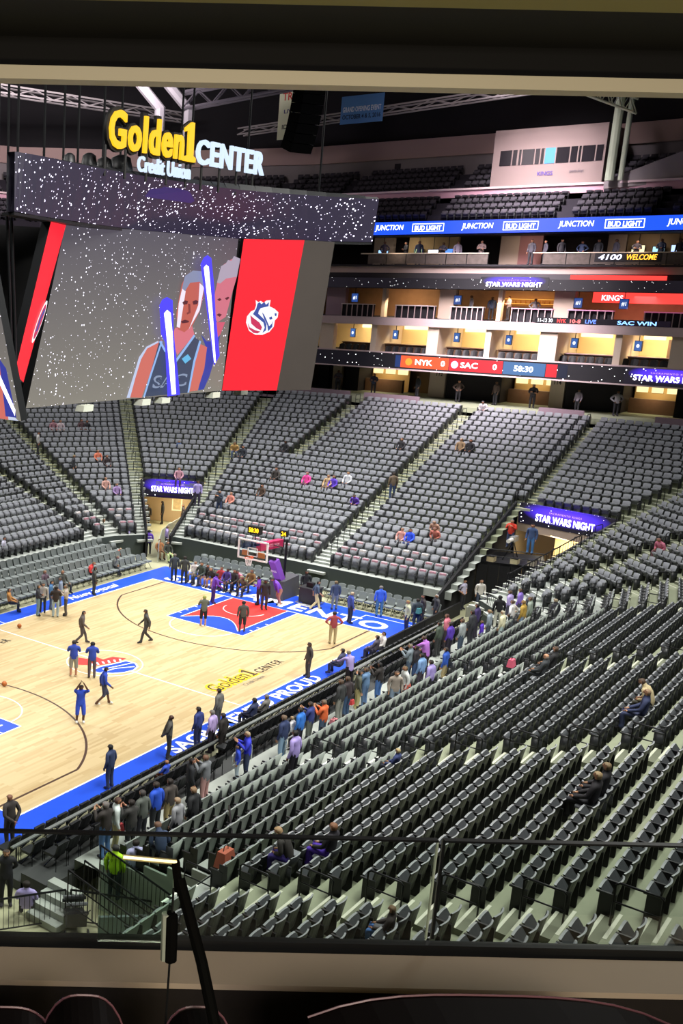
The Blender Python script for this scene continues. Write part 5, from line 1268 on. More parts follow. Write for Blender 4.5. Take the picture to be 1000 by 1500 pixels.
# blue sponsor ribbon
XB = 46.0
mb = MB(); mb.box(XB, Y0, 22.25, XB+.2, Y1, 23.2)
rib = mb.build('led_ribbon', emis('ribbon_blue', '1c4ae0', 1.35)); tag(rib, 'bright blue sponsor LED ribbon under the upper deck', 'LED ribbon')
RT = emis('ribbon_text', 'f2f6ff', 2.2)
for k in range(-2, 4):
    yj, yb = 2.1-7.05*k*.985, 5.9-7.05*k*.985
    if k == -1: pass
    put_text('ribbon_text', fit_text('JUNCTION', 2.35, .52, bold=.012, extrude=.002, shear=.12), RT, (XB-.01, yj, 22.46), (0, -1, 0), (0, 0, 1), rib)
    put_text('ribbon_text', fit_text('BUD LIGHT', 2.1, .36, bold=.03, extrude=.002), RT, (XB-.01, yb, 22.52), (0, -1, 0), (0, 0, 1), rib)
    mb = MB()
    for z in (22.42, 22.98): mb.box(XB-.02, yb-1.25, z, XB-.01, yb+1.25, z+.05)
    for y in (-1.25, 1.2): mb.box(XB-.02, yb+y, 22.42, XB-.01, yb+y+.05, 23.03)
    mb.build('ribbon_frame', RT, rib)

# upper deck following the building's outline
UP = [(47, -36), (48.6, -20), (49.4, -12.0), (50, -5.2), (50, 20), (46, 31), (37, 40), (20, 44), (-12, 44)]
def offset(off):
    out = []
    for i, p in enumerate(UP):
        p = Vector((*p, 0)); a = Vector((*UP[max(i-1, 0)], 0)); b = Vector((*UP[min(i+1, len(UP)-1)], 0))
        t = (b-a).normalized(); n = Vector((t.y, -t.x, 0)); out.append(p+n*off)
    return out
def band(name, o0, z0, o1, z1, mt, label, i0=0, i1=None, th=.25, cat='wall'):
    A, B = offset(o0), offset(o1); A2, B2 = offset(o0+th), offset(o1+th)
    mb = MB()
    for i in range(i0, (i1 or len(A)-1)):
        mb.hexa([A[i]+up*z0, A[i+1]+up*z0, A2[i+1]+up*z0, A2[i]+up*z0, B[i]+up*z1, B[i+1]+up*z1, B2[i+1]+up*z1, B2[i]+up*z1])
    return struct(mb.build(name, mt), label, cat)
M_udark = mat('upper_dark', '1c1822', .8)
mb = MB()
useats = []
for r_ in range(4): pass
def deck(name, off0, z0, n, label, tr=.85, rs=.5):
    mb = MB()
    for r_ in range(n):
        A, B = offset(off0+tr*r_), offset(off0+tr*(r_+1)); z = z0+rs*r_
        for i in range(len(A)-1):
            mb.quad(A[i]+up*(z-rs), A[i+1]+up*(z-rs), A[i+1]+up*z, A[i]+up*z); mb.quad(A[i]+up*z, A[i+1]+up*z, B[i+1]+up*z, B[i]+up*z)
            L = (A[i+1]-A[i]).length; t = (A[i+1]-A[i]).normalized(); nn_ = Vector((t.y, -t.x, 0)); cnt = int(L/.56)
            for q in range(cnt):
                s_ = (q+.5)*L/cnt
                if abs((s_+3) % 9.5-4.7) < .55: continue
                pos = A[i]+t*s_+nn_*.5+up*z
                if pos.x > 49.5 and -5.4 < pos.y < 3.4 and z > 25.4: continue
                if in_view(pos) is not None: useats.append(('cb', pos, nn_))
    return struct(mb.build(name, M_udark), label, 'terrace')
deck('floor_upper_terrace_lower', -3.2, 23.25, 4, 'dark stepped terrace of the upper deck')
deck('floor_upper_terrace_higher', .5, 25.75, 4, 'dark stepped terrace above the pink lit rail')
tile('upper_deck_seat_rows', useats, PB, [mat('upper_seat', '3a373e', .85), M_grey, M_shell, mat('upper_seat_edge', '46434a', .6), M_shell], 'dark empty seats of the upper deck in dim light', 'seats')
band('trim_upper_rail', -.05, 25.2, -.05, 25.75, mat('rail_pink', 'c89cac', .6), 'pinkish fascia rail across the upper deck', cat='trim')
band('trim_upper_rail_cap', -.2, 25.75, -.2, 25.9, mat('rail_cap', 'd8c0c4', .5), 'pale cap on the upper deck rail', th=.4, cat='trim')
band('wall_upper_back', 4.2, 27.0, 4.2, 28.9, mat('upper_grey', '7d7678', .8, noise=.15, scale=.6), 'grey back wall above the upper deck')
band('wall_upper_beige', 4.0, 28.9, 4.0, 30.4, mat('upper_beige', '9c8480', .8), 'beige band wall along the upper deck')
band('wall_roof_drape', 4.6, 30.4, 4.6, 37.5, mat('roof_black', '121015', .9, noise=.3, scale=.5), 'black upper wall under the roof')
for y in (12.6, 4.2): 
    mb = MB(); mb.box(54.1, y-.25, 28.0, 54.16, y+.25, 28.55); o = mb.build('section_plate', M_dark); tag(o, f"small dark section plate on the upper wall, {'left' if y > 9 else 'right'} one", 'sign')
mb = MB(); mb.hexa([(49.7, -12.5, 25.8), (49.95, -12.5, 25.8), (49.95, -5.25, 25.4), (49.7, -5.25, 25.4), (49.7, -12.5, 28.6), (49.95, -12.5, 28.6), (49.95, -5.25, 25.95), (49.7, -5.25, 25.95)])
struct(mb.build('trim_upper_stair_rail', mat('stair_rail_grey', '8e8688', .7)), 'grey sloping parapet right of the control room', 'trim')
# control room box
mb = MB(); mb.box(49.9, -5.0, 25.9, 53.8, 3.0, 30.0); pb = mb.build('control_room', mat('booth_beige', '8e7c78', .75)); tag(pb, 'beige control room box with a band of windows on the upper deck', 'booth')
xs = [2.45, 1.55, 1.2, .8, .55, -.45, -.65, -1.0, -1.5, -2.5, -2.65, -3.2, -3.3, -4.3, -4.4, -4.85]
pairs = [(2.45, 1.6), (1.5, 1.2), (1.05, .9), (.8, -.05), (-.15, -.45), (-.55, -.75), (-.85, -1.55), (-1.65, -2.55), (-2.65, -3.1), (-3.2, -3.35), (-3.45, -4.3), (-4.4, -4.85)]
for k, (a, b) in enumerate(pairs):
    mb = MB(); mb.box(49.86, b, 27.4, 49.9, a, 28.5); mb.build('window_pane', emis('booth_screen', '6ab8f0', 1.3) if k == 6 else mat('booth_glass', '1e1b20', .2, spec=.7), pb)
put_text('booth_sign', fit_text('KINGS', 1.1, .3, bold=.02, extrude=.004), mat('sign_violet', '5a4a90', .5), (49.86, -1.0, 26.55), (0, -1, 0), (0, 0, 1), pb)
put_text('booth_sign', fit_text('sports kings', 1.0, .3, extrude=.004, shear=.2), mat('sign_grey', '6a6068', .5), (49.86, -3.2, 26.6), (0, -1, 0), (0, 0, 1), pb)
# column and roof structure
e = empty('roof_column', (49.2, -5.7, 25.9)); tag(e, 'tall pale double column beside the control room', 'column')
for y in (-.0, -.75):
    mb = MB(); mb.tube([(0, y, 0), (0, y-.05, 12)], .18 if y else .3, 10); mb.build('shaft', mat('column_pale', 'b4bea8', .6), e)
slab('ceiling_roof', -40, 64, 38.5, 38.8, mat('roof_deck', '15131a', .9), 'dark roof deck over the arena', 'ceiling', -50, 50)
M_truss = mat('truss_grey', '9a9496', .6); M_truss_d = mat('truss_dim', '57525a', .7)  # same steel; the dim copy has roof shade in its colour
def truss(name, a, b, hgt, wid, label, mt=M_truss, n=None, r_=.09):
    a, b = Vector(a), Vector(b); d = (b-a).normalized(); s_ = Vector((-d.y, d.x, 0)).normalized()*wid/2 if abs(d.z) < .9 else Vector((1, 0, 0))*wid/2
    n = n or max(3, int((b-a).length/2.2)); e = empty(name, a)
    O = Vector((0, 0, 0)); v = b-a; u_ = up*hgt
    for off in (s_, -s_, s_+u_, -s_+u_):
        mb = MB(); mb.tube([O+off, v+off], r_, 6); mb.build('chord', mt, e)
    for k in range(n):
        p, q = v*(k/n), v*((k+1)/n)
        for sd in (s_, -s_):
            mb = MB(); mb.tube([p+sd, (p+q)/2+sd+u_, q+sd], r_*.6, 4); mb.build('web_bar', mt, e)
    return tag(e, label, 'truss', 'roof trusses and catwalks')
truss('lighting_truss', (43.5, -3.0, 31.9), (43.8, -8.2, 29.6), .9, .9, 'bright lit lighting truss tilting beside the pale column', mat('truss_lit', 'd8dcc4', .5), 7, .07)  # its lit look is put into the paler colour
truss('catwalk', (47, -4, 32.2), (47, 24, 30.9), .5, 1.0, 'pale catwalk along the end wall under the roof', M_truss, 9, .07)
truss('catwalk', (12, 40, 33.2), (47, 30, 32.5), .6, 1.2, 'catwalk along the far side under the roof', M_truss, 10, .08)
truss('roof_truss', (8, 36, 35), (26, -2, 37.0), 1.6, 1.6, 'grey roof truss spanning behind the scoreboard sign', M_truss_d, 9, .16)
truss('roof_truss', (30, 34, 35), (36, -20, 37), 1.6, 1.6, 'grey roof truss spanning above the end seats', M_truss_d, 10, .14)
truss('roof_truss', (-4, 40, 34.5), (14, 10, 37), 1.6, 1.6, 'grey roof truss at the top left corner', M_truss_d, 8, .16)
for k, (x, y) in enumerate(((33.1, 22.6), (34.6, 21.0))):
    mb = MB(); mb.tube([(x, y, 26), (x, y, 31.2), (x-1.2, y+1.6, 33.4), (x-1.6, y+2.2, 38.4)], .42, 8); o = mb.build('roof_strut', mat('strut_grey', '8e8a90', .6)); tag(o, f"{['left', 'right'][k]} pale bent roof strut behind the yellow sign letters", 'strut')
truss('roof_truss', (34.5, 21.5, 31.2), (43, 8, 34.0), 1.2, 1.2, 'grey branching roof truss right of the bent struts', M_truss_d, 7, .12)
# banners
def banner(a, b, z0, z1, col, lines, label):
    a, b = Vector(a), Vector(b); xd = (b-a).normalized(); c = (a+b)/2; n_ = Vector((xd.y, -xd.x, 0))
    mb = MB(); mb.obox(c+up*(z0+z1)/2-n_*.03, xd*(b-a).length/2, n_*.03, up*(z1-z0)/2); o = mb.build('banner', mat('banner_'+col, col, .8)); tag(o, label, 'banner')
    for s_, fr, w_, h_, c_ in lines:
        put_text('banner_text', fit_text(s_, (b-a).length*w_, h_, bold=.02, extrude=.004), mat('bt_'+c_, c_, .6), c+up*(z0+(z1-z0)*fr), xd, (0, 0, 1), o)
banner((46.2, 14.2, 0), (46.2, 10.6, 0), 30.9, 33.0, '5c8ed0', (('GRAND OPENING EVENT', .42, .9, .4, 'e8f0ff'), ('OCTOBER 4 & 5, 2016', .14, .9, .4, '1c2c50')), 'blue grand opening banner hanging under the roof')
banner((44, 18.6, 0), (44, 16.6, 0), 29.8, 33.8, 'd0d4b8', (('TRA', .75, .7, .6, 'c03030'), ('LIVE', .5, .5, .3, '3a3a6a'), ('IDEA', .2, .6, .35, '3a3a30')), 'tall pale banner left of the blue grand opening banner')
# hung speaker arrays
def speakers(x, y, ztop, n, label, hd):
    e = empty('speaker_array', (x, y, ztop)); tag(e, label, 'speaker array', 'hung line array speakers')
    p = Vector((0, 0, 0)); a = 8
    h = Vector((math.cos(R(hd)), math.sin(R(hd)), 0)); s_ = Vector((-h.y, h.x, 0))
    for k in range(n):
        dn = Vector((0, 0, -1))*math.cos(R(a))-h*math.sin(R(a)); fr = h*math.cos(R(a))-up*math.sin(R(a))
        mb = MB(); mb.obox(p+dn*.22, s_*.65, fr*.4, dn*.205); mb.build('cabinet', mat('speaker_black', '050506', .9, spec=.02), e)
        p = p+dn*.43; a = a-1+k*.55
    mb = MB(); mb.tube([(0, 0, 0), (0, 0, 37.5-ztop)], .03, 4); mb.build('hang_cable', M_steel, e)
speakers(-6.5, 2.2, 25.6, 8, 'black curved speaker array left of the yellow sign letters', -135)
speakers(10.2, -3.1, 28.9, 11, 'black curved speaker array right of the lit sign', -110)
speakers(-12, 8, 27.5, 8, 'black speaker array near the top left corner', -135)

GFX = {"corners": [[0.0,-0.0],[11.87,-0.01],[11.22,6.16],[0.94,6.17]],"arm_l": [[5.5,0.07],[5.75,0.84],[5.87,1.56],[6.2,1.94],[6.87,2.16],[7.12,2.21],[6.66,0.91],[6.35,0.01]],"jersey": [[6.94,2.21],[7.38,1.84],[8.19,1.41],[9.14,2.33],[9.66,2.11],[9.4,1.35],[9.32,0.04],[6.43,0.04],[6.66,0.91]],"arm_r": [[9.64,2.02],[10.2,1.87],[10.25,0.98],[10.02,0.1],[9.41,0.08],[9.41,1.29]],"neck": [[7.83,2.67],[7.69,2.36],[7.99,1.87],[8.24,1.6],[9.17,2.39],[8.87,2.82]],"head": [[7.8,4.33],[7.99,4.64],[8.46,4.86],[9.01,4.82],[9.28,4.52],[9.33,3.83],[9.24,3.3],[8.93,2.77],[8.45,2.5],[7.98,2.62],[7.74,3.2],[7.76,3.82]],"hair": [[7.84,4.18],[7.9,4.64],[8.37,4.86],[8.92,4.85],[9.27,4.57],[9.32,4.2],[8.93,4.45],[8.31,4.4],[8.06,4.08]],"cheek": [[7.87,4.23],[8.11,4.08],[8.1,2.67],[7.88,2.72],[7.79,3.61]],"cheek_r": [[8.94,4.4],[9.28,4.25],[9.23,3.35],[8.7,2.61],[8.81,2.87],[9.08,3.56]],"eyes": [[[7.99,3.65],[8.14,3.73],[8.34,3.7],[8.33,3.59],[8.09,3.56]],[[8.64,3.69],[8.85,3.75],[9.03,3.7],[8.98,3.59],[8.73,3.57]]],"mouth": [[8.06,2.93],[8.33,2.99],[8.61,2.94],[8.58,2.88],[8.18,2.85]],"nose": [[8.36,3.61],[8.51,3.59],[8.62,3.25],[8.41,3.19],[8.35,3.25],[8.47,3.3]],"outline": [[5.42,0.06],[5.65,0.9],[5.83,1.59],[6.19,1.98],[6.86,2.19],[6.92,2.13],[6.25,1.91],[5.97,1.51],[5.79,0.84],[5.63,0.05]],"trim": [[[6.91,2.16],[7.02,2.19],[7.39,1.86],[8.2,1.47],[9.12,2.39],[9.24,2.34],[8.26,1.34],[7.36,1.76]],[[7.04,2.18],[7.13,2.16],[6.75,0.88],[6.52,0.03],[6.42,0.03],[6.64,0.91]],[[9.55,2.16],[9.68,2.11],[9.5,1.31],[9.41,0.06],[9.3,0.05],[9.36,1.35]]],"glow1": [[6.45,3.55],[6.57,3.76],[6.84,3.86],[7.22,3.74],[7.62,2.46],[8.64,0.03],[7.83,0.01],[7.13,2.16],[6.8,2.48]],"core1": [[6.8,3.25],[6.96,3.38],[7.2,3.27],[7.53,2.46],[8.35,0.08],[8.08,0.07],[7.05,2.68]],"glow2": [[8.66,5.12],[8.81,5.38],[9.02,5.47],[9.3,5.37],[9.82,4.26],[10.21,3.19],[10.98,1.52],[10.7,1.13],[9.65,3.19]],"core2": [[8.9,5.0],[9.03,5.11],[9.21,5.04],[9.9,3.46],[10.78,1.24],[10.66,1.25],[9.71,3.3]],"head2": [[10.22,4.48],[10.42,5.12],[11.19,5.47],[11.56,5.37],[11.53,4.67],[11.4,4.12],[11.21,3.08],[10.69,2.86],[10.36,3.08],[10.15,3.73]],"hair2": [[10.19,4.43],[10.29,5.07],[10.59,5.18],[10.7,5.32],[10.95,5.3],[11.08,5.49],[11.55,5.4],[11.52,4.69],[10.77,4.6],[10.42,4.4]],"neck2": [[10.3,2.86],[11.23,2.86],[11.03,2.36],[10.7,2.14],[10.33,2.42]],"jersey2": [[9.68,2.38],[10.14,2.1],[10.72,2.09],[11.04,2.33],[11.01,1.74],[10.74,0.62],[10.49,0.12],[10.11,0.1],[10.21,1.82]],"eyes2": [[[10.38,3.77],[10.56,3.83],[10.7,3.76],[10.54,3.71]],[[10.9,3.82],[11.12,3.89],[11.23,3.84],[11.06,3.75]]],"mouth2": [[10.51,3.16],[10.68,3.22],[10.89,3.17],[10.77,3.08]],"sac": [[6.78,0.37],[8.98,0.84]],"logo1": [[8.5,1.46],[8.86,1.63],[9.14,1.44],[8.78,1.26]]}
LOGO = {"corners": [[-0.0,-0.0],[2.49,0.0],[2.79,6.21],[0.15,6.18]],"dark": [[2.49,0.0],[4.07,0.03],[4.14,6.17],[2.79,6.21]],"white": [[0.69,2.86],[0.7,3.11],[0.85,3.32],[1.0,3.39],[1.04,3.57],[0.99,3.78],[1.12,3.7],[1.22,3.75],[1.35,3.68],[1.47,3.77],[1.65,3.79],[1.64,3.54],[1.88,3.44],[2.07,3.3],[2.07,3.09],[1.96,2.96],[1.95,2.71],[1.79,2.49],[1.49,2.36],[1.17,2.36],[0.87,2.52]],"mane": [[1.09,3.64],[1.18,3.7],[1.26,3.62],[1.39,3.71],[1.47,3.6],[1.59,3.71],[1.59,3.54],[1.26,3.46],[1.19,3.35],[1.18,3.23],[1.49,2.99],[1.61,2.79],[1.62,2.55],[1.48,2.44],[1.55,2.66],[1.46,2.87],[1.16,3.07],[0.95,3.21],[1.06,3.43]],"mane2": [[1.34,3.29],[1.44,3.2],[1.55,3.04],[1.64,2.89],[1.74,2.72],[1.84,2.83],[1.86,2.96],[1.88,2.7],[1.72,2.51],[1.65,2.76],[1.46,3.04]],"jaw": [[1.68,3.08],[1.79,3.13],[1.84,3.03],[1.73,2.99]],"nose": [[1.9,3.27],[2.0,3.25],[1.99,3.13],[1.92,3.17]],"red1": [[0.83,3.17],[0.96,3.07],[1.28,2.87],[1.42,2.68],[1.39,2.55],[1.18,2.63],[0.92,2.82]],"red2": [[0.76,2.86],[0.87,2.67],[1.14,2.55],[1.38,2.5],[1.25,2.42],[1.07,2.44],[0.84,2.61]],"s2": [0.8239246370750379,-0.5666993845247823,0.0],"up2": [-0.07965216056661466,-0.11580633273869506,0.990072940047694],"W0": [0.24,-5.47,13.5]}

# ------------------------------------------------------------------ centre-hung scoreboard
sb = empty('center_scoreboard', (0, 0, 0)); tag(sb, 'huge centre hung video scoreboard with lit sign letters on top', 'scoreboard')
L_grey = stars('screen_space', '55505c', 'f0ecff', 8.5, .20, .75, 2.3, None, '8a857a')
def qpanel(name, q, mt, parent, back=.3):
    """flat panel through four corners, with thickness behind it"""
    q = [Vector(p) for p in q]; n = (q[1]-q[0]).cross(q[3]-q[0]).normalized()
    mb = MB(); r_ = [p-n*back for p in q]
    mb.v = [tuple(p) for p in q+r_]; mb.f = [(0, 1, 2, 3), (7, 6, 5, 4), (4, 5, 1, 0), (5, 6, 2, 1), (6, 7, 3, 2), (7, 4, 0, 3)]; mb.m = [0, 1, 1, 1, 1, 1]
    return mb.build(name, [mt, M_plast], parent)
BL = Vector((-11.56, -5.13, 13.5)); S1 = Vector((.99968548, -.02507862, 0)); U1 = Vector((-.0030496, -.12156308, .99257902))
P1 = lambda p: BL+S1*p[0]+U1*p[1]
main = qpanel('main_screen', [P1(p) for p in GFX['corners']], L_grey, sb, .35)
skin = lambda k, c, s=.75: emis('px_'+k, c, s)
Z = [.01]
def pic(nm, pts, mt, parent=None):
    Z[0] += .004
    return shape_on(nm, pts, BL, S1, U1, mt, Z[0], parent or main, .003)
# second player, first player, light blades
pic('player_body', GFX['jersey2'], skin('j2', '3a46a8')); pic('player_body', GFX['neck2'], skin('sk3', 'd8607a')); pic('player_head', GFX['head2'], skin('sk2', 'd8788a'))
pic('player_hair', GFX['hair2'], skin('h2', 'b4a8bc')); pic('player_mouth', GFX['mouth2'], skin('dk', '5c2430'))
for p in GFX['eyes2']: pic('player_eye', p, skin('dk', '5c2430'))
pic('player_arm', GFX['arm_r'], skin('sk1', 'd87468')); pic('player_arm', GFX['arm_l'], skin('sk1', 'd87468')); pic('arm_outline', GFX['outline'], skin('ol', 'c8d4f4'))
pic('player_neck', GFX['neck'], skin('sk4', 'e07a86')); pic('player_jersey', GFX['jersey'], skin('j1', '4a5672', .6))
for p in GFX['trim']: pic('jersey_trim', p, skin('ol2', '8cb0e4', .9))
pic('player_head', GFX['head'], skin('sk5', 'c86458')); pic('player_cheek', GFX['cheek'], skin('wh', 'e8dcec', .9)); pic('player_cheek', GFX['cheek_r'], skin('wh', 'e8dcec', .9)); pic('player_hair', GFX['hair'], skin('h1', '8e94b4'))
for p in GFX['eyes']: pic('player_eye', p, skin('dk', '5c2430'))
pic('player_mouth', GFX['mouth'], skin('dk', '5c2430')); pic('player_nose', GFX['nose'], skin('nz', '8a3c3c')); pic('jersey_badge', GFX['logo1'], skin('bd', '6ac0f0'))
(a0, b0), (a1, b1) = GFX['sac']
put_text('jersey_text', fit_text('SAC', 2.2, .5, bold=.03, extrude=.001), skin('ol3', '8a98b4', .8), P1(((a0+a1)/2, b0)), S1, U1, main, .16)
put_text('jersey_text', fit_text('SAC', 1.95, .36, bold=.0, extrude=.001), skin('j1', '4a5672', .6), P1(((a0+a1)/2, b0+.07)), S1, U1, main, .166)
Z[0] = .18
pic('blade_glow', GFX['glow1'], skin('gl', '4038e8', 1.3)); pic('blade_glow', GFX['glow2'], skin('gl', '4038e8', 1.3))
def shrink(pts, k):
    c = [sum(p[i] for p in pts)/len(pts) for i in (0, 1)]; return [(c[0]+(p[0]-c[0])*k, c[1]+(p[1]-c[1])*(k+.08)) for p in pts]
pic('blade_core', GFX['core1'], skin('core', 'eae8ff', 2.4)); pic('blade_core', GFX['core2'], skin('core', 'eae8ff', 2.4))
# right wing: red banner panel with the lion ball badge, then a dark panel
W0 = Vector(LOGO['W0']); S2, U2 = Vector(LOGO['s2']), Vector(LOGO['up2'])
P2 = lambda p: W0+S2*p[0]+U2*p[1]
L_red = emis('screen_red', 'f01c2c', 1.1)
wing = qpanel('red_wing_screen', [P2(p) for p in LOGO['corners']], L_red, sb)
qpanel('dark_wing_panel', [P2(p) for p in LOGO['dark']], mat('screen_off', '4c4541', .55, noise=.12, scale=.7), sb)
for k, (nm, c_) in enumerate((('white', 'f0f0f4'), ('mane', '3a4c98'), ('mane2', '3a4c98'), ('jaw', '3a4c98'), ('nose', '3a4c98'), ('red1', 'c03058'), ('red2', 'c03058'))):
    shape_on('badge_piece', LOGO[nm], W0, S2, U2, emis('badge_'+c_, c_, .95), .012+.004*k, wing, .003)
for p in ((.2, 0), ): pass
# left wing: narrow red panel with an oval badge
lw = qpanel('red_side_screen', [(-12.97, -5.89, 14.8), (-11.95, -5.35, 14.42), (-11.0, -6.25, 19.62), (-12.6, -7.0, 19.6)], L_red, sb)
o_ = Vector((-12.97, -5.89, 14.8)); s_ = (Vector((-11.95, -5.35, 14.42))-o_).normalized(); n_ = s_.cross(Vector((-12.6, -7.0, 19.6))-o_).normalized(); u_ = n_.cross(s_)
ov = [(.62+.26*math.cos(R(a)), 2.0+.75*math.sin(R(a))) for a in range(0, 360, 20)]
shape_on('badge_rim', ov, o_, s_, u_, emis('badge_f0f0f4', 'f0f0f4', .95), .012, lw, .003)
shape_on('badge_core', [(.62+.20*math.cos(R(a)), 2.0+.62*math.sin(R(a))) for a in range(0, 360, 20)], o_, s_, u_, emis('badge_c03058', 'c03058', .95), .018, lw, .003)
shape_on('badge_mane', [(.55, 1.6), (.7, 1.75), (.62, 2.1), (.74, 2.4), (.6, 2.5), (.5, 2.1)], o_, s_, u_, emis('badge_3a4c98', '3a4c98', .95), .022, lw, .003)
# end screen at the picture's left edge
E0, E1, E2, E3 = Vector((-15.0, 4, 13.6)), Vector((-15.0, -8.12, 13.6)), Vector((-16.1, -7.42, 19.48)), Vector((-16.1, 4, 19.48))
es = qpanel('end_screen', [E0, E1, E2, E3], L_grey, sb)
sx_ = (E1-E0).normalized(); ux_ = sx_.cross((sx_.cross(E3-E0)).normalized())*-1
ux_ = (E3-E0)-(E3-E0).dot(sx_)*sx_; ux_.normalize()
for k, (pts, c_, st_) in enumerate((([(11.0, 0), (11.6, .3), (12.02, 0)], 'c8d0e8', .8), ([(10.4, 0), (11.6, 0), (11.55, 1.2), (11.45, 3.0), (11.0, 3.4), (10.4, 3.2)], 'd87468', .75), ([(11.5, .1), (11.95, .1), (11.75, 1.6), (11.5, 1.9)], '3a40a0', .8), ([(11.0, 1.9), (11.15, 2.05), (11.95, .35), (11.9, .15)], 'eae8ff', 2.0), ([(10.8, 4.4), (11.3, 4.4), (11.15, 5.9), (10.8, 5.9)], 'e02c38', 1.0))):
    shape_on('end_screen_figure', pts, E0, sx_, ux_, emis('es_'+c_, c_, st_), .012+.005*k, es, .003)
# body behind the screens
mb = MB(); mb.hexa([(-14.5, -4.6, 14.0), (3.0, -5.0, 14.0), (4, 6, 14.0), (-14.4, 6, 14.0), (-14.6, -5.0, 19.5), (3.2, -6.2, 19.5), (4, 6, 19.5), (-15.4, 6, 19.5)])
mb.build('inner_frame', mat('board_black', '0d0c0e', .8), sb)
for k, (x, y) in enumerate(((-13.6, -6.6), (-13.9, -6.9), (-14.4, -7.2))):
    mb = MB(); mb.tube([(x, y, 13.9), (x-.4, y, 19.6)], .05, 6); mb.build('frame_strut', M_steel, sb)
for x in (-8.9, -5.4, -4.1, -.5, 1.7):
    mb = MB(); mb.hexa([(x, -5.5, 13.22), (x+.55, -5.5, 13.22), (x+.55, -5.1, 13.22), (x, -5.1, 13.22), (x+.1, -5.45, 13.44), (x+.65, -5.45, 13.44), (x+.65, -5.1, 13.44), (x+.1, -5.1, 13.44)]); mb.build('underside_lamp', mat('lamp_grey', 'b8bcae', .5), sb)
# ribbon above
RT_ = [(-15.36, -8.0), (-14.23, -7.95), (-11.83, -7.53), (-8.52, -7.15), (-5.27, -7.08), (-2.19, -7.25), (1.08, -8.27), (4.08, -9.83)]
RB_ = [(-15.5, -8.15), (-13.6, -7.48), (-10.7, -6.68), (-6.46, -5.75), (-2.55, -5.45), (.37, -5.75), (2.69, -7.55), (4.46, -9.53)]
def smooth(pts, n=4):
    out = []
    for i in range(len(pts)-1):
        p0, p1, p2, p3 = (Vector((*pts[max(0, min(len(pts)-1, j))], 0)) for j in (i-1, i, i+1, i+2))
        for k in range(n):
            t = k/n; out.append(.5*((2*p1)+(-p0+p2)*t+(2*p0-5*p1+4*p2-p3)*t*t+(-p0+3*p1-3*p2+p3)*t**3))
    out.append(Vector((*pts[-1], 0))); return out
T_, B_2 = smooth(RT_), smooth(RB_)
mb = MB()
for i in range(len(T_)-1):
    a, b, c, d = B_2[i]+up*19.66, B_2[i+1]+up*19.66, T_[i+1]+up*21.3, T_[i]+up*21.3
    n_ = (b-a).cross(d-a).normalized()*-.25
    mb.quad(a, b, c, d, 0); mb.quad(a+n_, d+n_, c+n_, b+n_, 1); mb.quad(d, c, c+n_, d+n_, 1); mb.quad(b, a, a+n_, b+n_, 1)
rb_ = mb.build('star_ribbon', [stars('ribbon_space', '332c42', 'ece6ff', 8.5, .27, .75, 3.0), M_plast], sb)
mb = MB()
for i in range(len(B_2)-1):
    mb.hexa([B_2[i]+up*19.56, B_2[i+1]+up*19.56, B_2[i+1]+up*19.56+Vector((0, .5, 0)), B_2[i]+up*19.56+Vector((0, .5, 0)), B_2[i]+up*19.64, B_2[i+1]+up*19.64, B_2[i+1]+up*19.64+Vector((0, .5, 0)), B_2[i]+up*19.64+Vector((0, .5, 0))])
mb.build('ribbon_edge', M_plast, sb)
qpanel('purple_glow_panel', [(-7.6, -6.62, 20.7), (-4.3, -6.5, 20.7), (-3.4, -6.98, 21.28), (-7.3, -7.02, 21.28)], emis('ribbon_purple', '3c2e70', .7), rb_, .05)
# sign letters standing on the ribbon
Q0 = Vector((-11.3, -7.4, 21.5)); S3 = Vector((.99974, .0227, 0))
P3 = lambda s, z: Q0+S3*s+up*z
L_gold = emis('sign_gold', 'f2b81e', 1.15); L_ice = emis('sign_ice', 'c2d4ec', 1.1); M_signblk = mat('sign_black', '0e0c0a', .6)
ONE = [(-.36, 0), (.36, 0), (.36, .14), (.2, .2), (.2, 1.3), (.04, 1.3), (-.34, 1.08), (-.34, .96), (-.12, 1.02), (-.12, .2), (-.36, .14)]
put_text('sign_letter_back', fit_text('Golden', 4.5, 1.40, bold=.06, extrude=.06, space=1.10), M_signblk, P3(3.05, .36), S3, (0, -.02, 1), sb, -.08)
put_text('sign_letter', fit_text('Golden', 4.25, 1.18, bold=.022, extrude=.05, space=1.12), L_gold, P3(3.05, .47), S3, (0, -.02, 1), sb, .02)
shape_on('sign_numeral_back', [(p[0]*1.2, p[1]*1.1-.06) for p in ONE], P3(5.58, .47), S3, (0, 0, 1), M_signblk, -.02, sb, .1)
shape_on('sign_numeral', ONE, P3(5.58, .47), S3, (0, 0, 1), L_gold, .07, sb, .1)
put_text('sign_letter', fit_text('CENTER', 4.75, .86, bold=.02, extrude=.05, space=1.1), L_ice, P3(8.45, .44), S3, (0, 0, 1), sb, .0)
put_text('sign_letter', fit_text('Credit Union', 3.15, .5, bold=.01, extrude=.04), L_ice, P3(4.15, -.12), S3, (0, 0, 1), sb, .0)
for s in (.9, 2.0, 3.2, 4.4, 5.6, 6.6, 7.8, 9.0, 10.2):
    mb = MB(); mb.tube([P3(s, -.4)+Vector((0, .1, 0)), P3(s, .55)+Vector((0, .1, 0))], .05, 6); mb.build('sign_post', M_signblk, sb)
for k, (x, y) in enumerate(((-14.5, -7.5), (-12.6, -6.5), (-12.0, -5.5), (-10.8, -6), (-9.3, -6.2), (-8.9, -5.2), (-7.7, -6), (-6.7, -6), (-3.0, -6), (-2.3, -6), (.5, -6.8), (3.2, -8.6))):
    mb = MB(); mb.tube([(x, y+1.0, 21.0), (x, y+1.0, 38.4)], .045, 5); mb.build('hang_cable', M_steel, sb)
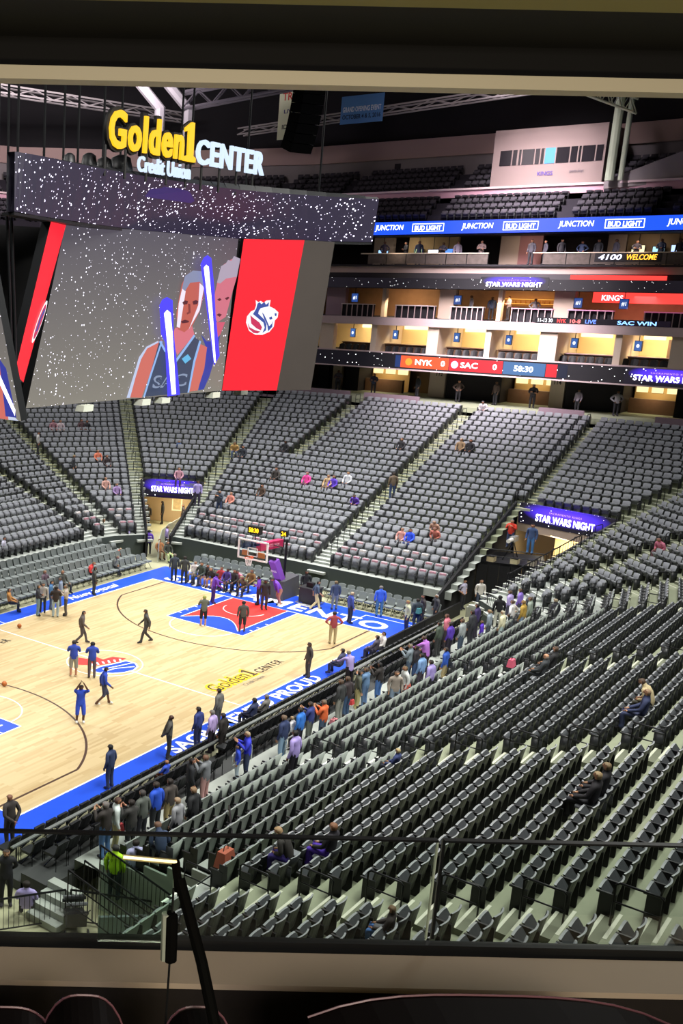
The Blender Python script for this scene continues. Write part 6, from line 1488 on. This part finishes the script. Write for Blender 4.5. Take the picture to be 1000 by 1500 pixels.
# dark lamp drums on top of the ribbon
for x, r_, h_ in ((-10.0, .28, .9), (-9.2, .3, .85), (-8.3, .42, 1.0), (-11.0, .22, .8)):
    mb = MB(); mb.lathe([(r_, 0), (r_*1.05, h_*.5), (r_*.8, h_*.9), (r_*.3, h_)], 10); o = mb.build('lamp_drum', M_plast, sb, True); o.location = (x, -6.3, 21.0)

# ------------------------------------------------------------------ the suite the picture is taken from
H_ = Vector((.73712525, .67575615, 0)); E_ = Vector((.67575615, -.73712525, 0))
def L(d, s, z): return Vector((CAM.x, CAM.y, 0))+H_*d+E_*s+up*z
def lbox(mb, d0, d1, s0, s1, z0, z1, mi=0):
    mb.hexa([L(d0, s0, z0), L(d0, s1, z0), L(d1, s1, z0), L(d1, s0, z0), L(d0, s0, z1), L(d0, s1, z1), L(d1, s1, z1), L(d1, s0, z1)], mi)
def lstruct(name, mt, label, cat, *boxes):
    mb = MB()
    for b_ in boxes: lbox(mb, *b_)
    return struct(mb.build(name, mt), label, cat)
SL, SR = -6.0, 6.2
lstruct('ceiling_suite_near', mat('olive_ceiling', '8a8250', .85), 'olive ceiling of the viewing suite', 'ceiling', (-3, 2.72, SL, SR, 18.2, 18.35))
lstruct('ceiling_black_strip', mat('opening_black', '0c0a0b', .9), 'black strip of ceiling over the suite opening', 'ceiling', (2.72, 3.2, SL, SR, 18.22, 18.35))  # ceiling is black along the opening, olive further in
lstruct('trim_header', mat('header_beige', 'cdc2ac', .55), 'beige header trim along the top of the suite opening', 'trim', (3.16, 3.24, SL, SR, 18.105, 18.14))
lstruct('wall_header', mat('opening_black', '0c0a0b', .9), 'dark wall above the suite opening', 'wall', (3.2, 3.4, SL, SR, 18.14, 19.6))
lstruct('trim_ledge', mat('ledge_stone', 'b2a192', .5, noise=.06, scale=3), 'beige stone ledge below the glass rail', 'trim', (2.985, 3.16, SL, SR, 15.39, 15.41))
lstruct('wall_parapet', mat('parapet_dark', '1d1716', .9, noise=.3, scale=30), 'dark carpeted parapet wall under the ledge', 'wall', (3.0, 3.2, SL, SR, 14.2, 15.39))
lstruct('trim_rail_base', M_plast, 'black metal shoe holding the glass rail', 'trim', (3.185, 3.215, SL, SR, 15.38, 15.432))
lstruct('floor_suite_near', mat('suite_carpet', '14110f', .95), 'dark carpet floor of the viewing suite', 'floor', (-3, 3.0, SL, SR, 14.5, 14.6))
lstruct('wall_suite_near_left', mat('parapet_dark', '1d1716', .9), 'left wall of the viewing suite', 'wall', (-3, 3.2, SL-.1, SL, 14.5, 18.3))
lstruct('wall_suite_near_right', mat('parapet_dark', '1d1716', .9), 'right wall of the viewing suite', 'wall', (-3, 3.2, SR, SR+.1, 14.5, 18.3))
lstruct('wall_suite_near_back', mat('suite_back', '6a5a48', .9), 'back wall of the viewing suite', 'wall', (-3.1, -3, SL, SR, 14.5, 18.3))
lm = area('suite_ceiling_lamp', L(-1.0, .6, 18.15), L(.6, .6, 15.3), 150, .8, .8, (1, .91, .78))
lm = area('suite_wall_lamp', L(-.6, 1.0, 16.0), L(1.6, .8, 18.2), 46, .5, .5, (1, .86, .55))
GP = glass('rail_glass', (.93, .96, .94), .05)
for k, (a, b_, lb) in enumerate(((SL, 1.372, 'left frameless glass rail panel above the stone ledge'), (1.392, SR, 'right frameless glass rail panel above the stone ledge'))):
    e = empty('glass_rail_panel', L(3.2, (a+b_)/2, 15.45)); tag(e, lb, 'glass panel', 'glass rail panels of the suite'); inv = Matrix.Translation(-e.location)
    mb = MB(); lbox(mb, 3.194, 3.206, a, b_, 15.40, 15.81); o = mb.build('pane', GP, e); o.data.transform(inv)
    mb = MB(); lbox(mb, 3.190, 3.210, a, b_, 15.81, 15.817); o = mb.build('cap_strip', M_plast, e); o.data.transform(inv)
    s_ = b_ if k == 0 else a
    mb = MB(); lbox(mb, 3.195, 3.205, s_-(.005 if k else .0025), s_+(.005 if k else .0025), 15.45, 15.815); o = mb.build('edge_strip', M_plast if k else mat('glass_edge', 'c8d4c0', .3), e); o.data.transform(inv)
# partition with slanted black handrail at the lower left
e = empty('partition_rail', L(2.2, .35, 14.6)); inv = Matrix.Translation(-e.location); tag(e, 'black handrail bracket with pale topped glass partition at the ledge', 'railing')
M_rblk = mat('rail_black', '060606', .8, spec=.03)
def addp(nm, mb, mt): o = mb.build(nm, mt, e); o.data.transform(inv); return o
mb = MB(); mb.tube([L(2.2, .235, 16.297), L(2.2, .357, 16.287)], .0062, 6); addp('top_trim', mb, mat('brass_pale', 'd8c890', .35, metal=.4))
mb = MB(); lbox(mb, 2.198, 2.202, .185, .352, 16.08, 16.29); addp('glass_pane', mb, glass('partition_glass', (.86, .95, .88), .06))
mb = MB(); mb.tube([L(2.2, .355, 16.288), L(2.2, .366, 16.215)], .011, 6); addp('upper_bracket', mb, M_rblk)
mb = MB(); mb.tube([L(2.2, .366, 16.245), L(2.1, .41, 16.10), L(1.95, .485, 15.78)], .0135, 8); addp('handrail', mb, M_rblk)
mb = MB(); mb.tube([L(2.2, .354, 16.22), L(2.2, .354, 16.16)], .003, 6); addp('rod', mb, M_steel)
mb = MB(); mb.tube([L(2.2, .352, 16.158), L(2.2, .352, 16.15), L(2.2, .355, 16.035), L(2.2, .355, 16.03)], .0165, 10, rads=[.010, .0165, .0165, .010]); addp('clamp', mb, M_rblk)
mb = MB(); mb.tube([L(2.2, .340, 16.155), L(2.2, .343, 16.035)], .010, 8); addp('clamp_plate', mb, mat('clamp_glass', '8a9088', .2, spec=.7))
mb = MB(); mb.tube([L(2.2, .355, 16.03), L(2.2, .352, 15.5)], .0028, 6); addp('stem', mb, M_steel)
# suite furniture at the bottom edge
M_leather = mat('dark_leather', '0c0809', .6, spec=.12); M_rim_light = mat('leather_rim_light', '5e3c46', .4)  # second colour is the pinkish rim light on the backs
def armchair(d, s, ztop, wd, label, rnd=.06):
    e = empty('suite_chair', L(d, s, 14.6)); inv = Matrix.Translation(-e.location); tag(e, label, 'chair', 'leather chairs of the suite')
    pts = []
    for k in range(13):
        t = -1+2*k/12; zz = ztop-rnd*abs(t)**3.2
        pts.append((t*wd/2, zz))
    mb = MB(); n = len(mb.v)
    for off in (0, .12):
        for x, z in pts: mb.v.append(tuple(L(d-off, s+x, z)))
        for x, z in pts: mb.v.append(tuple(L(d-off-.02, s+x, 15.05)))
    K = 13
    for k in range(K-1):
        mb.f += [(k, k+1, K+k+1, K+k), (2*K+k+1, 2*K+k, 3*K+k, 3*K+k+1), (k+1, k, 2*K+k, 2*K+k+1), (K+k, K+k+1, 3*K+k+1, 3*K+k)]; mb.m += [0]*4
    mb.f += [(0, K, 3*K, 2*K), (K-1, 3*K-1, 4*K-1, 2*K-1)]; mb.m += [0, 0]
    o = mb.build('backrest', M_leather, e); o.data.transform(inv)
    mb = MB(); mb.tube([L(d+.005, s+x, z+.002) for x, z in pts], .003, 5); o = mb.build('rim_light', M_rim_light, e); o.data.transform(inv)  # rim light on the top edge, drawn as a thin coloured tube
    mb = MB(); lbox(mb, d-.65, d-.1, s-wd/2, s+wd/2, 14.95, 15.1); o = mb.build('seat', M_leather, e); o.data.transform(inv)
    for a in (-1, 1):
        for q in (-.58, -.15):
            mb = MB(); lbox(mb, d+q-.02, d+q+.02, s+a*(wd/2-.05)-.02, s+a*(wd/2-.05)+.02, 14.6, 14.95); o = mb.build('leg', M_steel, e); o.data.transform(inv)
armchair(2.2, .16, 15.930, .20, 'dark round backed chair at the lower left below the ledge', .10)
armchair(2.2, .43, 15.905, .18, 'dark round backed chair behind the slanted handrail', .10)
armchair(2.2, -.02, 15.893, .20, 'dark chair corner at the bottom left picture edge', .05)
armchair(2.2, 1.12, 15.953, .86, 'wide dark leather seat back at the bottom right', .07)

# ------------------------------------------------------------------ people
def skeleton(pose):
    J = {'P': (0, 0, .93), 'S': (0, -.01, 1.13), 'C': (0, 0, 1.33), 'N': (0, -.005, 1.49), 'K': (0, .01, 1.55), 'H': (0, .025, 1.63), 'T': (0, .015, 1.715),
         'lS': (-.185, 0, 1.42), 'rS': (.185, 0, 1.42), 'lE': (-.235, -.03, 1.14), 'rE': (.235, -.03, 1.14), 'lW': (-.235, .05, .90), 'rW': (.235, .05, .90),
         'lP': (-.095, 0, .88), 'rP': (.095, 0, .88), 'lK': (-.105, .02, .49), 'rK': (.105, .02, .49), 'lA': (-.105, -.02, .09), 'rA': (.105, -.02, .09)}
    J = {k: Vector(v) for k, v in J.items()}
    lean = 0
    if pose == 'wk':
        J['lK'], J['lA'] = Vector((-.1, .16, .52)), Vector((-.1, .24, .10)); J['rK'], J['rA'] = Vector((.1, .02, .50)), Vector((.1, -.30, .14))
        J['lE'], J['lW'] = Vector((-.24, -.12, 1.15)), Vector((-.23, -.10, .92)); J['rE'], J['rW'] = Vector((.24, .03, 1.14)), Vector((.22, .22, .98)); lean = 3
    elif pose == 'ph':
        J['lE'], J['lW'] = Vector((-.24, .08, 1.18)), Vector((-.10, .30, 1.36)); J['rE'], J['rW'] = Vector((.24, .08, 1.18)), Vector((.10, .30, 1.36))
    elif pose == 'cr':
        J['lE'], J['lW'] = Vector((-.26, .04, 1.14)), Vector((.05, .19, 1.18)); J['rE'], J['rW'] = Vector((.26, .04, 1.12)), Vector((-.05, .21, 1.13))
    elif pose == 'hp':
        J['lE'], J['lW'] = Vector((-.37, -.08, 1.18)), Vector((-.19, .06, 1.0)); J['rE'], J['rW'] = Vector((.37, -.08, 1.18)), Vector((.19, .06, 1.0))
    elif pose == 'bh':
        J['lE'], J['lW'] = Vector((-.27, -.10, 1.15)), Vector((-.06, -.20, .96)); J['rE'], J['rW'] = Vector((.27, -.10, 1.15)), Vector((.06, -.20, .95))
    elif pose == 'sh':
        J['lE'], J['lW'] = Vector((-.25, .22, 1.52)), Vector((-.10, .20, 1.80)); J['rE'], J['rW'] = Vector((.24, .24, 1.55)), Vector((.08, .22, 1.84))
        J['lK'], J['lA'] = Vector((-.12, .08, .50)), Vector((-.12, -.06, .12)); J['rK'], J['rA'] = Vector((.12, .08, .50)), Vector((.12, -.06, .12))
    elif pose == 'pt':
        J['lE'], J['lW'] = Vector((-.24, .24, 1.28)), Vector((-.18, .48, 1.22)); lean = 12
        J['rE'], J['rW'] = Vector((.26, .10, 1.14)), Vector((.22, .32, 1.06))
    elif pose == 'sl2':
        lean = 38; J['lE'], J['lW'] = Vector((-.24, .12, 1.16)), Vector((-.18, .22, .92)); J['rE'], J['rW'] = Vector((.24, .12, 1.16)), Vector((.18, .22, .92))
        J['lK'], J['rK'] = Vector((-.13, .12, .50)), Vector((.13, .12, .50))
    elif pose in ('si', 'sl'):
        dz = -.40
        for k in J:
            if k[-1] not in 'KA' or k == 'K': J[k] = J[k]+Vector((0, 0, dz))
        for s, q in (('l', -1), ('r', 1)):
            J[s+'P'] = Vector((q*.10, .02, .52)); J[s+'K'] = Vector((q*.13, .44, .52)); J[s+'A'] = Vector((q*.13, .42, .10))
            J[s+'E'] = Vector((q*.25, .06, 1.14+dz)); J[s+'W'] = Vector((q*.15, .30, .62))
        lean = -6 if pose == 'si' else 26
    J['lF'] = J['lA']+Vector((-.012, .16, -.045)); J['rF'] = J['rA']+Vector((.012, .16, -.045))
    J['lB'] = J['lA']+Vector((0, -.05, -.035)); J['rB'] = J['rA']+Vector((0, -.05, -.035))
    if lean:
        rot = Matrix.Rotation(R(-lean), 3, 'X'); c = J['P']
        for k in ('S', 'C', 'N', 'K', 'H', 'T', 'lS', 'rS', 'lE', 'rE', 'lW', 'rW'):
            if pose in ('si', 'sl') and k[-1] == 'W' and len(k) > 1: continue
            J[k] = c+rot @ (J[k]-c)
    return J
RAD = {'P': (.155, .115), 'S': (.145, .105), 'C': (.165, .115), 'N': (.07, .065), 'K': (.055, .055), 'H': (.078, .098), 'T': (.062, .078), 'S_': .062, 'E': .046, 'W': .032, 'P_': .088, 'K_': .062, 'A': .043, 'F': .034, 'B': .036}
BONES = [('P', 'S', 'top'), ('S', 'C', 'top'), ('C', 'N', 'top'), ('N', 'K', 'skin'), ('K', 'H', 'skin'), ('H', 'T', 'skin')]
for s in 'lr':
    BONES += [('C', s+'S', 'top'), (s+'S', s+'E', 'top'), (s+'E', s+'W', 'fore'), ('P', s+'P', 'leg'), (s+'P', s+'K', 'leg'), (s+'K', s+'A', 'calf'), (s+'A', s+'F', 'shoe'), (s+'A', s+'B', 'shoe')]
POSES = {}
def make_pose(pose):
    if pose in POSES: return POSES[pose]
    J = skeleton(pose); vn = list(J); vs_ = [J[k] for k in vn]; rad = []
    for k in vn:
        kk = k if k in RAD and len(k) == 1 else {'S': 'S_', 'P': 'P_', 'K': 'K_'}.get(k[-1], k[-1])
        r_ = RAD[kk]; rad.append(r_ if isinstance(r_, tuple) else (r_, r_))
    ed = [(vn.index(a), vn.index(b)) for a, b, _ in BONES]; seg = [(J[a], J[b], c) for a, b, c in BONES]
    def add(p, r_, par):
        vs_.append(p); rad.append((r_, r_)); ed.append((par, len(vs_)-1)); return len(vs_)-1
    for s, q in (('l', -1), ('r', 1)):           # hands: palm, four fingers, thumb
        wv, el = J[s+'W'], J[s+'E']; d = (wv-el).normalized(); side = d.cross(Vector((q, 0, .001))).normalized()
        if side.length < .5: side = Vector((0, 1, 0))
        wid = d.cross(side).normalized()
        pm = add(wv+d*.065, .026, vn.index(s+'W')); seg.append((wv, wv+d*.065, 'hand'))
        for k, ln in enumerate((.062, .075, .080, .070)):
            o = side*((k-1.5)*.019)
            a = add(wv+d*.09+o, .0095, pm); b_ = add(wv+d*(.09+ln*.6)+o+wid*q*-.008, .009, a); add(wv+d*(.09+ln)+o+wid*q*-.026, .0075, b_)
        seg.append((wv+d*.065, wv+d*.17, 'hand'))
        a = add(wv+d*.045+side*.032, .011, pm); add(wv+d*.085+side*.052, .009, a); seg.append((wv, wv+d*.085+side*.05, 'hand'))
    hd = J['H']; f_ = (J['T']-J['K']).normalized(); fw = Vector((1, 0, 0)).cross(f_)*-1
    fw = fw if fw.y > 0 else -fw
    hi = vn.index('H'); add(hd+fw*.112-f_*.012, .014, hi)
    for q in (-1, 1): add(hd+Vector((q*.088, 0, 0))-fw*.012, .016, hi)
    me = bpy.data.meshes.new('body_'+pose); me.from_pydata([tuple(v) for v in vs_], ed, [])
    ob = bpy.data.objects.new('body', me); COL.objects.link(ob)
    sk = ob.modifiers.new('skin', 'SKIN'); sk.use_smooth_shade = True
    lay = me.skin_vertices[0].data
    for i, r_ in enumerate(rad): lay[i].radius = r_; lay[i].use_root = (i == 0)
    ss = ob.modifiers.new('sub', 'SUBSURF'); ss.levels = 1; ss.render_levels = 1
    dg = bpy.context.evaluated_depsgraph_get()
    body = bpy.data.meshes.new_from_object(ob.evaluated_get(dg)); body.name = 'body_'+pose
    bpy.data.objects.remove(ob)
    nv = len(body.vertices); co = np.empty(nv*3); body.vertices.foreach_get('co', co); co = co.reshape(-1, 3)
    no = np.empty(nv*3); body.vertices.foreach_get('normal', no); no = no.reshape(-1, 3)
    cen = np.array([p.center[:] for p in body.polygons])
    best = np.full(len(cen), 9.); cls = np.zeros(len(cen), int); names = ['top', 'skin', 'fore', 'leg', 'calf', 'shoe', 'hand']
    rr = {'top': .10, 'skin': .075, 'fore': .04, 'leg': .075, 'calf': .05, 'shoe': .035, 'hand': .03}
    for a, b_, c in seg:
        a, b_ = np.array(a), np.array(b_); v = b_-a; t = np.clip(((cen-a) @ v)/max(v @ v, 1e-9), 0, 1)
        dd = np.linalg.norm(cen-(a+t[:, None]*v), axis=1)-rr[c]
        up_ = dd < best; best[up_] = dd[up_]; cls[up_] = names.index(c)
    polys = [tuple(p.vertices) for p in body.polygons]
    def shellof(nm, sel, off):
        idx = sorted({v for i in np.nonzero(sel)[0] for v in polys[i]}); mp = {v: k for k, v in enumerate(idx)}
        m_ = bpy.data.meshes.new(nm); m_.from_pydata([tuple(co[v]+no[v]*off) for v in idx], [], [tuple(mp[v] for v in polys[i]) for i in np.nonzero(sel)[0]])
        m_.polygons.foreach_set('use_smooth', [True]*len(m_.polygons)); m_.update(); return m_
    C_ = lambda *n: np.isin(cls, [names.index(x) for x in n])
    hc = np.array(hd); fwn, upn = np.array(fw), np.array(f_); rel = cen-hc; ru, rf = rel @ upn, rel @ fwn
    hsel = C_('skin') & (((ru > .045) & (rf < .085)) | ((rf < -.015) & (ru > -.075) & (np.abs(rel[:, 0]) < .085))) & (ru > -.08)
    bald = np.zeros_like(hsel)
    thigh_up = C_('leg')
    P_ = {'body': body, 'top_long': shellof('jacket', C_('top', 'fore'), .014), 'top_short': shellof('shirt', C_('top'), .012),
          'legs_long': shellof('trousers', C_('leg', 'calf'), .011), 'legs_short': shellof('shorts', C_('leg'), .018), 'shoes': shellof('shoes', C_('shoe'), .010), 'hair': shellof('hair', hsel, .014)}
    eb = MB()
    for q in (-1, 1):
        c = hd+Vector((q*.033, 0, 0))+fw*.094+f_*.012; eb.obox(c, Vector((.013, 0, 0)), fw*.006, f_*.006)
    c = hd+fw*.094-f_*.052; eb.obox(c, Vector((.024, 0, 0)), fw*.006, f_*.005)
    P_['face'] = eb.mesh('face', [mat('face_dark', '3a2420', .6)])
    for k, m_ in P_.items():
        if k != 'face':
            m_.materials.clear(); m_.materials.append(mat('cloth_default', '808080', .8))
    POSES[pose] = P_
    return P_

def soft(h):
    c = [int(h[i:i+2], 16) for i in (0, 2, 4)]; g = sum(c)/3
    return ''.join('%02x' % int((v*.62+g*.30)*.86) for v in c)
def person(rec, idx):
    x, y, z, pose, face, top, legs, hair, skin_, opt, label, zone = rec
    P_ = make_pose(pose)
    rnd = random.Random(idx)
    small = .74 if ('child' in label or 'boy' in label) else 1.0
    sc = small*rnd.uniform(.98, 1.06)
    b_ = link('person', P_['body'], None, (x, y, z), R(face-90)+rnd.uniform(-.15, .15)*(0 if pose in ('si', 'sl') else 1)); b_.scale = (sc*1.13, sc*1.08, sc)
    def setm(o, c, rg=.8): o.material_slots[0].link = 'OBJECT'; o.material_slots[0].material = mat('cloth_'+c, c, rg)
    setm(b_, skin_, .55)
    o = link('shirt' if 'h' in opt else 'jacket', P_['top_short' if 'h' in opt else 'top_long'], b_); setm(o, top)
    o = link('shorts' if 's' in opt else 'trousers', P_['legs_short' if 's' in opt else 'legs_long'], b_); setm(o, legs)
    o = link('shoes', P_['shoes'], b_); setm(o, 'd8d8d4' if 's' in opt else '26242a')
    if 'bald' not in label: o = link('hair', P_['hair'], b_); setm(o, soft(hair), .7)
    link('face', P_['face'], b_)
    tag(b_, label, 'person', 'people in the arena')
for k, rec in enumerate(PEOPLE): person(rec, k)
# patrons along the bar deck, the loge and the concourse
rp = random.Random(11)
TOPS = ['2a282c', '3c3a44', 'b8b4c0', '4a4450', '22242a', '8a8090', '34405c', '5a4a48']
def crowd(n, x, ya, yb, z, where):
    for k in range(n):
        y = ya+(yb-ya)*(k+.5+rp.uniform(-.25, .25))/n
        person((x+rp.uniform(-.3, .3), y, z, rp.choice(('st', 'cr', 'st', 'hp')), 180+rp.uniform(-50, 50), rp.choice(TOPS), '26262c', '1c1614', rp.choice(('7a5440', 'b98268')), '', f'patron standing {where}, {ORD[k]} from the left', 'c'), 900+k)
crowd(6, 47.0, 10.5, 1.2, 19.95, 'behind the left bar deck railing')
crowd(9, 47.0, -1.0, -12.0, 19.95, 'behind the right bar deck railing')
crowd(4, 47.6, 3.0, -3.0, 15.85, 'at the amber loge bar')
crowd(8, 45.6, 13.0, -11.5, 9.57, 'on the concourse behind the top row')

# ------------------------------------------------------------------ small things at the lower left floor and in the stands
bar_fence('floor_fence', (-19.6, -11.9, 0), (-17.9, -12.9, 0), 1.05, 'black bar fence panel at the lower left floor corner', .15)
bar_fence('floor_fence', (-17.8, -13.0, 0), (-16.6, -15.1, 0), 1.05, 'black bar fence behind the stroller', .16)
bar_fence('floor_fence', (-15.2, -11.6, .62), (-13.4, -11.6, .62), .9, 'short bar fence at the end of the third courtside row', .14)
bar_fence('stair_railing', (-18.3, -13.3, .9), (-18.0, -16.4, .0), 1.1, 'first sloping bar railing of the floor stair', .14)
bar_fence('stair_railing', (-17.6, -13.3, .9), (-17.3, -16.5, .0), 1.1, 'second sloping bar railing of the floor stair', .14)
bar_fence('stair_railing', (-16.9, -13.3, 1.1), (-16.8, -16.6, .3), 1.1, 'third sloping bar railing of the floor stair', .14)
bar_fence('stair_railing', (-13.6, -15.4, 2.0), (-15.9, -17.0, 2.0), 1.0, 'bar railing behind the glass partition', .16)
# folded stroller
e = empty('stroller', (-18.0, -13.35, 0), R(-40)); tag(e, 'dark folding stroller with striped hood beside the fence', 'stroller')
mb = MB()
for k in range(5):
    a = R(20+k*32); mb2 = MB(); mb2.tube([(-.3, .45*math.cos(a), .55+.45*math.sin(a)), (.3, .45*math.cos(a), .55+.45*math.sin(a))], .05, 6); mb2.build('hood_rib', mat('hood_grey', '5a5c60', .7) if k % 2 else M_plast, e)
mb = MB(); mb.hexa([(-.28, -.3, .3), (.28, -.3, .3), (.28, .3, .35), (-.28, .3, .35), (-.28, -.35, .7), (.28, -.35, .7), (.28, .35, .5), (-.28, .35, .5)]); mb.build('seat', M_plast, e)
for s in (-1, 1):
    for y in (-.35, .4):
        mb = MB(); mb.tube([(s*.3, y, .12), (s*.34, y, .12)], .12, 12); mb.build('wheel', M_plast, e)
    mb = MB(); mb.tube([(s*.3, .4, .12), (s*.3, -.3, .75), (s*.3, -.6, 1.0)], .018, 6); mb.build('frame', M_steel, e)
# grey padded panels at the very bottom left
for k in range(4):
    a = Vector((-17.75, -14.0, 0)).lerp(Vector((-14.9, -16.6, 0)), k/4); b_ = Vector((-17.75, -14.0, 0)).lerp(Vector((-14.9, -16.6, 0)), (k+.95)/4)
    d = (b_-a).normalized(); n_ = Vector((-d.y, d.x, 0))*.05
    z_ = 0.0
    e = empty('floor_panel', a); mb = MB(); v = b_-a; o_ = Vector((0, 0, 0))
    mb.hexa([o_-n_, v-n_, v+n_, o_+n_, o_-n_+up*.62, v-n_+up*.62, v+n_+up*.62, o_+n_+up*.62]); mb.build('pad', mat('panel_grey', '6c7478', .6), e)
    mb = MB(); mb.tube([o_+up*.0, o_+up*.66], .025, 6); mb.build('post', M_chrome, e)
    tag(e, f'grey padded floor panel, {ORD[k]} from the left at the lower left', 'panel', 'grey padded floor panels')
# bags, bibs and things left on seats
def bag(loc, col, label, s=.22, rz=0):
    mb = MB(); mb.hexa([(-s, -s*.6, 0), (s, -s*.6, 0), (s, s*.6, 0), (-s, s*.6, 0), (-s*.75, -s*.4, s*1.5), (s*.75, -s*.4, s*1.5), (s*.75, s*.4, s*1.5), (-s*.75, s*.4, s*1.5)])
    e = mb.build('bag', mat('bag_'+col, col, .7)); e.location = loc; e.rotation_euler = (0, 0, rz)
    mb = MB(); mb.tube([(-s*.4, 0, s*1.5), (-s*.3, 0, s*2.0), (s*.3, 0, s*2.0), (s*.4, 0, s*1.5)], .012, 5); mb.build('handle', M_plast, e)
    tag(e, label, 'bag', 'bags of the fans')
bag((-14.95, -12.45, 1.55), 'c84c50', 'red tote bag held by the man in the pale vest', .17)
bag((-4.6, -13.0, 1.0), 'c04a58', 'red bag on the walkway floor below the azure jacket', .2)
bag((-3.5, -13.6, 1.9), 'b06a70', 'dusty pink bag on the first grey row', .2)
bag((1.22, -14.34, 2.3), 'c06050', 'coral bag on the white coated woman', .15)
bag((3.2, -17.5, 3.6), 'd8607a', 'pink bag in the grey rows by the far stair', .2)
bag((16.26, -8.50, .98), '4a8890', 'teal backpack worn at the apron corner', .18)
bag((-.2, -12.72, 1.6), 'c04040', 'small red bag on the dark jacketed fan', .13)
bag((-17.0, -17.4, 3.3), 'a85a44', 'rust red jacket bundle on a seat behind the black handrail', .28)
# paper cards on the end seats
